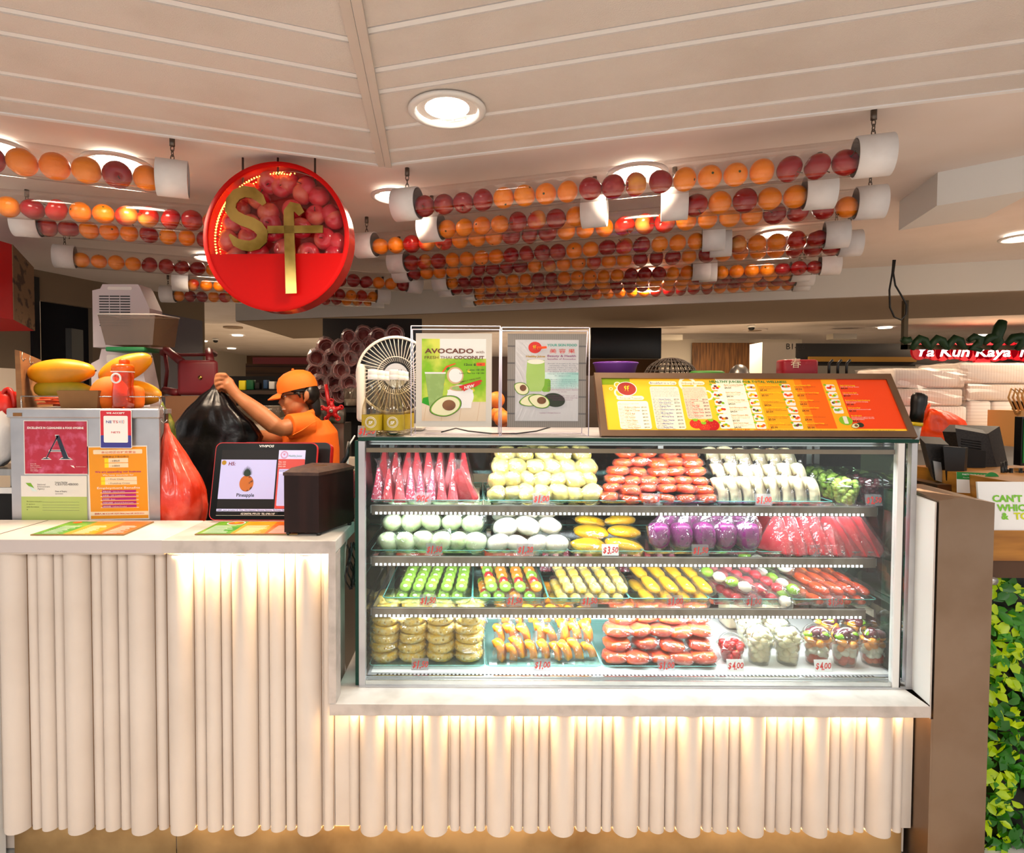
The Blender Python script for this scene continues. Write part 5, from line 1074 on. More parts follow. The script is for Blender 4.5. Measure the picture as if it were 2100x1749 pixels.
R(.045, .225 * .67, .44, .97, .001, .0013, 'menu_pale', .008); R(.165, .265, .15, .97, .001, .0013, 'menu_beige', .008); R(.277, .36, .15, .78, .001, .0013, 'menu_peach', .008)
m.ell(B(.085, .20), .034, .028, .0012, .0014, 'pic_white', MM); m.ell(B(.085, .20), .031, .0255, .0014, .0016, 'sf_brown', MM)
R(.045, .14, .34, .42, .0012, .0014, 'menu_pale', .009); R(.165, .262, .045, .12, .0012, .0014, 'menu_pale', .009); R(.273, .36, .045, .12, .0012, .0014, 'menu_pale', .009)
for k, (cx, cy, s_) in enumerate(((.300, .87, .018), (.352, .89, .022), (.326, .925, .017))):
    m.ell(B(cx, cy), s_ * 1.12, s_ * .96, .001, .0014 + k * .0003, 'new_red' if k != 1 else 'straw_red', MM)
    for j in range(9): m.ell((B(cx, cy)[0] + s_ * .7 * math.cos(j * 2.4) * (j / 9) ** .5, B(cx, cy)[1] + s_ * .6 * math.sin(j * 2.4) * (j / 9) ** .5), .0009, .0006, .0014 + k * .0003, .0015 + k * .0003, 'sf_yellow', MM, 6)
    for j in range(4): m.ell((B(cx, cy)[0] - .006 + .004 * j, B(cx, cy)[1] + s_ * .8), .0022, .006, .0014 + k * .0003, .0017 + k * .0003 + j * 1e-5, 'pic_lime', MM, 8, .5 - .3 * j)
cols = [(.392, 6), (.512, 6), (.635, 6), (.79, 4)]; fr_cols = ['menu_orange3', 'avo_rim', 'menu_red', 'sf_yellow', 'new_red', 'choc', 'green_apple', 'menu_orange1']; r_ = random.Random(2)
for x, n_ in cols:
    for k in range(n_):
        y = .10 + .147 * k; R(x - .012, x + .021, y, y + .125, .0014, .0018, 'pic_white', .005)
        for j in range(4): m.ell(B(x - .004 + .007 * j * .9, y + .06 + r_.uniform(-.02, .025)), .0052, .0042, .0018, .002 + j * .0001, fr_cols[r_.randrange(8)], MM, 12)
        m.ell(B(x - .012, y + .01), .005, .004, .002, .0022, 'pic_lime', MM, 12)
m.ell(B(.807, .80), .022, .017, .0016, .0018, 'pic_lime', MM); R(.80, .814, .72, .86, .0018, .002, 'cream_drink', .003); avo(m, *B(.832, .90), .014, .009, MM, .002); m.ell(B(.85, .88), .012, .009, .0018, .002, 'avo_skin', MM)
m.build('menu_print', t)
m = MB(); zz = .0022; sflogo(m, *B(.085, .20), .016, MM, .0017)
def tx(s_, x, y, size, mm, fit=None, al='l', b_=0.0, sh=0.0):
    m.text(s_, *B(x, y), size, mm, MM, z=zz, align=al, bold=b_, shear=sh, fit=fit * wi if fit else None, res=1)
tx('Tropical Teasers', .093, .405, .012, 'orange_ink', .075, 'c'); tx('Breakfast in a Cup', .2135, .108, .014, 'blue_ink', .088, 'c'); tx('Hi-Energy Boosters', .3165, .108, .012, 'orange_ink', .075, 'c')
tx('HEALTHY JUICES FOR TOTAL WELLNESS', .378, .075, .0125, 'green_ink', .27, 'l', .03)
tx('Relax and enjoy our range of tasty', .048, .50, .005, 'orange_ink', .07); tx('"Tropical Teasers"', .048, .525, .005, 'orange_ink', .035)
TTm = [('TT-101', 'Bollywood Blaster', '5.00', 'Banana • Grapefruit • Pineapple'), ('TT-102', 'High Vit C Drink', '4.00', 'Cucumber • Kiwifruit'), ('TT-103', 'Punch Ball', '5.00', 'Avocado • Celery • Grapes'), ('TT-104', 'Hi Tension', '4.00', 'Celery • Lemon • Pineapple'), ('TT-105', 'Acher Shaker', '4.50', 'Banana • Pineapple • Strawberry'), ('TT-106', 'Cool Juice', '4.50', 'Cucumber • Strawberry • Watermelon'), ('TT-107', 'Wacky Whizzard', '4.50', 'Green Apple • Cucumber • Mango')]
BFm = [('BF-201', 'Green Passion', '5.50', 'Apple • Avocado • Celery • Kiwifruit • Lemon'), ('BF-202', 'Kiwi Quencher', '5.50', 'Celery • Grapes • Kiwifruit • Lemon'), ('BF-203', 'Papaya Flyer', '4.50', 'Carrot • Papaya • Pear'), ('BF-204', 'Strawberry Sunrise', '4.00', 'Orange • Strawberry'), ('BF-205', 'Morning After', '4.50', 'Cucumber • Orange • Papaya'), ('BF-206', 'Morning Glory', '4.00', 'Rock Melon'), ('BF-207', 'Super Vitamin', '4.00', 'Kiwifruit • Strawberry'), ('BF-208', 'Morning Dew', '3.50', 'Celery • Honeydew'), ('BF-209', 'Bumpy Ride', '5.00', 'Green Apple • Beetroot • Celery')]
EBm = [('EB-301', 'Liven Up', '3.50', 'Green Apple • Honeydew • Pineapple'), ('EB-302', 'ABC', '5.00', 'Apple • Beetroot • Carrot'), ('EB-303', 'Sky High', '4.50', 'Lime • Pear • Pineapple'), ('EB-304', 'Sweet Green', '5.00', 'Grapes • Honeydew • Kiwifruit'), ('EB-305', 'Battery Charge', '4.50', 'Grapes • Kiwifruit'), ('EB-306', 'Juicy Lucy', '4.00', 'Strawberry • Watermelon')]
for rows_, x, y0_, dy, mm, wd in ((TTm, .048, .575, .063, 'orange_ink', .095), (BFm, .169, .42, .066, 'blue_ink', .090), (EBm, .279, .42, .062, 'new_red', .078)):
    for i, (a_, b_, c_, d_) in enumerate(rows_):
        y = y0_ + dy * i; tx(a_, x, y, .0068, 'ink_grey', .02); tx(b_, x + .021, y, .0072, mm, min(.0031 * len(b_), wd - .043), b_=.02); tx('$' + c_, x + wd, y, .0072, 'ink', .018, 'r', .02); tx(d_, x, y + .027, .0045, 'ink', min(.0019 * len(d_), wd), b_=.01)
for i, s_ in enumerate(('Natural food such as fruits & vegetables', 'have abundance of vitamins, minerals,', 'phytochemical & anti-oxidants that are good', 'for prevention and defend against diseases.', 'Therefore, start your day with an excellent', 'breakfast with our range of "Breakfast in a', 'Cup"')): tx(s_, .168, .195 + i * .031, .0048, 'ink_grey', .0022 * len(s_))
for i, s_ in enumerate(('After a strenuous workout session, your', 'body is craving for nutrients to replace', 'everything that was lost. It is extremely', 'important to eat or drink well and take the', 'right food to boost up your energy level. Try', 'our range of "Natural Energy Booster" to', 'keep you energised all day long.')): tx(s_, .279, .195 + i * .031, .0048, 'orange_ink', .0018 * len(s_))
HJ = [[('Apple·Cucumber·Kiwifruit', 'Improve skin complexion', '4.50'), ('Apple·Carrot·Tomato', 'Improve skin complexion & eliminate bad breath', '4.00'), ('Cucumber·Orange·Ginger', 'Improve skin texture & moisture, & reduce body heat', '4.50'), ('Apple·Bittergourd·Milk', 'Avoid bad breath & reduce internal body heat', '4.50'), ('Papaya·Pineapple·Milk', 'Rich in Vitamin C, E, Iron. Improve skin complexion & metabolism', '3.50'), ('Apple·Carrot·Ginger', 'Boost & cleanse our system, prevent indigestion', '4.00')],
      [('Apple·Cucumber·Ginger·Pear', 'Clear body heat, counteracts toxicity, lowers blood pressure & fight oxidization', '5.00'), ('Apple·Tomato·Carrot·Ginger', 'For Detoxing Body', '5.50'), ('Apple·Celery·Cucumber', 'Prevent cancer, reduce cholesterol & eliminate stomach upset', '4.50'), ('Apple·Celery·Banana·Lemon', 'To dispel excess salts, nourishes the bladder & kidney', '3.50'), ('Honeydew·Watermelon·Grape', 'Rich in Vitamin C + Vitamin B2 that increase cell activity', '5.50'), ('Apple·Carrot·Mango', 'Improve Immune System, regulate body heat', '5.00')],
      [('Banana·Pineapple·Milk', 'Rich in Vitamin with nutritious & prevent constipation', '3.50'), ('Apple·Beetroot·Carrot·Orange', 'For Total Body, kidney, urinary', '5.50'), ('Green Apple·Grapes', 'Helps control blood & protein, anti-oxidant', '4.50'), ('Tomato·Cucumber·Tomato', 'Improve Immune System', '4.00'), ('Carrot·Kiwi', 'Promote blood flow, Anti-cancer tonic', '4.00'), ('Beetroot·Grapes·Orange', 'Detoxified kidneys & anaemia & good for liver', '5.00')],
      [('Apple·Carrot·Orange', 'Lower risk of heart disease', '4.00'), ('Carrot·Green Apple', 'Ultimate detox of body', '3.50'), ('Beetroot·Green Apple·Strawberry', 'Protect our bodies from damaging free radicals', '5.00'), ('Kiwi·Lemon·Pear', 'Promote respiratory tract health', '5.00'), ('Avocado Juice', 'Avocado oil strengthens the skin by stimulating collagen, thereby reducing wrinkles', '4.80')]]
for (x, _), rows_, m1, m2, m3 in zip(((.425, 0), (.547, 0), (.67, 0), (.83, 0)), HJ, ('orange_ink', 'sf_yellow', 'sf_yellow', 'sf_yellow'), ('ink', 'ink', 'ink', 'pic_white'), ('ink', 'ink', 'ink', 'ink')):
    for i, (a_, b_, c_) in enumerate(rows_):
        y = .13 + .147 * i; tx(a_, x, y, .0068, m1, min(.0028 * len(a_), .085), b_=.02)
        w_ = b_.split(' '); L_ = ['']
        for q in w_:
            if len(L_[-1]) + len(q) > 32: L_.append('')
            L_[-1] += q + ' '
        for j, s_ in enumerate(L_[:3]): tx(s_.strip(), x, y + .026 + .022 * j, .0046, m2, min(.0023 * len(s_), .08))
        tx('$' + c_, x, y + .04 + .022 * len(L_[:3]), .0085, m3, .024, b_=.025)
tx('Upsize to 16OZ + $0.50', .40, .985, .007, 'new_red', .075, b_=.02); tx('Less/No Ice + $0.50', .49, .985, .007, 'new_red', .06, b_=.02); tx('Disclaimer: The information above is a general guidance only. It is not intended as a substitute for advice from a physician or other health care professional.', .56, .985, .0042, 'ink', .40)
m.build('menu_lettering', t)
m = MB()
for x in (wx0 + .05, (wx0 + wx1) / 2, wx1 - .05): m.tube([(x, ty + .02, tz - .03), (x, ty + .06, zt)], .004, 'steel', 6)
m.build('rear_support', t)
# ------------------------------------------------------------------ on the cashier counter
mat('menu_card_green', '4c9c28', .3, n=(14, '8cc43c', .45, .65)); mat('menu_card_amber', 'f8a41c', .3, n=(18, 'f8bc3c', .5, .7)); mat('menu_card_orange', 'ec7020', .3, n=(18, 'f08c3c', .5, .7)); mat('board_edge', '8c7040', .7)
def card(c0, c1, c2, c3, lab, logo):   # corners: front left, front right, back right, back left (pixels)
    z = ztop + .0008; q = [PZ(*c_, z) for c_ in (c0, c1, c2, c3)]
    t = thing('menu_card', lab, 'menu', (q[0] + q[2]) / 2); m = MB(); th_ = .003
    m.hexa(q + [p + Vector((0, 0, th_)) for p in q], 'board_edge'); m.build('board', t)
    m = MB(); L = lambda s_, f: q[0].lerp(q[1], s_).lerp(q[3].lerp(q[2], s_), f) + Vector((0, 0, th_ + .0004))
    for a_, b_, mm in ((.01, .34, 'menu_card_green'), (.34, .67, 'menu_card_amber'), (.67, .99, 'menu_card_orange')): m.add([L(a_, .02), L(b_, .02), L(b_, .98), L(a_, .98)], [(0, 1, 2, 3)], mm)
    m.build('print', t)
    m = MB(); org = L(0, 0); ex, ey = (q[1] - q[0]), (q[3] - q[0]); M = plane(org + Vector((0, 0, .0003)), ex, ey); w_, h_ = ex.length, ey.length
    if logo: m.ell((w_ * .22, h_ * .84), .03, .026, 0, .0003, 'pic_white', M); m.ell((w_ * .22, h_ * .84), .026, .022, .0003, .0005, 'menu_orange3', M); sflogo(m, w_ * .22, h_ * .84, .014, M, .0006)
    else: m.ell((w_ * .12, h_ * .9), .014, .012, 0, .0003, 'menu_orange3', M)
    for s_ in range(3):
        for k in range(11): m.rect(w_ * (.05 + .325 * s_ + (0 if logo else .04)), w_ * (.05 + .325 * s_ + rng.uniform(.17, .25)), h_ * (.07 + .055 * k), h_ * (.07 + .055 * k + .012), 0, .0003, 'pic_white' if s_ != 1 else 'menu_pale', M)
    m.build('print_details', t)
card((62, 1098), (254, 1098), (316, 1071), (145, 1071), 'green to orange menu card lying on the white counter, left one', False)
card((399, 1097), (610, 1097), (628, 1071), (452, 1071), 'green to orange menu card with a logo lying on the marble counter', True)
# dark wooden box
mat('dark_wood', '1e0c0a', .4, spec=.25, n=(3, '2c1410', .4, .7, (8, 8, .6))); mat('dark_wood_top', '3a2018', .5, n=(60, '4c3022', .4, .7)); mat('brass_slot', '8c6c24', .35, 1)
fx0, fx1 = P(583, 1090, 1.80).x, P(655, 1090, 1.80).x; fz0, fz1 = ztop + .010, P(600, 975, 1.80).z; dx, dy_ = .085, .15
t = thing('wooden_box', 'dark brown wooden collection box on the end of the marble counter', 'box', ((fx0 + fx1) / 2, 1.87, ztop))
f0, f1 = Vector((fx0, 1.80, 0)), Vector((fx1, 1.795, 0)); g0, g1 = f0 + Vector((.035, .17, 0)), f1 + Vector((.072, .165, 0))
m = MB(); q = [f0, f1, g1, g0]; m.hexa([Vector((p.x, p.y, fz0)) for p in q] + [Vector((p.x, p.y, fz1)) for p in q], 'dark_wood'); m.build('body', t)
cen = (f0 + f1 + g0 + g1) / 4
m = MB(); e = lambda p, k, z_: Vector((cen.x + (p.x - cen.x) * k, cen.y + (p.y - cen.y) * k, z_)); zl = P(640, 962, 1.84).z + .004
m.hexa([e(p, 1.03, fz1) for p in q] + [e(p, 1.03, fz1 + .010) for p in q], 'dark_wood_top'); m.hexa([e(p, 1.0, fz1 + .010) for p in q] + [e(p, .78, fz1 + .022) for p in q], 'dark_wood_top')
m.ell((cen.x + .01, cen.y), .022, .006, fz1 + .022, fz1 + .0226, 'brass_slot'); m.build('lid', t)
for i, p in enumerate(q):
    m = MB(); pp = e(p, .88, ztop + .0005); m.cyl(pp, pp + Vector((0, 0, .0095)), .007, 'black', 10); m.build('foot', t)
# point-of-sale screen
mat('screen_lilac', 'b0acd4', .3, emis='a8a4d0', es=.42); mat('screen_black', '221e1e', .3, spec=.15); mat('screen_red', 'c03020', .3, emis='c83020', es=.3); mat('pos_black', '0a0909', .25, spec=.12); mat('red_trim', 'd82020', .35); mat('pine_body', 'c46a20', .5, n=(60, '4c2410', .48, .56), emis='8c4410', es=.12); mat('pine_leaf', '1c3424', .5); mat('maroon_ink', '7c1830', .6); mat('lilac2', 'c4c0e4', .3, emis='b8b4dc', es=.4)
a, b_ = PZ(427, 1066, ztop + .001), PZ(640, 1066, ztop + .001); Yp = 1.985
bl_, br_ = P(427, 1065, Yp), P(641, 1065, Yp); tl_, tr_ = P(447, 907, Yp + .055), P(653, 907, Yp + .055)
bl_.z = br_.z = ztop + .006; upv = (tl_ - bl_)
MP = plane(bl_, br_ - bl_, Vector((0, tl_.y - bl_.y, tl_.z - bl_.z))); Wp = (br_ - bl_).length; Hp = math.hypot(tl_.y - bl_.y, tl_.z - bl_.z); sk = (tl_.x + tr_.x - bl_.x - br_.x) / 2 / Hp
MP = MP @ Matrix(((1, sk * .6, 0, 0), (0, 1, 0, 0), (0, 0, 1, 0), (0, 0, 0, 1)))
t = thing('cashier_screen', 'black customer display with red edge showing a pineapple picture', 'screen', (bl_ + br_) / 2)
m = MB(); m.rect(0, Wp, 0, Hp, -.012, -.001, 'red_trim', MP, .022); m.rect(.003, Wp - .003, .003, Hp - .003, -.001, .001, 'pos_black', MP, .020); m.build('bezel', t)
def D(x, y): return x * Wp, (1 - y) * Hp
m = MB()
def RD(x0_, x1_, y0_, y1_, z0_, z1_, mm, r=0): a_, c_ = D(x0_, y1_), D(x1_, y0_); m.rect(a_[0], c_[0], a_[1], c_[1], z0_, z1_, mm, MP, r)
RD(.07, .66, .10, .92, .001, .0012, 'screen_black'); RD(.07, .61, .225, .73, .0012, .0014, 'screen_lilac'); RD(.625, .885, .10, .85, .0012, .0014, 'lilac2'); RD(.625, .885, .215, .85, .0014, .0015, 'screen_red', .003); RD(.64, .878, .345, .815, .0015, .0016, 'screen_lilac', .003); RD(.64, .87, .385, .405, .0016, .0017, 'lilac2'); RD(.07, .885, .855, .885, .0012, .0016, 'lilac2'); RD(.07, .86, .935, .939, .0012, .0016, 'offwhite')
m.build('display', t)
m = MB(); m.ell(D(.335, .53), Wp * .068, Hp * .105, .0014, .0018, 'pine_body', MP)
for k in range(17):
    q_ = math.radians(-70 + k * 140 / 16); L = .030 * (1 - .35 * abs(q_)) ; x, y = D(.335, .44); x2, y2 = x + L * math.sin(q_) * 1.1, y + L * math.cos(q_) * 1.25; m.prism([(x - .004, y), (x + .004, y), (x2, y2)], .0018, .002 + k * 1e-5, 'pine_leaf', MP)
m.text('H5:', *D(.145, .30), .017, 'maroon_ink', MP, z=.002, bold=.02, shear=.1); m.text('Pineapple', *D(.335, .70), .0165, 'ink', MP, z=.002, align='c', bold=.015, fit=Wp * .17)
m.ell(D(.10, .265), .008, .008, .0016, .0018, 'gold_ink', MP); m.text('Healthy Juices', *D(.72, .185), .010, 'green_ink', MP, z=.002, shear=.35, fit=Wp * .135)
for r_ in (.0125, .010): m.tube([MP @ Vector((D(.68, .16)[0] + r_ * math.cos(2 * math.pi * k / 24), D(.68, .16)[1] + r_ * math.sin(2 * math.pi * k / 24), .0018)) for k in range(24)], .0005, 'new_red', 4, closed=True)
sflogo(m, *D(.68, .16), .007, MP, .0018, 'new_red')
for i, s_ in enumerate(('TAL: 4.50', 'PAY: 4.50', 'CHG: 0.00')): m.text(s_, *D(.63, .262 + .029 * i), .0068, 'pic_white', MP, z=.0022, fit=Wp * .07)
m.text('Item Name            Qty    Subtotal', *D(.645, .372), .0045, 'ink', MP, z=.0022, fit=Wp * .2)
m.text('AMK, Jem, Junction 8, Nex, Northpoint, Novena Square, Parkway Parade, Paya Lebar', *D(.075, .878), .0062, 'ink', MP, z=.0022, fit=Wp * .80, shear=.2, bold=.01)
m.text('ViViPOS', *D(.50, .062), .011, 'pic_white', MP, z=.0022, align='c', bold=.03, shear=.1, fit=Wp * .145); m.text('AZ DIGITAL PTE LTD  TEL: 6748-1147', *D(.47, .925), .0078, 'pic_white', MP, z=.0022, align='c', bold=.02, shear=.15, fit=Wp * .33)
m.build('screen_lettering', t)
m = MB(); m.rect(Wp * .14, Wp * 1.06, Hp * .06, Hp * 1.05, -.14, -.10, 'red_trim', MP, .02); m.rect(Wp * .145, Wp * 1.055, Hp * .065, Hp * 1.045, -.142, -.096, 'black', MP, .02); m.box(bl_.x + .1, br_.x - .06, Yp + .06, Yp + .16, ztop - .28, ztop + .05, 'black'); m.build('rear_terminal', t)
# steel canister, glasses and gap clutter next to the case
c = P(694, 1060, 2.02); m = MB(); M = Matrix.Translation((c.x + .008, 2.03, ztop - .002)); z_ = P(690, 968, 2.02).z - ztop
t = thing('steel_canister', 'polished steel canister behind the wooden box', 'canister', (c.x, 2.03, ztop)); m.lathe([(.001, .002), (.042, .002), (.045, .006), (.045, z_), (.047, z_ + .004), (.043, z_ + .004), (.041, .01), (.001, .01)], 'steel_bright', 32, M); m.build('body', t)
m = MB(); m.tube([P(u, v, 2.0) for u, v in ((715, 905), (712, 935), (700, 955), (690, 975))], [.004, .008, .009, .004], 'black', 8); m.build('strap', label='black strap hanging from the case edge over the canister', cat='strap')
m = MB(); m.tube([P(u, v, 2.02) for u, v in ((728, 893), (716, 912), (713, 950), (720, 1000), (716, 1060), (708, 1130), (702, 1250), (706, 1360), (712, 1402), (722, 1410))], .003, 'white', 6); m.build('white_cable', label='white cable looping down the gap left of the display case', cat='cable')
mat('gap_dark', '20201e', .8)
b = MB(); b.box(XR + .001, CX0 - .016, 2.10, 2.12, zled + .001, 1.02, 'gap_dark'); b.build('gap_shade_sheet', kind='structure')  # dark sheet standing in for the shade of the cavity beside the case
m = MB(); 
for k in range(7): y0 = 1.86 + .02 * k; m.tube([(XR + .008 + .003 * (k % 3), y0 + .03 * math.sin(j * .9 + k), .985 - .018 * j - .004 * k) for j in range(9)], .003, 'black', 5)
m.build('cable_tangle', label='tangle of black cables in the gap beside the display case', cat='cable')
# ------------------------------------------------------------------ left: steel cabinet with notices
mat('cab_steel', 'c4c4c8', .38, .75, n=(5, 'a8a8ae', .4, .7)); mat('papaya_y', 'e0940c', .4, n=(5, 'b87c14', .5, .75, (1, 2, 1))); mat('papaya_g', 'b09418', .45, n=(6, '6c7c18', .42, .65)); mat('cap_orange', 'f07008', .7, bump=(200, .1)); mat('carton', '94683c', .8, n=(5, '7c542c', .4, .7))
mat('bottle_orange', 'f06408', .25); film('bottle_clear', 'ff9c40', .06, .5, .05, .25, 'f88030'); mat('straw_orange', 'e0501c', .4); mat('wood_ply', '9c6c40', .7, n=(4, '805430', .4, .7, (1, 1, 6))); mat('bucket_red', 'c01c0c', .35); mat('bag_white', 'f0ecea', .35, bump=(30, .5))
mat('cert_red', 'b82840', .35, n=(3.5, 'd8688c', .5, .78, (8, 8, 8))); mat('letter_navy', '242c40', .4); mat('nea_green', 'b8cc70', .4); mat('nea_white', 'ece8e0', .4); mat('nets_red', 'd82838', .4); mat('nets_blue', '3c3c94', .4); mat('poster_amber', 'f09c10', .4); mat('poster_cream', 'f8e4c0', .4); mat('magenta', 'b0107c', .4)
YC = 2.03; a, c_ = P(25, 1060, YC), P(326, 838, YC); zc0 = c_.z
cab = thing('steel_cabinet', 'stainless steel cabinet front behind the counter covered with notices', 'cabinet', ((a.x + c_.x) / 2, YC, 0))
XB = P(337, 838, 2.33).x
m = MB(); m.hexa([(a.x, YC, .02), (c_.x, YC, .02), (XB, 2.33, .02), (a.x, 2.33, .02), (a.x, YC, zc0 - .004), (c_.x, YC, zc0 - .004), (XB, 2.33, zc0 - .004), (a.x, 2.33, zc0 - .004)], 'cab_steel'); m.build('body', cab)
m = MB(); zl_ = P(100, 857, YC).z; m.rbox(((a.x + c_.x) / 2, YC + .004, (zc0 + zl_) / 2), (c_.x - a.x + .012, .032, zc0 - zl_), .004, 'cab_steel', seg=1, smooth=False); m.hexa([(a.x, YC + .01, zc0 - .004), (c_.x, YC + .01, zc0 - .004), (XB, 2.33, zc0 - .004), (a.x, 2.33, zc0 - .004), (a.x, YC + .01, zc0), (c_.x, YC + .01, zc0), (XB, 2.33, zc0), (a.x, 2.33, zc0)], 'cab_steel'); m.box(a.x + .02, a.x + .05, YC - .0135, YC - .0128, zl_ + .006, zl_ + .018, 'carton'); m.build('top_lip', cab)
m = MB(); q = P(336, 1000, YC + .33); m.box(q.x + .004, q.x + .022, YC + .31, YC + .33, .05, P(333, 842, YC + .1).z, 'steel'); m.box(q.x + .002, q.x + .032, YC + .305, YC + .335, P(333, 852, YC + .1).z, P(333, 842, YC + .1).z, 'cab_steel'); m.build('side_post', cab)
yn = YC - .0005
def notice(name, label, u0, u1, v0, v1, tilt=0, Y=yn):
    a_, b_ = P(u0, v1, Y), P(u1, v0, Y); w_, h_ = b_.x - a_.x, b_.z - a_.z
    M = plane((a_.x, Y, a_.z), (math.cos(tilt), 0, math.sin(tilt)), (-math.sin(tilt), 0, math.cos(tilt)))
    return thing(name, label, 'notice', a_), M, w_, h_, (lambda x, y: (x * w_, (1 - y) * h_))
t, M, W, H, A = notice('hygiene_certificate', 'crimson laminated certificate with a big navy letter A', 52, 178, 864, 971)
m = MB(); m.rect(-.003, W + .003, -.003, H + .003, 0, .0006, 'nea_white', M); m.rect(0, W, 0, H, .0006, .0010, 'cert_red', M); m.build('sheet', t)
m = MB(); m.text('EXCELLENCE IN CLEANLINESS & FOOD HYGIENE', *A(.5, .145), .010, 'pic_white', M, z=.0014, align='c', bold=.03, fit=W * .90)
def bigA(s, z, mm):
    for pts in ([(.34, .70), (.36, .70), (.545, .29), (.53, .27)], [(.50, .27), (.56, .27), (.70, .70), (.62, .70)], [(.40, .555), (.60, .555), (.605, .57), (.395, .57)], [(.27, .72), (.42, .72), (.37, .70), (.32, .70)], [(.56, .72), (.76, .72), (.71, .70), (.60, .70)]):
        cx, cy = sum(p[0] for p in pts) / 4, sum(p[1] for p in pts) / 4
        m.prism([A(x + (.010 * s * (1 if x > cx else -1)), y + (.012 * s * (1 if y > cy else -1))) for x, y in pts][::-1], z, z + .0003, mm, M)
bigA(1, .0012, 'pic_white'); bigA(0, .0018, 'letter_navy')
for i in range(5): m.text(('Licence No.', 'Name of Licensee', 'Location of Premises', 'Date of Issue', 'Date of Expiry')[i], *A(.09, .82 + .033 * i), .0045, 'pic_white', M, z=.0014, res=1)
m.text('National Environment Agency', *A(.82, .87), .004, 'pic_white', M, z=.0014, fit=W * .16, res=1); m.prism([A(.73, .84), A(.78, .845), (A(.80, .89)), A(.76, .87)][::-1], .0012, .0015, 'pic_white', M); m.build('lettering', t)
t, M, W, H, A = notice('food_licence', 'pale green and white food licence sheet under the crimson certificate', 45, 178, 976, 1072)
m = MB(); m.rect(0, W, 0, H, 0, .0006, 'nea_green', M); m.rect(0, W, H * .56, H, .0006, .0009, 'nea_white', M); m.build('sheet', t)
m = MB(); m.text('National', *A(.25, .20), .0085, 'ink_grey', M, z=.0014); m.text('Environment', *A(.25, .245), .0085, 'ink_grey', M, z=.0014); m.text('Agency', *A(.25, .29), .0085, 'ink_grey', M, z=.0014)
m.prism([A(.07, .15), A(.15, .15), A(.20, .26), A(.12, .22)][::-1], .0012, .0014, 'avo_rim', M); m.prism([A(.13, .22), A(.17, .24), A(.25, .33), A(.17, .32)][::-1], .0014, .0016, 'glass_teal', M)
m.text('Licence Number', *A(.52, .145), .0065, 'ink_grey', M, z=.0014, bold=.02); m.text('CE07054B000', *A(.52, .20), .0115, 'ink', M, z=.0014, fit=W * .35); m.text('Date of Expiry', *A(.52, .34), .0070, 'ink_grey', M, z=.0014, bold=.02); m.text('26/03/2020', *A(.52, .39), .006, 'ink_grey', M, z=.0014)
for i, s_ in enumerate(('The licence is issued to', 'to operate a', 'under the business', 'at')): m.text(s_, *A(.08, .555 + .057 * i), .0058, 'ink', M, z=.0014, res=1); m.rect(A(.32, 0)[0], A(.88, 0)[0], A(0, .56 + .057 * i)[1], A(0, .556 + .057 * i)[1], .0008, .001, 'ink_grey', M)
m.build('lettering', t)
t, M, W, H, A = notice('payment_sticker', 'red and blue payment sticker reading WE ACCEPT on the cabinet lip', 206, 270, 841, 919, Y=YC - .0137)
m = MB(); m.rect(0, W, 0, H, 0, .001, 'pic_white', M, .004); m.rect(.002, W - .002, H * .30, H - .002, .001, .0013, 'nets_red', M, .003); m.rect(.002, W - .002, .002, H * .34, .0011, .0014, 'nets_blue', M, .003); m.rect(W * .12, W * .88, H * .15, H * .85, .0014, .0018, 'pic_white', M, .004); m.build('sticker_body', t)
m = MB(); m.text('WE ACCEPT', *A(.5, .10), .0085, 'pic_white', M, z=.0022, align='c', bold=.03, fit=W * .58); m.text('NE', *A(.20, .34), .0125, 'nets_blue', M, z=.0022, bold=.015, fit=W * .18); m.text('TS', *A(.40, .34), .0125, 'nets_red', M, z=.0022, bold=.015, fit=W * .18)
for k in range(4): m.tube([M @ Vector((A(.60 + .045 * k, .305)[0] + .003 * math.cos(q), A(0, .305)[1] + (.004 + .0012 * k) * math.sin(q), .0021)) for q in [-1, -.5, 0, .5, 1]], .0007, 'nets_red' if k % 2 else 'nets_blue', 4)
m.text('NETS', *A(.5, .605), .009, 'nets_red', M, z=.0022, align='c', bold=.015, fit=W * .28); m.build('lettering', t)
t, M, W, H, A = notice('hiring_poster', 'amber hiring poster in English and Chinese at the right of the cabinet', 187, 303, 918, 1064, .02)
m = MB(); m.rect(-.006, W + .003, -.004, H + .004, 0, .0006, 'nea_white', M); m.rect(0, W, 0, H, .0006, .0009, 'poster_amber', M); m.rect(W * .08, W * .93, H * .905, H * .965, .0009, .0012, 'poster_cream', M, .003); m.rect(0, W, H * .045, H * .10, .0009, .0012, 'poster_cream', M)
for y0, y1, x0_, x1_ in ((.155, .215, .27, .68), (.225, .285, .27, .68), (.415, .468, .20, .82), (.472, .525, .20, .82)): m.rect(W * x0_, W * x1_, H * (1 - y1), H * (1 - y0), .0009, .0012, 'poster_cream', M); m.rect(W * x0_, W * (x0_ + .07), H * (1 - y1), H * (1 - y0), .0012, .0014, 'sf_yellow', M)
for k in range(5): y = .60 + .052 * k; m.rect(W * .18, W * .84, H * (1 - y - .040), H * (1 - y - .034), .0009, .0012, 'pic_white', M); m.rect(W * .21, W * .80, H * (1 - y - .036), H * (1 - y), .0012, .0015, 'magenta', M)
m.build('sheet', t)
m = MB(); z_ = .0020
m.text('本公司正在扩充营业', *A(.52, .085), .0085, 'new_red', M, z=z_, align='c', fit=W * .60); m.text('需聘请以下职位数位', *A(.47, .145), .0075, 'choc', M, z=z_, align='c', fit=W * .46); m.text('• 水果头手', *A(.38, .203), .007, 'choc', M, z=z_); m.text('• 水果助手', *A(.38, .273), .007, 'choc', M, z=z_)
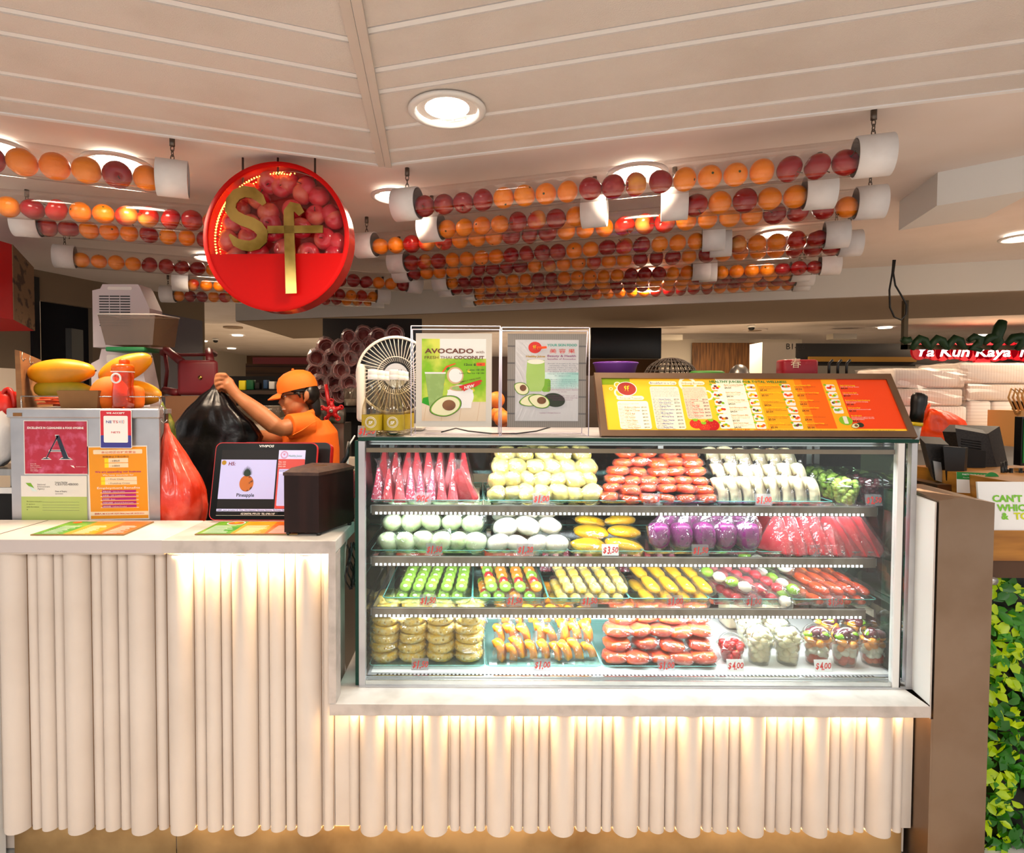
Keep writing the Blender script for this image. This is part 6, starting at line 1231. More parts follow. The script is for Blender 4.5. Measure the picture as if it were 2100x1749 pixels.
m.text('We are expanding our business', *A(.5, .355), .0085, 'magenta', M, z=z_, align='c', bold=.02, fit=W * .80); m.text('We have vacancies for', *A(.5, .400), .0085, 'pic_white', M, z=z_, align='c', fit=W * .54); m.text('• Fruit Chefs', *A(.33, .458), .0075, 'choc', M, z=z_, fit=W * .26); m.text('• Fruitshop Crews', *A(.33, .515), .0075, 'choc', M, z=z_, fit=W * .37)
m.text('Employment Benefits', *A(.5, .583), .0105, 'pic_white', M, z=z_, align='c', fit=W * .74)
for k, s_ in enumerate(('销售奖励 - Sales Incentive', '公积金 - CPF Contribution', '年底花红 - Bonus', '年假与病假 - Annual & Medical Leave', '提供制服 - Uniform Provided')): m.text(s_, *A(.225, .628 + .052 * k), .005, 'pic_white', M, z=z_, fit=W * min(.54, .0175 * len(s_)), res=1)
m.text('联络人: Mr Koh HP: 9277 7808 | Sam HP: 8673 5513', *A(.5, .938), .006, 'new_red', M, z=z_, align='c', fit=W * .86, bold=.015, res=1); m.build('lettering', t)
# fruit and things on the cabinet
zt2 = zc0
def papaya(u, v, Y, L, r, ang, mm, lab, dz=0):
    c = P(u, v, Y); m = MB(); n_ = 16; rings = []
    for i in range(n_ + 1):
        s_ = i / n_; x = -L / 2 + L * s_; rr = r * (max(0, math.sin(math.pi * s_)) ** .45) * (1 - .18 * s_); rr = max(rr, .001)
        rings.append([Vector((x, rr * math.cos(q), rr * math.sin(q))) * 1 for q in [2 * math.pi * k / 20 for k in range(20)]])
    M = Matrix.Translation(c) @ Matrix.Rotation(-ang, 4, 'Y'); m.loft(rings, mm, True, True, M); o = m.build('papaya', label=lab, cat='papaya')
    k = MB(); k.tube([M @ Vector((L / 2 - .006, 0, 0)), M @ Vector((L / 2 + .002, 0, 0))], [.004, .003], 'stem', 8); k.build('stem', o)
papaya(127, 763, 2.16, .250, .054, .05, 'papaya_y', 'large yellow papaya lying on top, above the green-tinged one')
papaya(132, 800, 2.16, .225, .044, -.05, 'papaya_g', 'green-tinged papaya lying under the large yellow one')
papaya(258, 755, 2.20, .215, .052, .42, 'papaya_y', 'yellow papaya tilted upwards behind the orange bottle')
papaya(284, 806, 2.24, .18, .052, -.15, 'papaya_y', 'yellow papaya low at the right end of the basket')
c = P(225, 812, 2.13)
m = MB(); m.sph((c.x, c.y, c.z), (.062, .07, .072), 'cap_orange', 24, 14, fn=lambda d: 1); m.build('spare_cap', label='orange round cap lying in the basket left of the orange bottle', cat='cap')
m = MB(); c = P(279, 815, 2.12); m.rbox((c.x, c.y, c.z), (.05, .06, .085), .022, 'cap_orange'); m.build('orange_case', label='orange rounded case just right of the orange bottle', cat='case')
t = thing('drink_bottle', 'translucent orange drink bottle with a white carrying ring', 'bottle', (P(253, 836, 2.06).x, 2.075, zt2)); c = P(253, 836, 2.075)
M = Matrix.Translation((c.x, 2.075, zt2 + .0005))
zt_b = P(253, 737, 2.075).z - zt2; s_ = zt_b / .178
m = MB(); m.lathe([(.001, .001), (.034, .001), (.037, .01), (.037, .05), (.033, .085), (.036, .112), (.035, .135)], 'bottle_clear', 28, M @ Matrix.Scale(s_, 4)); m.build('body', t)
m = MB(); m.lathe([(.001, .003), (.034, .003), (.035, .045), (.001, .046)], 'bottle_clear', 24, M @ Matrix.Scale(s_, 4)); m.build('drink', t)
m = MB(); m.lathe([(.035, .133), (.037, .135), (.037, .152), (.030, .160), (.001, .160)], 'bottle_orange', 28, M @ Matrix.Scale(s_, 4)); m.rbox((0.006, 0, .168), (.028, .03, .02), .006, 'bottle_orange', M @ Matrix.Scale(s_, 4)); m.build('cap', t)
m = MB(); m.tube([(.037 * math.cos(q), .037 * math.sin(q), .132) for q in [2 * math.pi * k / 24 for k in range(24)]], .002, 'white', 5, closed=True, M=M @ Matrix.Scale(s_, 4)); m.tube([(.016 * math.sin(q), -.041, .108 + .016 * math.cos(q)) for q in [2 * math.pi * k / 20 for k in range(20)]], .0035, 'white', 6, closed=True, M=M @ Matrix.Scale(s_, 4)); m.build('carry_ring', t)
m = MB(); a_, b_ = P(118, 836, 2.055), P(203, 801, 2.055); x0_, x1_, z0_, z1_ = a_.x, b_.x, zt2 + .0005, b_.z; Y = 2.055
m.hexa([(x0_ + .012, Y, z0_), (x1_ - .008, Y, z0_), (x1_ + .004, Y + .06, z0_), (x0_ + .02, Y + .06, z0_), (x0_, Y - .004, z1_), (x1_, Y - .004, z1_), (x1_ + .012, Y + .07, z1_), (x0_ + .012, Y + .07, z1_)], 'carton')
m.hexa([(x0_ + .004, Y, z1_), (x1_ - .004, Y, z1_), (x1_ + .006, Y + .066, z1_), (x0_ + .014, Y + .066, z1_)] + [(x0_ + .004, Y, z1_ + .0006), (x1_ - .004, Y, z1_ + .0006), (x1_ + .006, Y + .066, z1_ + .0006), (x0_ + .014, Y + .066, z1_ + .0006)], 'dark_gap'); m.build('carton_box', label='small brown tapered carton box on the steel cabinet', cat='box')
m = MB(); r_ = random.Random(3)
for k in range(26): x = P(82 + 1.6 * k, 830, 2.06).x; z = zt2 + .006 + r_.uniform(0, .034); m.tube([(x - .03, 2.07 + r_.uniform(0, .04), z), (x + .03, 2.07 + r_.uniform(0, .04), z + r_.uniform(-.003, .003))], .0028, 'straw_orange', 5)
m.build('straw_bundle', label='bundle of orange straws lying left of the carton box', cat='straws', kind='stuff')
t = thing('wire_basket', 'chrome wire basket rail around the papayas', 'basket', (P(190, 830, 2.1).x, 2.2, zt2)); m = MB()
xa_, xb_ = P(48, 813, 2.07).x, P(330, 813, 2.07).x; zr = P(190, 813, 2.07).z
m.tube([(xa_, 2.06, zr), (xb_, 2.06, zr), (P(342, 806, 2.32).x, 2.32, zr), (xa_, 2.32, zr)], .0022, 'steel_bright', 6, closed=True)
for x in (xa_, xb_): m.tube([(x, 2.06, zr), (x, 2.06, zt2)], .0022, 'steel_bright', 6)
m.build('rail', t)
m = MB(); a_, b_ = P(30, 835, 2.07), P(82, 835, 2.3)
m.hexa([(a_.x, 2.08, zt2), (a_.x + .022, 2.08, zt2), (b_.x + .03, 2.34, zt2), (b_.x, 2.34, zt2), (P(30, 717, 2.08).x, 2.08, P(30, 717, 2.08).z), (P(40, 717, 2.08).x, 2.08, P(38, 719, 2.08).z), (P(84, 738, 2.34).x, 2.34, P(84, 738, 2.34).z), (P(76, 738, 2.34).x, 2.34, P(76, 738, 2.34).z)], 'wood_ply')
m.build('plywood_board', label='upright plywood board leaning at the left end of the papayas', cat='board')
for i, (u, v) in enumerate(((46, 722), (62, 730))):
    m = MB(); c = P(u, v, 2.06 + .07 * i); m.tube([c + Vector((0, 0, 0)), c + Vector((.002, -.006, -.02)), c + Vector((.010, -.010, -.032)), c + Vector((.016, -.006, -.022))], .0018, 'screw_steel', 5); m.build('wire_hook', label=f'small wire hook on the plywood board, {("left", "right")[i]} one', cat='hook')
t = thing('red_pail', 'red plastic pail with an arched handle at the left picture edge', 'pail', P(10, 850, 2.3)); c = P(14, 860, 2.3)
m = MB(); m.lathe([(.001, .0), (.062, .0), (.052, .05), (.048, .09), (.03, .11), (.001, .112)], 'bucket_red', 26, Matrix.Translation(c)); m.build('body', t)
m = MB(); m.tube([c + Vector((.03 + .0 * q, -.03, .05 + .07 * math.sin(q))) + Vector((.026 * math.cos(q), 0, 0)) for q in [math.pi * k / 10 for k in range(11)]], .008, 'bucket_red', 8); m.build('handle', t)
m = MB(); c = P(-2, 900, 2.16); m.sph(c, (.055, .05, .10), 'bag_white', 20, 14, fn=lambda d: 1 + .14 * noise.noise(d * 3)); m.build('white_bag', label='white plastic bag at the left picture edge beside the steel cabinet', cat='bag')
t = thing('steel_shelf', 'steel side shelf at the left picture edge behind the counter', 'shelf', P(0, 1000, 2.3)); m = MB()
a_, b_ = P(-60, 960, 2.1), P(24, 955, 2.1); m.box(a_.x, b_.x, 2.1, 2.6, P(10, 975, 2.1).z, P(10, 962, 2.1).z, 'steel'); m.box(a_.x, b_.x, 2.12, 2.6, .02, P(10, 1015, 2.1).z, 'black_matte'); m.box(a_.x, b_.x, 2.1, 2.11, P(10, 1012, 2.1).z, P(10, 1000, 2.1).z, 'white_paint')
for x in (b_.x - .03, a_.x + .02): m.box(x, x + .02, 2.13, 2.15, P(10, 1015, 2.1).z, P(10, 975, 2.1).z, 'steel')
m.build('frame', t)
# red wall cupboard at top left
mat('red_panel', 'c80c14', .5); mat('newsprint', '8a6c50', .8, n=(7, '4a3628', .52, .6, (1, 1, 2.5))); mat('board_white', 'd8d0c8', .6)
c1, c2, c3, c4 = P(-90, 470, 2.7), P(24, 501, 3.0), P(68, 556, 3.55), P(-40, 570, 3.6)
b_ = [Vector((p.x, p.y, P(24, 655, 3.0).z)) for p in (c1, c2, c3, c4)]; tp = [Vector((p.x, p.y, P(24, 501, 3.0).z)) for p in (c1, c2, c3, c4)]
t = thing('wall_cupboard', 'red-faced hanging cupboard at upper left with newspaper-covered side', 'cupboard', b_[1]); m = MB(); m.hexa(b_ + tp, 'red_panel'); m.build('body', t)
m = MB(); n_ = Vector(((b_[2] - b_[1]).y, -(b_[2] - b_[1]).x, 0)).normalized() * .004
m.hexa([b_[1], b_[1] + n_, b_[2] + n_, b_[2], tp[1], tp[1] + n_, tp[2] + n_, tp[2]], 'newsprint'); m.build('newspaper', t, label='brown newspaper pages on the side')
m = MB(); m.box(b_[0].x, b_[1].x - .02, 2.9, 3.4, 0, b_[0].z - .25, 'far_cream'); m.box(b_[0].x, b_[1].x + .02, 3.4, 3.5, 0, b_[0].z, 'gap_dark'); m.build('partition_panel', label='pale panel below the red cupboard at the left edge', cat='partition')
# stacked air coolers with a clear tub
mat('cooler_white', 'cfc4c8', .5, n=(4, 'bcb0b2', .5, .8)); film('tub', 'b8a08c', .05, .4, .15, .35, 'a08870'); mat('tray_green', '146c3c', .5); mat('stool_red', '6c0c18', .45, n=(3, '540810', .4, .7)); mat('kraft', '7a5438', .8)
YA = 3.0
def cooler(v0, v1, Y, lab):
    a_, b_ = P(191, v1, Y), P(306, v0, Y); t = thing('air_cooler', lab, 'air cooler', ((a_.x + b_.x) / 2, Y + .15, a_.z)); w_, h_ = b_.x - a_.x, b_.z - a_.z; m = MB()
    pts = [(0, 0), (w_, 0), (w_, h_ * .62), (w_ * .84, h_ * .95), (w_ * .80, h_), (w_ * .18, h_), (w_ * .14, h_ * .93), (0, h_ * .90)]
    m.prism(pts, -.12, 0, 'cooler_white', plane((a_.x, Y, a_.z), (1, 0, 0), (0, 0, 1))); m.build('housing', t)
    m = MB(); M = plane((a_.x, Y, a_.z), (1, 0, 0), (0, 0, 1))
    for i in range(12):
        for k in range(3): m.rect(w_ * (.12 + .185 * k), w_ * (.29 + .185 * k), h_ * (.80 - .042 * i) , h_ * (.818 - .042 * i), 0, .001, 'black', M)
    m.build('vent_slots', t); m = MB(); m.rect(w_ * .27, w_ * .70, h_ * .91, h_ * .96, 0, .002, 'white_plastic', M, .008); m.build('handle', t)
cooler(583, 712, YA, 'upper greyish white air cooler with slotted front, behind the clear tub')
a_ = P(191, 1000, YA + .01)
cooler(716, 1010, YA + .0, 'lower greyish white air cooler under the green tray')
t = thing('storage_tub', 'cloudy clear plastic tub standing in front of the upper air cooler', 'tub', P(268, 706, 2.9)); a_, b_ = P(212, 707, 2.85), P(312, 645, 2.85); m = MB()
lo = [(a_.x + .01, 2.85, a_.z), (b_.x - .0, 2.85, a_.z), (b_.x + .03, 3.0, a_.z), (a_.x + .03, 3.0, a_.z)]; hi = [(a_.x - .02, 2.84, b_.z), (b_.x + .02, 2.84, b_.z), (b_.x + .06, 2.99, b_.z), (a_.x + .0, 2.99, b_.z)]
hx = [Vector(p) for p in lo + hi]; m.add(hx, [(3, 2, 1, 0), (0, 1, 5, 4), (1, 2, 6, 5), (2, 3, 7, 6), (3, 0, 4, 7)], 'tub'); m.build('tub_body', t)
m = MB(); m.tube(hx[4:], .004, 'offwhite', 6, closed=True); m.build('rim', t)
m = MB(); c = P(258, 716, 2.86); m.rbox((c.x, 2.92, c.z), (.19, .14, .022), .006, 'tray_green'); m.build('green_tray', label='green plastic tray under the cloudy tub', cat='tray')
t = thing('plastic_stool', 'dark red plastic stool turned on its side beside the grey board', 'stool', P(392, 812, 3.1)); YS = 3.1
m = MB(); a_, b_ = P(362, 810, YS), P(443, 738, YS); m.rbox(((a_.x + b_.x) / 2, YS + .02, (a_.z + b_.z) / 2), (b_.x - a_.x, .03, b_.z - a_.z), .02, 'stool_red', seg=3); c = (a_ + b_) / 2; m.cyl((c.x + .02, YS + .004, c.z), (c.x + .02, YS + .0, c.z), .011, 'brass', 14); m.build('seat', t)
for pts in ([(372, 742), (340, 716), (334, 724)], [(432, 742), (428, 720), (440, 726)], [(365, 806), (338, 800), (334, 806)], [(436, 806), (440, 812), (446, 806)]):
    m = MB(); m.tube([P(u, v, YS + .05 + .10 * i) for i, (u, v) in enumerate(pts)], [.022, .02, .018], 'stool_red', 8); m.build('leg', t)
m = MB(); m.tube([P(u, v, YS + .2) for u, v in ((338, 722), (343, 760), (338, 802))], .010, 'stool_red', 6); m.tube([P(u, v, YS + .2) for u, v in ((338, 720), (370, 728), (430, 727))], .010, 'stool_red', 6); m.build('stretcher', t)
m = MB(); a_, b_ = P(342, 1060, YS + .02), P(432, 812, YS + .02); m.box(a_.x, b_.x, YS + .02, YS + .35, .5, b_.z, 'kraft'); m.box(a_.x, b_.x, YS + .019, YS + .02, (b_.z + 1.0) / 2, b_.z - .04, 'kraft'); o = m.build('cardboard_box', label='brown cardboard box under the dark red stool', cat='box')
# bags
mat('bag_red', 'd43418', .3, n=(9, 'f87860', .45, .75), coat=.3, bump=(22, 1.0)); mat('bag_black', '0a090c', .3, bump=(16, .9), spec=.35)
def sack(rings, mm, n_=30, folds=.09, seed=0, fr=5):   # rings: (u_center, v, half width px, depth half m, Y)
    out = []
    for i, (u, v, hw, dp, Y) in enumerate(rings):
        c = P(u, v, Y); w_ = hw / F * Y; rr = []
        for k in range(n_):
            q = 2 * math.pi * k / n_; f = 1 + folds * (noise.noise(Vector((math.cos(q) * fr * .6, math.sin(q) * fr * .6, i * .25 + seed))) * 1.5 + .5 * math.sin(q * fr * 2 + i * .3))
            rr.append(Vector((c.x + w_ * math.cos(q) * f, c.y + dp * math.sin(q) * f, c.z)))
        out.append(rr)
    m = MB(); m.loft(out, mm); return m
def dense(r, k=3):
    o = []
    for a, b_ in zip(r, r[1:]):
        for i in range(k): s_ = i / k; o.append(tuple(x + (y - x) * s_ for x, y in zip(a, b_)))
    return o + [r[-1]]
RB = dense([(341, 868, 4, .006, 2.12), (343, 885, 7, .01, 2.12), (347, 905, 16, .03, 2.12), (353, 935, 29, .05, 2.12), (361, 970, 43, .07, 2.12), (366, 1005, 53, .085, 2.12), (367, 1040, 56, .09, 2.12), (364, 1080, 52, .09, 2.12), (360, 1110, 40, .06, 2.12)], 3)
t = thing('red_bag', 'full red plastic bag hanging from a hook beside the steel cabinet', 'bag', P(365, 1100, 2.12)); sack(RB, 'bag_red', 44, .07, 2, 6).build('sack', t)
m = MB(); m.tube([P(u, v, 2.12) for u, v in ((331, 832), (336, 842), (333, 855), (329, 862), (336, 868), (343, 862))], .0022, 'steel_bright', 6); m.build('wall_hook', label='bent steel wire hook holding the red bag', cat='hook')
# cup sleeves
film('cup_pink', 'e8a8a0', .06, .4, .2, .35, 'c87c78'); mat('cup_inner', '9c5450', .7, n=(30, 'c08880', .4, .7)); mat('cup_rim', 'e0b8b4', .4); film('sleeve_film', 'f8ecec', .04, .3, .3, .16, 'f0dcdc')
cp_ = MB(); cp_.lathe([(.036, -.0), (.040, .0), (.036, .14), (.034, .30)], 'cup_pink', 18, Matrix.Rotation(math.radians(-90), 4, 'X')); cupo = cp_.build('cup_stack', origin=(0, 0, 0))
cp_ = MB(); cp_.tube([(.040 * math.cos(q), .0, .040 * math.sin(q)) for q in [2 * math.pi * j / 20 for j in range(20)]], .0025, 'cup_rim', 5, closed=True); cp_.tube([(.030 * math.cos(q), .03, .030 * math.sin(q)) for q in [2 * math.pi * j / 20 for j in range(20)]], .002, 'cup_rim', 5, closed=True); cp_.build('rim', cupo)
cp_ = MB(); cp_.lathe([(.037, .004), (.030, .06), (.001, .062)], 'cup_inner', 18, Matrix.Rotation(math.radians(-90), 4, 'X')); cp_.build('cup_inside', cupo)
cp_ = MB(); r_ = random.Random(9); cp_.loft([[Vector((k_ * .044 * math.cos(q) * r_.uniform(.85, 1.12), y_ + r_.uniform(-.008, .008), k_ * .044 * math.sin(q) * r_.uniform(.85, 1.12))) for q in [2 * math.pi * j / 11 for j in range(11)]] for y_, k_ in ((-.05, .75), (-.03, 1.15), (0, 1.06), (.1, 1.05), (.2, .98), (.3, .95))], 'sleeve_film', False, False); cp_.build('plastic_sleeve', cupo); reg(cupo)
pos = []
for r__, (v, us) in enumerate(((690, (712, 745, 778, 806)), (712, (670, 700, 730, 762, 792, 822)), (736, (652, 684, 716, 748, 780, 810)), (760, (645, 670, 702, 734, 764, 796)), (784, (655, 688, 718, 752, 782)), (808, (664, 694, 724, 756)))):
    for i, u in enumerate(us): pos.append((u, v, r__, i))
for k, (u, v, r__, i) in enumerate(pos):
    loc = P(u + rng.uniform(-4, 4), v + rng.uniform(-4, 4), 3.75 + rng.uniform(-.04, .04)); rot = (rng.uniform(-.12, .12), 0, rng.uniform(-.35, .35)); lab = f'sleeve of clear pinkish cups, {ORD[i]} from left in {ORD[r__]} row from top'
    if k == 0: cupo.location = loc; cupo.rotation_euler = rot; tag(cupo, lab, 'cup stack', 'cup sleeves stored on the high shelf')
    else: c = copy_tree(cupo, None, loc, rot, rng.uniform(1.1, 1.3), lab, 'cup sleeves stored on the high shelf'); c['category'] = 'cup stack'
mat('rack_dark', '181410', .7); mat('dim_brown', '3a2a1c', .7)
t = thing('storage_rack', 'dark storage rack carrying the cup sleeves behind the worker', 'rack', P(740, 1000, 3.7)); a_, b_ = P(622, 845, 3.68), P(850, 826, 3.68)
m = MB(); m.box(a_.x, b_.x, 3.66, 4.15, a_.z, a_.z + .03, 'rack_dark'); m.build('shelf', t); m = MB(); m.box(a_.x, b_.x, 4.15, 4.17, .0, 2.0, 'rack_dark'); m.build('back_panel', t)
m = MB(); zb2 = P(700, 1000, 3.4).z; m.box(a_.x, b_.x + .3, 3.5, 4.15, .85, .9, 'steel'); m.box(a_.x, b_.x + .3, 3.52, 4.13, 0, .85, 'dim_brown'); m.build('lower_cabinet', t)
# juicer and small things around the worker
mat('lever_red', 'b00c14', .35); mat('gauge_green', '0c5c30', .5); mat('red_led', 'ff1010', emis='ff1010', es=6); film('tub2', 'c8c0b4', .05, .4, .1, .3, 'b0a494'); mat('dim_steel', '8a8680', .35, .8)
YJ = 3.35; t = thing('hand_juicer', 'steel hand juicer with red lever and red star knob behind the worker', 'juicer', P(680, 860, YJ))
m = MB(); c = P(652, 845, YJ); m.sph(c, (.055, .06, .085), 'dim_steel', 22, 14); m.cyl(P(668, 852, YJ), P(706, 852, YJ), .045, 'dim_steel', 20); m.build('bowl', t)
m = MB(); m.tube([P(668, 788, YJ - .05), P(673, 820, YJ - .05), P(678, 838, YJ - .06)], [.010, .012, .016], 'lever_red', 8); m.build('lever', t)
m = MB(); c = P(681, 842, YJ - .08); m.sph(c, (.032, .02, .032), 'lever_red', 14, 10)
for k in range(5): q = math.radians(20 + 72 * k); e_ = c + Vector((.055 * math.cos(q), 0, .055 * math.sin(q))); m.tube([c, e_], [.016, .011], 'lever_red', 8); m.tube([e_ + Vector((.011 * math.cos(w_), -.004, .011 * math.sin(w_))) for w_ in [2 * math.pi * j / 12 for j in range(12)]], .005, 'lever_red', 6, closed=True)
m.sph(c + Vector((0, -.02, 0)), .012, 'steel_bright', 10, 8); m.build('star_knob', t)
m = MB(); m.box(P(655, 900, YJ).x, P(705, 900, YJ).x, YJ, YJ + .2, .9, P(680, 868, YJ).z, 'dim_steel'); m.build('stand', t)
t = thing('control_box', 'dark green control box with a lit red lamp behind the worker', 'control box', P(668, 930, 3.3)); a_, b_ = P(658, 908, 3.25), P(676, 876, 3.25); m = MB(); m.box(a_.x, b_.x, 3.25, 3.34, P(668, 925, 3.25).z, b_.z, 'gauge_green'); m.box(a_.x, b_.x, 3.249, 3.34, P(668, 915, 3.25).z, P(668, 906, 3.25).z, 'gold_ink'); m.build('housing', t); m = MB(); m.sph(P(668, 887, 3.245), .006, 'red_led', 10, 8); m.build('lamp', t)
t = thing('clear_container', 'round clear container with white powder on the rack', 'container', P(720, 832, 3.5)); c = P(719, 832, 3.55); m = MB(); m.lathe([(.001, 0), (.038, 0), (.042, .10), (.044, .105)], 'tub2', 22, Matrix.Translation(c)); m.build('body', t); m = MB(); m.lathe([(.001, .002), (.037, .002), (.038, .04), (.001, .042)], 'bag_white', 20, Matrix.Translation(c)); m.build('contents', t)
for i, (u, v, w_, h_, mm) in enumerate(((718, 955, 26, 30, 'far_cream'), (718, 985, 30, 26, 'nea_white'))):
    a_ = P(u - w_ / 2, v + h_ / 2, 3.3); b_ = P(u + w_ / 2, v - h_ / 2, 3.3); m = MB(); m.box(a_.x, b_.x, 3.3, 3.4, a_.z, b_.z, mm); m.ell((0, 0), .02, .012, 0, .001, 'avo_rim', Matrix.Translation(((a_.x + b_.x) / 2, 3.3, a_.z + .03)) @ Matrix.Rotation(math.pi / 2, 4, 'X')); m.build('milk_carton', label=('upper white carton with a green oval beside the case', 'lower white carton with a green oval beside the case')[i], cat='carton')
for i, (u, v, w_, h_, mm, l) in enumerate(((495, 790, 14, 20, 'sf_yellow', 'small yellow tin'), (511, 789, 15, 20, 'gauge_green', 'dark green box'), (526, 791, 10, 14, 'rack_dark', 'small black tub'), (543, 788, 9, 18, 'navy_ink', 'small blue bottle'), (556, 790, 12, 16, 'nea_white', 'small pale cup'))):
    a_ = P(u - w_ / 2, v + h_ / 2, 4.6); b_ = P(u + w_ / 2, v - h_ / 2, 4.6); m = MB(); m.rbox(((a_.x + b_.x) / 2, 4.64, (a_.z + b_.z) / 2), (b_.x - a_.x, .06, b_.z - a_.z), .006, mm); m.build('shelf_item', label=f'{l} on the dim shelf above the worker\'s arm', cat='container')
m = MB(); a_, b_ = P(440, 830, 4.62), P(640, 801, 4.62); m.box(a_.x, b_.x, 4.55, 4.9, b_.z - .03, b_.z, 'dim_brown'); m.box(a_.x, b_.x, 4.9, 4.92, 0, b_.z + .12, 'rack_dark'); m.build('rear_shelf', label='dim brown shelf behind the worker\'s raised arm', cat='shelf')
m = MB(); c = P(525, 850, 3.4); m.rbox((c.x, 3.45, c.z), (.30, .18, .10), .02, 'tub2'); m.build('lidded_tray', label='clear lidded tray behind the worker\'s forearm', cat='tray')
m = MB(); a_, b_ = P(505, 1000, 3.3), P(600, 865, 3.3); m.box(a_.x, b_.x, 3.38, 3.7, .6, b_.z, 'far_cream')
M = plane((P(520, 880, 3.38).x, 3.379, P(520, 888, 3.38).z), (1, 0, .05), (0, 0, 1)); m.text('FRESH FRUIT', 0, .02, .02, 'ink_grey', M, z=.001) if False else None
m.build('pale_carton', label='pale carton behind the worker\'s elbow', cat='carton')
m = MB(); mat('veg_green', '4c5814', .6, n=(14, '98901c', .5, .7)); blob(m, 'veg_green', (.05, .06, .14), 5, .25, 3); o = m.build('green_bundle', label='green and yellow bundle behind the red bag', cat='vegetables', origin=(0, 0, 0)); o.location = P(334, 900, 2.45)
m = MB(); m.box(P(300, 1000, 3).x, P(640, 1000, 3).x, 2.45, 2.9, 0, .62, 'dim_brown'); m.build('rear_worktop', label='low dark worktop behind the cashier counter', cat='worktop')
# ------------------------------------------------------------------ the worker
mat('skin', 'b4764c', .5, n=(12, 'a4663e', .4, .7), sss=.15); mat('hair', '0c0908', .4); mat('shirt_orange', 'f06a08', .75, bump=(120, .15)); mat('trousers', '1c1c24', .8); mat('teeth', 'e8e0d4', .3); mat('lips', '8c4038', .5); mat('eye_white', 'd8d0c8', .3)
YW = 2.9
def W(u, v, dy=0): return P(u, v, YW + dy)
def remesh(m, name, parent, vox, label=None, sm=3):
    o = m.build(name, parent, label=label); md = o.modifiers.new('surface', 'REMESH'); md.mode = 'VOXEL'; md.voxel_size = vox; md.use_smooth_shade = True
    s_ = o.modifiers.new('smooth', 'SMOOTH'); s_.factor = .5; s_.iterations = sm; return o
feet = W(640, 900, .05); wk = thing('person', 'person in orange cap and orange polo shirt, arm raised holding a black bag open', 'person', (feet.x, feet.y, 0))
m = MB(); S = 'skin'
m.sph(W(612, 797, 0), (.082, .074, .086), S, 28, 18); m.sph(W(598, 822, -.004), (.056, .055, .062), S, 24, 16); m.sph(W(606, 832, 0), (.060, .056, .052), S, 20, 14); m.sph(W(593, 845, -.010), (.026, .030, .022), S, 16, 10)
m.tube([W(583, 811, -.028), W(577, 822, -.034), W(574.5, 829, -.036)], [.009, .0105, .0125], S, 10); m.sph(W(578, 830, -.044), (.010, .009, .008), S, 10, 8); m.sph(W(578, 829, -.024), (.010, .009, .008), S, 10, 8)
m.sph(W(590, 825, -.040), (.024, .020, .020), S, 14, 10); m.sph(W(585, 808, -.030), (.016, .030, .009), S, 12, 8); m.sph(W(583, 836.5, -.030), (.013, .022, .0075), S, 12, 8); m.sph(W(584, 841.5, -.030), (.012, .020, .0075), S, 12, 8)
m.sph(W(629, 811, -.066), (.014, .009, .025), S, 14, 10); m.sph(W(625, 822, -.064), (.007, .007, .009), S, 8, 6)
m.tube([W(611, 826, .01), W(622, 848, .01), W(634, 872, .02)], [.044, .046, .060], S, 16)
m.tube([W(636, 880, .02), W(640, 930, .03), W(640, 1000, .03)], [.10, .12, .13], S, 20)
# near arm: shoulder, elbow, wrist, palm
m.tube([W(632, 872, -.05), W(604, 874, -.11), W(576, 878, -.16), W(562, 872, -.18), W(536, 850, -.19), W(508, 828, -.20), W(488, 812, -.20), W(479, 803, -.20)], [.052, .043, .039, .041, .041, .034, .026, .025], S, 18)
m.sph(W(466, 788, -.20), (.034, .024, .036), S, 18, 12); m.tube([W(480, 804, -.20), W(468, 788, -.20)], [.026, .028], S, 14)
for k, (ku, kv, mu, mv, tu, tv, r_) in enumerate(((461, 769, 446, 769, 443, 779, .0105), (458, 776, 444, 778, 443, 788, .0105), (457, 785, 445, 788, 446, 797, .010), (459, 794, 449, 797, 451, 804, .009))):
    m.tube([W(ku + 4, kv + 4, -.205 - .004 * k), W(ku, kv, -.215), W((ku + mu) / 2, (kv + mv) / 2 - 1, -.222), W(mu, mv, -.218), W(tu, tv, -.205), W(tu + 6, tv + 3, -.195)], [r_ * 1.1, r_ * 1.15, r_, r_ * 1.05, r_ * .95, r_ * .8], S, 9)
m.tube([W(470, 800, -.19), W(460, 804, -.175), W(451, 797, -.17), W(447, 789, -.175)], [.014, .013, .011, .009], S, 9)
# far arm reaching forward
m.tube([W(612, 876, .08), W(590, 890, .06), W(566, 898, .02), W(540, 896, -.04), W(518, 892, -.10), W(505, 890, -.13)], [.05, .046, .04, .034, .026, .022], S, 14)
m.sph(W(496, 889, -.15), (.030, .02, .024), S, 12, 8)
for k in range(4): m.tube([W(492, 883 + 4 * k, -.15), W(482, 884 + 4 * k, -.165), W(476, 890 + 4 * k, -.16)], [.010, .009, .008], S, 8)
m.tube([W(497, 882, -.145), W(488, 876, -.14), W(482, 874, -.14)], [.011, .010, .008], S, 8)
remesh(m, 'body', wk, .0045)
m = MB(); S = 'shirt_orange'
m.tube([W(637, 866, .02), W(640, 885, .02), W(638, 920, .03), (W(638, 960, .03)), W(640, 1040, .03)], [.088, .125, .14, .14, .145], S, 24); m.sph(W(634, 874, -.04), (.066, .06, .056), S, 18, 12)
m.tube([W(636, 872, -.05), W(612, 872, -.095), W(592, 874, -.135)], [.066, .060, .058], S, 20); m.tube([W(620, 878, .10), W(590, 892, .06), W(572, 896, .03)], [.066, .060, .055], S, 18)
m.tube([W(650, 868, .03), W(652, 900, .03)], [.06, .08], S, 14)
o = remesh(m, 'polo_shirt', wk, .006)
m = MB(); cc_ = W(628, 849, .01)
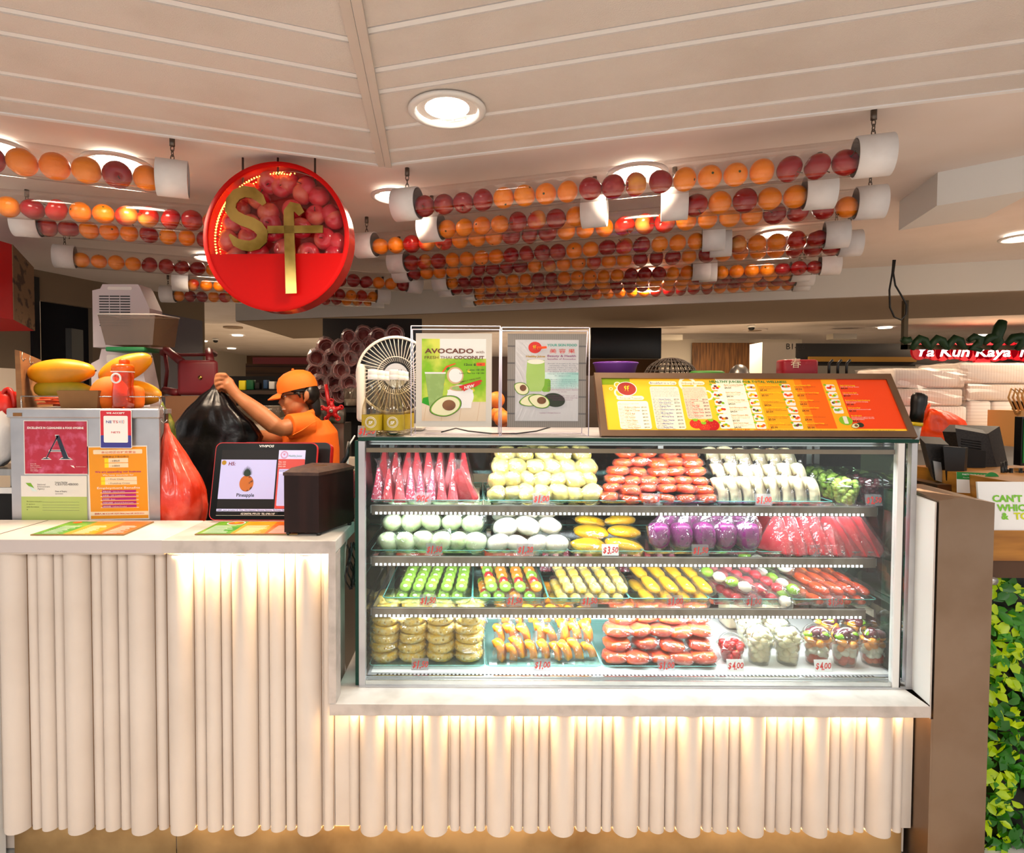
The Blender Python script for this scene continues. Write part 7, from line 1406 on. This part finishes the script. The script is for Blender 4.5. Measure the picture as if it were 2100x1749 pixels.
m.lathe([(.058, -.030), (.064, -.002), (.060, .014), (.055, .0), (.050, -.03)], S, 26, Matrix.Translation(cc_) @ Euler((.1, -.35, 0)).to_matrix().to_4x4()); m.build('collar', wk)
m = MB(); m.tube([W(652, 862, -.13), W(640, 868, -.14), W(620, 882, -.15), W(600, 892, -.185)], .0022, 'cap_orange', 5); m.build('seam_piping', wk)
m = MB(); m.tube([W(636, 1040, .03), (W(636, 1100, .04))], [.15, .16], 'trousers', 18)
for dx in (-.085, .085): p0 = W(636, 1100, .04); m.tube([p0 + Vector((dx * .6, 0, 0)), Vector((p0.x + dx, p0.y, .48)), Vector((p0.x + dx, p0.y, .06))], [.09, .065, .05], 'trousers', 14); m.rbox((p0.x + dx, p0.y - .05, .035), (.09, .24, .07), .02, 'black')
m.build('trousers', wk)
# cap
m = MB(); S = 'cap_orange'; Mc = Matrix.Translation(W(610, 796, 0)) @ Euler((0, math.radians(-14), 0)).to_matrix().to_4x4()
m.sph((0, 0, 0), (.098, .088, .090), S, 30, 18, Mc, fn=lambda d: 1 if d.z > -.02 else .001) if False else m.lathe([(.098, -.012), (.099, .01), (.094, .04), (.078, .068), (.05, .086), (.02, .094), (.001, .095)], S, 30, Mc @ Matrix.Diagonal((1, .88, .95, 1)))
m.sph((0, 0, .094), .007, S, 8, 6, Mc)
vs, fs = [], []
for i in range(9):
    q = math.radians(180 - 52 + 104 * i / 8)
    for rr, dz in ((.092, -.008), (.125, -.016), (.155, -.030)): 
        r2 = rr if rr < .1 else .092 + (rr - .092) * math.cos((i - 4) / 4 * 1.25); vs.append((r2 * math.cos(q), r2 * .88 * math.sin(q), dz - .0 + .010 * (1 - abs(i - 4) / 4)))
for i in range(8):
    for k in range(2): fs.append((i * 3 + k, i * 3 + k + 1, i * 3 + k + 4, i * 3 + k + 3))
mm_ = MB(); mm_.add(vs, fs, S, True, Mc); mm_.add([(x, y, z - .004) for x, y, z in vs], [tuple(reversed(f)) for f in fs], S, True, Mc)
cap = m.build('cap', wk); mm_.build('cap_brim', cap)
m = MB(); m.sph(W(637, 808, .0), (.042, .070, .056), 'hair', 24, 14); m.sph(W(616, 801, .0), (.070, .079, .026), 'hair', 20, 10); m.tube([W(636, 806, .0), W(644, 828, .01), W(648, 850, .0), W(650, 862, .0)], [.034, .032, .026, .012], 'hair', 14); m.tube([W(604, 806, -.066), W(612, 806, -.073), W(616, 816, -.070)], [.008, .008, .004], 'hair', 8); m.build('hair', wk)
m = MB()
for du, dy in ((0, -.052), (-2.5, -.008)): m.tube([W(582.5 + du, 812, dy) + Vector((.004 * math.cos(q), .019 * math.cos(q), .014 * math.sin(q))) for q in [2 * math.pi * k / 16 for k in range(16)]], .0018, 'black', 6, closed=True)
m.tube([W(586, 810, -.068), W(604, 808, -.074), W(624, 806, -.070)], .0018, 'black', 6); m.build('glasses', wk)
m = MB(); m.sph(W(586.5, 813, -.046), (.008, .013, .0045), 'eye_white', 12, 8); m.sph(W(584.2, 813.4, -.047), (.005, .006, .004), 'black', 8, 6); m.build('eye', wk)
m = MB(); m.sph(W(583.2, 839, -.036), (.0125, .016, .0032), 'teeth', 12, 8); m.build('teeth', wk)
BB = dense([(443, 786, 4, .006, 2.70), (441, 797, 10, .012, 2.70), (438, 812, 28, .03, 2.70), (437, 835, 46, .06, 2.70), (440, 865, 76, .09, 2.72), (443, 895, 92, .12, 2.75), (438, 930, 88, .14, 2.75), (428, 975, 78, .15, 2.75), (418, 1030, 74, .15, 2.75), (415, 1110, 70, .15, 2.75), (415, 1180, 60, .12, 2.75)], 4)
sack(BB, 'bag_black', 56, .06, 11, 7).build('black_bag', label='big black rubbish bag held up by the worker', cat='bag')
# ------------------------------------------------------------------ things behind the display case
mat('purple', '6c3c9c', .35); mat('wicker', '3c3028', .7); mat('tissue_red', 'a8182c', .4, n=(12, 'c84858', .55, .7)); mat('basket_green', '3c7c28', .6); mat('fruit_orange', 'f08018', .5)
t = thing('purple_basin', 'purple plastic basin behind the poster stands and menu board', 'basin', P(1262, 770, 2.7)); c = P(1262, 772, 2.75); m = MB(); m.lathe([(.001, 0), (.085, 0), (.100, .055), (.106, .062), (.102, .066), (.094, .058), (.080, .01), (.001, .008)], 'purple', 34, Matrix.Translation(c)); m.build('bowl', t)
def wick(u, v, Y, R_, lab):
    c = P(u, v, Y); m = MB()
    for k in range(14): q = math.pi * k / 14; m.tube([(c.x + R_ * math.cos(w_) * math.cos(q), c.y + R_ * .8 * math.cos(w_) * math.sin(q), c.z + R_ * .75 * math.sin(w_)) for w_ in [math.pi * j / 12 for j in range(13)]], .0035, 'wicker', 5)
    for k in range(5): w_ = math.pi / 2 * (k + .3) / 5.5; m.tube([(c.x + R_ * math.cos(w_) * math.cos(q), c.y + R_ * .8 * math.cos(w_) * math.sin(q), c.z + R_ * .75 * math.sin(w_)) for q in [2 * math.pi * j / 24 for j in range(24)]], .003, 'wicker', 5, closed=True)
    m.build('wicker_dome', label=lab, cat='basket')
wick(1375, 775, 2.9, .13, 'dark wicker dome basket behind the menu board'); 
m = MB(); c = P(1516, 772, 2.95); m.sph(c, (.05, .05, .062), 'dim_steel', 18, 10); m.build('metal_dome', label='small grey metal dome peeking over the menu board', cat='dome')
m = MB(); c = P(1450, 766, 2.8); m.tube([c + Vector((.07 * math.cos(q), .05 * math.sin(q), .0)) for q in [2 * math.pi * k / 24 for k in range(24)]], .012, 'basket_green', 8, closed=True); m.build('green_basket', label='green basket rim just above the menu board', cat='basket')
t = thing('tissue_pack', 'red tissue packet standing above the menu board', 'tissue packet', P(1642, 768, 2.7)); a_, b_ = P(1607, 785, 2.7), P(1680, 737, 2.7); m = MB(); a_.z = P(1262, 772, 2.75).z; m.rbox(((a_.x + b_.x) / 2, 2.74, (a_.z + b_.z) / 2), (b_.x - a_.x, .08, b_.z - a_.z), .012, 'tissue_red'); m.build('packet', t)
m = MB(); M = plane((a_.x, 2.698, a_.z), (1, 0, 0), (0, 0, 1)); m.text('春', .03, .045, .05, 'poster_cream', M, z=.001); m.build('lettering', t)
m = MB()
for k in range(3): x = P(1700 + 18 * k, 760, 2.68).x; m.tube([(x, 2.68, P(1262, 772, 2.75).z), (x, 2.68, P(1700, 745, 2.68).z), (x + .016, 2.68, P(1700, 738, 2.68).z)], .006, 'black', 6)
m.build('tap_stand', label='dark metal taps standing behind the menu board', cat='tap')
m = MB(); m.box(-.9, .38, 2.75, 3.3, 0, 1.02, 'dim_steel'); m.build('rear_counter', label='steel worktop behind the poster stands', cat='worktop')
m = MB(); m.box(.40, 1.72, 2.62, 3.2, 0, P(1262, 772, 2.75).z - .0, 'dim_brown'); m.build('rear_shelf_unit', label='tall brown storage unit behind the menu board, carrying basin and baskets', cat='storage unit')
for i, (u, v, Y) in enumerate(((1018, 820, 2.62), (1030, 858, 2.6), (1022, 850, 2.75))):
    m = MB(); c = P(u, v, Y); m.sph(c, .038, 'fruit_orange', 18, 12); m.build('loose_orange', label=f'orange seen between the two poster stands, {("top", "bottom", "hind")[i]} one', cat='orange')
m = MB(); a_, b_ = P(1010, 892, 2.58), P(1050, 872, 2.58); m.box(a_.x, b_.x, 2.56, 2.80, 1.02, P(1022, 868, 2.6).z - .032, 'kraft'); m.build('fruit_crate', label='brown crate under the loose oranges behind the poster stands', cat='crate')
b = MB(); b.box(-1.0, 4.6, 5.9, 6.0, 0, 1.50, 'far_wall'); b.build('partition_2', kind='structure')
b = MB(); b.box(12, 12.1, 2, 18, 0, 2.62, 'far_wall'); b.build('wall_right', kind='structure')
b = MB(); b.box(-7.2, -7.1, 5.6, 18, 0, 2.62, 'far_cream'); b.build('wall_left', kind='structure')
# ------------------------------------------------------------------ right: foam box packs, terminals, grip
mat('foam', 'f6efe8', .6, bands=(0, 70, 'd4c6be', .10)); mat('foam_plain', 'f2ebe4', .6, bands=(2, 60, 'd0c2ba', .10)); film('wrap_clear', 'fbf6f2', .03, .3, .3, .08, 'f8ece4'); mat('term_black', '1c1818', .55, n=(120, '2a2522', .4, .6)); mat('bag_orange', 'f8480c', .35, n=(8, 'fc7838', .5, .75), bump=(22, .9)); mat('yellow', 'e8c010', .4); mat('straw_kraft', 'c89454', .6); mat('green_card', '1c8c3c', .5)
def pack(u0, u1, v0, v1, Y, mm, lab, d_=.30, wrapped=True, grp='packs of white foam boxes'):
    a_, b_ = P(u0, v1, Y), P(u1, v0, Y); t = thing('foam_box_pack', lab, 'foam boxes', ((a_.x + b_.x) / 2, Y + d_ / 2, a_.z), grp); m = MB(); c = ((a_.x + b_.x) / 2, Y + d_ / 2, (a_.z + b_.z) / 2); sz = (b_.x - a_.x, d_, b_.z - a_.z)
    m.rbox(c, sz, .012, mm, seg=2); m.build('boxes', t)
    if wrapped:
        m = MB(); bm = bmesh.new(); bmesh.ops.create_cube(bm, size=1); bmesh.ops.subdivide_edges(bm, edges=bm.edges[:], cuts=5, use_grid_fill=True); bm.verts.index_update(); r_ = random.Random(int(u0))
        vs = [Vector((c[0] + v.co.x * sz[0] * 1.03 + r_.uniform(-.006, .006), c[1] + v.co.y * sz[1] * 1.03 + r_.uniform(-.006, .006), c[2] + v.co.z * sz[2] * 1.06 + r_.uniform(-.004, .004))) for v in bm.verts]; m.add(vs, [tuple(v.index for v in f.verts) for f in bm.faces], 'wrap_clear', False); bm.free(); m.build('plastic_wrap', t)
pack(1850, 1984, 833, 882, 3.0, 'foam', 'unwrapped foam box stack under the two left packs', wrapped=False); pack(1986, 2034, 822, 905, 3.0, 'foam_plain', 'narrow upright foam box stack, left of two', wrapped=False); pack(2036, 2078, 823, 885, 3.0, 'foam_plain', 'narrow upright foam box stack, right of two', wrapped=False)
pack(1834, 1976, 797, 832, 3.0, 'foam', 'wrapped foam box pack, lower of the left pair'); pack(1833, 1981, 756, 795, 3.0, 'foam', 'wrapped foam box pack, upper of the left pair'); pack(1985, 2130, 788, 821, 3.0, 'foam', 'wrapped foam box pack, lower of the right pair'); pack(1970, 2130, 745, 786, 3.0, 'foam', 'wrapped foam box pack, upper of the right pair')
t = thing('box_table', 'cream table under the foam boxes behind the terminals', 'table', (2.8, 3.1, 0)); m = MB(); zz_ = P(1950, 905, 2.9).z; x0_ = P(1850, 900, 2.8).x; m.box(x0_, 3.9, 2.75, 3.5, zz_ - .03, zz_ - .001, 'far_cream'); m.build('table_top', t); m = MB(); m.box(x0_ + .02, 3.9, 2.8, 3.48, 0, zz_ - .03, 'far_cream'); m.build('table_base', t)
m = MB(); a_, b_ = P(1850, 884, 2.99), P(1984, 884, 2.99); m.box(a_.x, b_.x, 3.0, 3.3, zz_, P(1900, 883, 3).z, 'white_plastic'); m.build('white_crate', label='white crate under the left foam boxes', cat='crate')
OB = dense([(1938, 905, 44, .06, 2.85), (1936, 885, 50, .08, 2.85), (1930, 862, 42, .07, 2.85), (1918, 845, 24, .05, 2.85), (1908, 838, 8, .02, 2.85)], 3)[::-1]
sack(OB, 'bag_orange', 36, .10, 5, 5).build('orange_bag', label='crumpled orange plastic bag below the left foam packs', cat='bag')
m = MB(); m.tube([P(1893, 862, 2.85), P(1896, 842, 2.84), P(1908, 828, 2.83)], [.02, .016, .004], 'bag_orange', 8); m.build('bag_handle', bpy.data.objects['orange_bag']) if False else m.build('orange_strap', label='orange bag handle sticking up behind the black grip', cat='strap')
t = thing('stick_blender', 'black hand grip with yellow band standing behind the menu board', 'blender', P(1882, 900, 2.2)); YB = 2.2
m = MB(); m.tube([P(1887, 805.5, YB), P(1886.8, 806, YB), P(1886.4, 808, YB), P(1885.5, 813, YB), P(1884, 828, YB), P(1881.5, 842, YB), P(1878, 866, YB)], [.004, .014, .021, .026, .026, .022, .022], 'black', 22); m.build('grip', t); m = MB(); m.tube([P(1878, 866, YB), P(1877, 873, YB)], .0235, 'yellow', 18); m.build('yellow_band', t); m = MB(); m.tube([P(1877, 873, YB), P(1872, 915, YB), P(1868, 1000, YB)], [.020, .016, .012], 'steel_soft', 14); m.build('shaft', t)
def term(name, lab, pts, parts_):
    t = thing(name, lab, 'terminal', pts); return t
YR = 2.25; t = thing('payment_terminal', 'black till monitor seen from behind, larger right one', 'monitor', P(2010, 970, YR))
def quadbox(q0, Y0, dvec, mm, m):   # pixel quad at depth Y0, pushed by dvec
    a_ = [P(u, v, Y0) for u, v in q0]; b_ = [p + Vector(dvec) for p in a_]; m.hexa([a_[0], a_[1], b_[1], b_[0], a_[3], a_[2], b_[2], b_[3]], mm)
m = MB(); quadbox([(1972, 960), (2048, 968), (2025, 890), (1959, 878)], YR, (.04, .05, .01), 'term_black', m); m.build('rear_shell', t)
m = MB(); a_ = [P(2048, 972, YR), P(2072, 975, YR + .06), P(2050, 874, YR + .06), P(2026, 889, YR)]; m.hexa([a_[0], a_[1], a_[1] + Vector((-.1, .12, 0)), a_[0] + Vector((-.08, .12, 0)), a_[3], a_[2], a_[2] + Vector((-.1, .12, 0)), a_[3] + Vector((-.08, .12, 0))], 'term_black'); m.build('side_shell', t)
m = MB(); quadbox([(1985, 975), (2020, 980), (2022, 925), (1982, 918)], YR - .03, (.02, .05, 0), 'black_matte', m)
for k in range(4): m.tube([P(1972, 900 + 5 * k, YR - .002), P(2012, 906 + 5 * k, YR - .002)], .002, 'black', 4)
m.build('rear_hub', t); m = MB(); m.box(P(1990, 1000, YR).x, P(2030, 1000, YR).x, YR - .02, YR + .1, zt - .40, P(2000, 970, YR).z, 'black'); m.build('stand', t)
t = thing('payment_terminal', 'black receipt printer with ventilated back, left of the monitor', 'printer', P(1940, 1000, 2.15)); m = MB(); quadbox([(1916, 985), (1962, 990), (1946, 912), (1897, 909)], 2.15, (.05, .10, .02), 'term_black', m); m.build('housing', t)
m = MB(); quadbox([(1940, 985), (1975, 1000), (1980, 918), (1934, 915)], 2.12, (.02, .012, 0), 'black', m); m.build('side_plate', t)
m = MB(); 
for i in range(5):
    for j in range(7): c = P(1910 + 3.2 * j + 1.5 * i, 925 + 4 * i, 2.148); m.cyl(c, c + Vector((0, -.001, 0)), .0014, 'black', 6)
m.build('vent_holes', t); m = MB(); quadbox([(1920, 985), (1935, 990), (1930, 948), (1914, 945)], 2.143, (.0, .003, 0), 'steel_soft', m); m.build('port_panel', t)
m = MB(); m.box(P(1900, 1000, 2.15).x, P(2030, 1000, 2.15).x, 2.10, 2.5, 0, P(1940, 992, 2.12).z, 'steel_brown'); m.build('till_table', label='brown steel stand under the black terminals', cat='stand')
t = thing('order_card', 'small green and white card reading PARTY PACK Order', 'card', P(1990, 985, 2.0)); a_, b_ = P(1962, 1010, 2.02), P(2043, 968, 2.02); M = plane((a_.x, 2.02, a_.z), (1, 0, -.04), (0, .1, 1)); w_, h_ = b_.x - a_.x, b_.z - a_.z
m = MB(); m.rect(0, w_, 0, h_, 0, .001, 'white', M); m.rect(0, w_, h_ * .65, h_, .001, .0014, 'green_card', M); m.build('card_body', t)
m = MB(); m.text('PARTY PACK Order Form', w_ * .14, h_ * .86, .007, 'pic_white', M, z=.002, bold=.02, fit=w_ * .7); m.text('Please find our collection below', w_ * .16, h_ * .72, .005, 'pic_white', M, z=.002, fit=w_ * .55, res=1); m.build('lettering', t)
m = MB(); c = P(2034, 984, 1.98); m.ell((0, 0), .026, .026, 0, .002, 'green_card', plane(c, (1, 0, 0), (0, .1, 1))); m.build('round_badge', label='round green badge on the oak counter top', cat='badge')
for i in range(9):
    u = 2056 + 6 * i; m = MB(); vt = 945 + rng.uniform(0, 25); c0_, c1_ = P(u, 985, 2.08 + .01 * (i % 3)), P(u + rng.uniform(-2, 2), vt, 2.08 + .01 * (i % 3)); m.tube([c0_, c1_], .0055, 'black', 8); m.build('black_straw', label=f'black straw, {ORD[i]} from left in the bunch on the oak counter', cat='straw', group='black straws on the oak counter')
for i in range(5):
    m = MB(); u = 2072 + 9 * i; m.tube([P(u + 12, 850, 2.6 + .02 * i), P(u - 4, 815, 2.6 + .02 * i), P(u + 2, 797, 2.6 + .02 * i), P(u + 14, 806, 2.6 + .02 * i), P(u + 26, 850, 2.6 + .02 * i)], .004, 'straw_kraft', 6); m.build('twine_handle', label=f'tan twine bag handle, {ORD[i]} from left at the right edge', cat='handle', group='twine handles of paper bags at the right edge')
m = MB(); m.box(P(2084, 900, 2.6).x, 3.2, 2.58, 2.75, zz_, P(2090, 842, 2.6).z, 'straw_kraft'); m.build('paper_bags', label='brown paper bags under the twine handles at the right edge', cat='paper bag')
m = MB(); a_, b_ = P(2050, 915, 2.7), P(2086, 882, 2.7); m.rbox(((a_.x + b_.x) / 2, 2.76, (a_.z + b_.z) / 2), (b_.x - a_.x, .12, b_.z - a_.z), .006, 'white_plastic'); m.build('white_container', label='small white container behind the black monitor', cat='container')
t = thing('menu_screen', 'green-faced screen in a black frame cut by the right edge', 'screen', P(2100, 950, 2.2)); a_, b_ = P(2093, 955, 2.2), P(2150, 855, 2.2); m = MB(); m.box(a_.x, b_.x, 2.2, 2.23, a_.z, b_.z, 'black'); m.build('frame', t); m = MB(); m.box(a_.x + .006, b_.x, 2.197, 2.2, a_.z + .01, b_.z - .008, 'green_card'); m.build('face', t)
# ---- remove prototypes that were never placed
for d, u_ in ((FP, FU), (CP, CU), (PR, PUSED), (PRS, US)):
    for k_, o in d.items():
        if k_ not in u_:
            for ch in list(o.children_recursive) + [o]: bpy.data.objects.remove(ch)
for o in COL.objects:
    if '_w' in o: del o['_w']
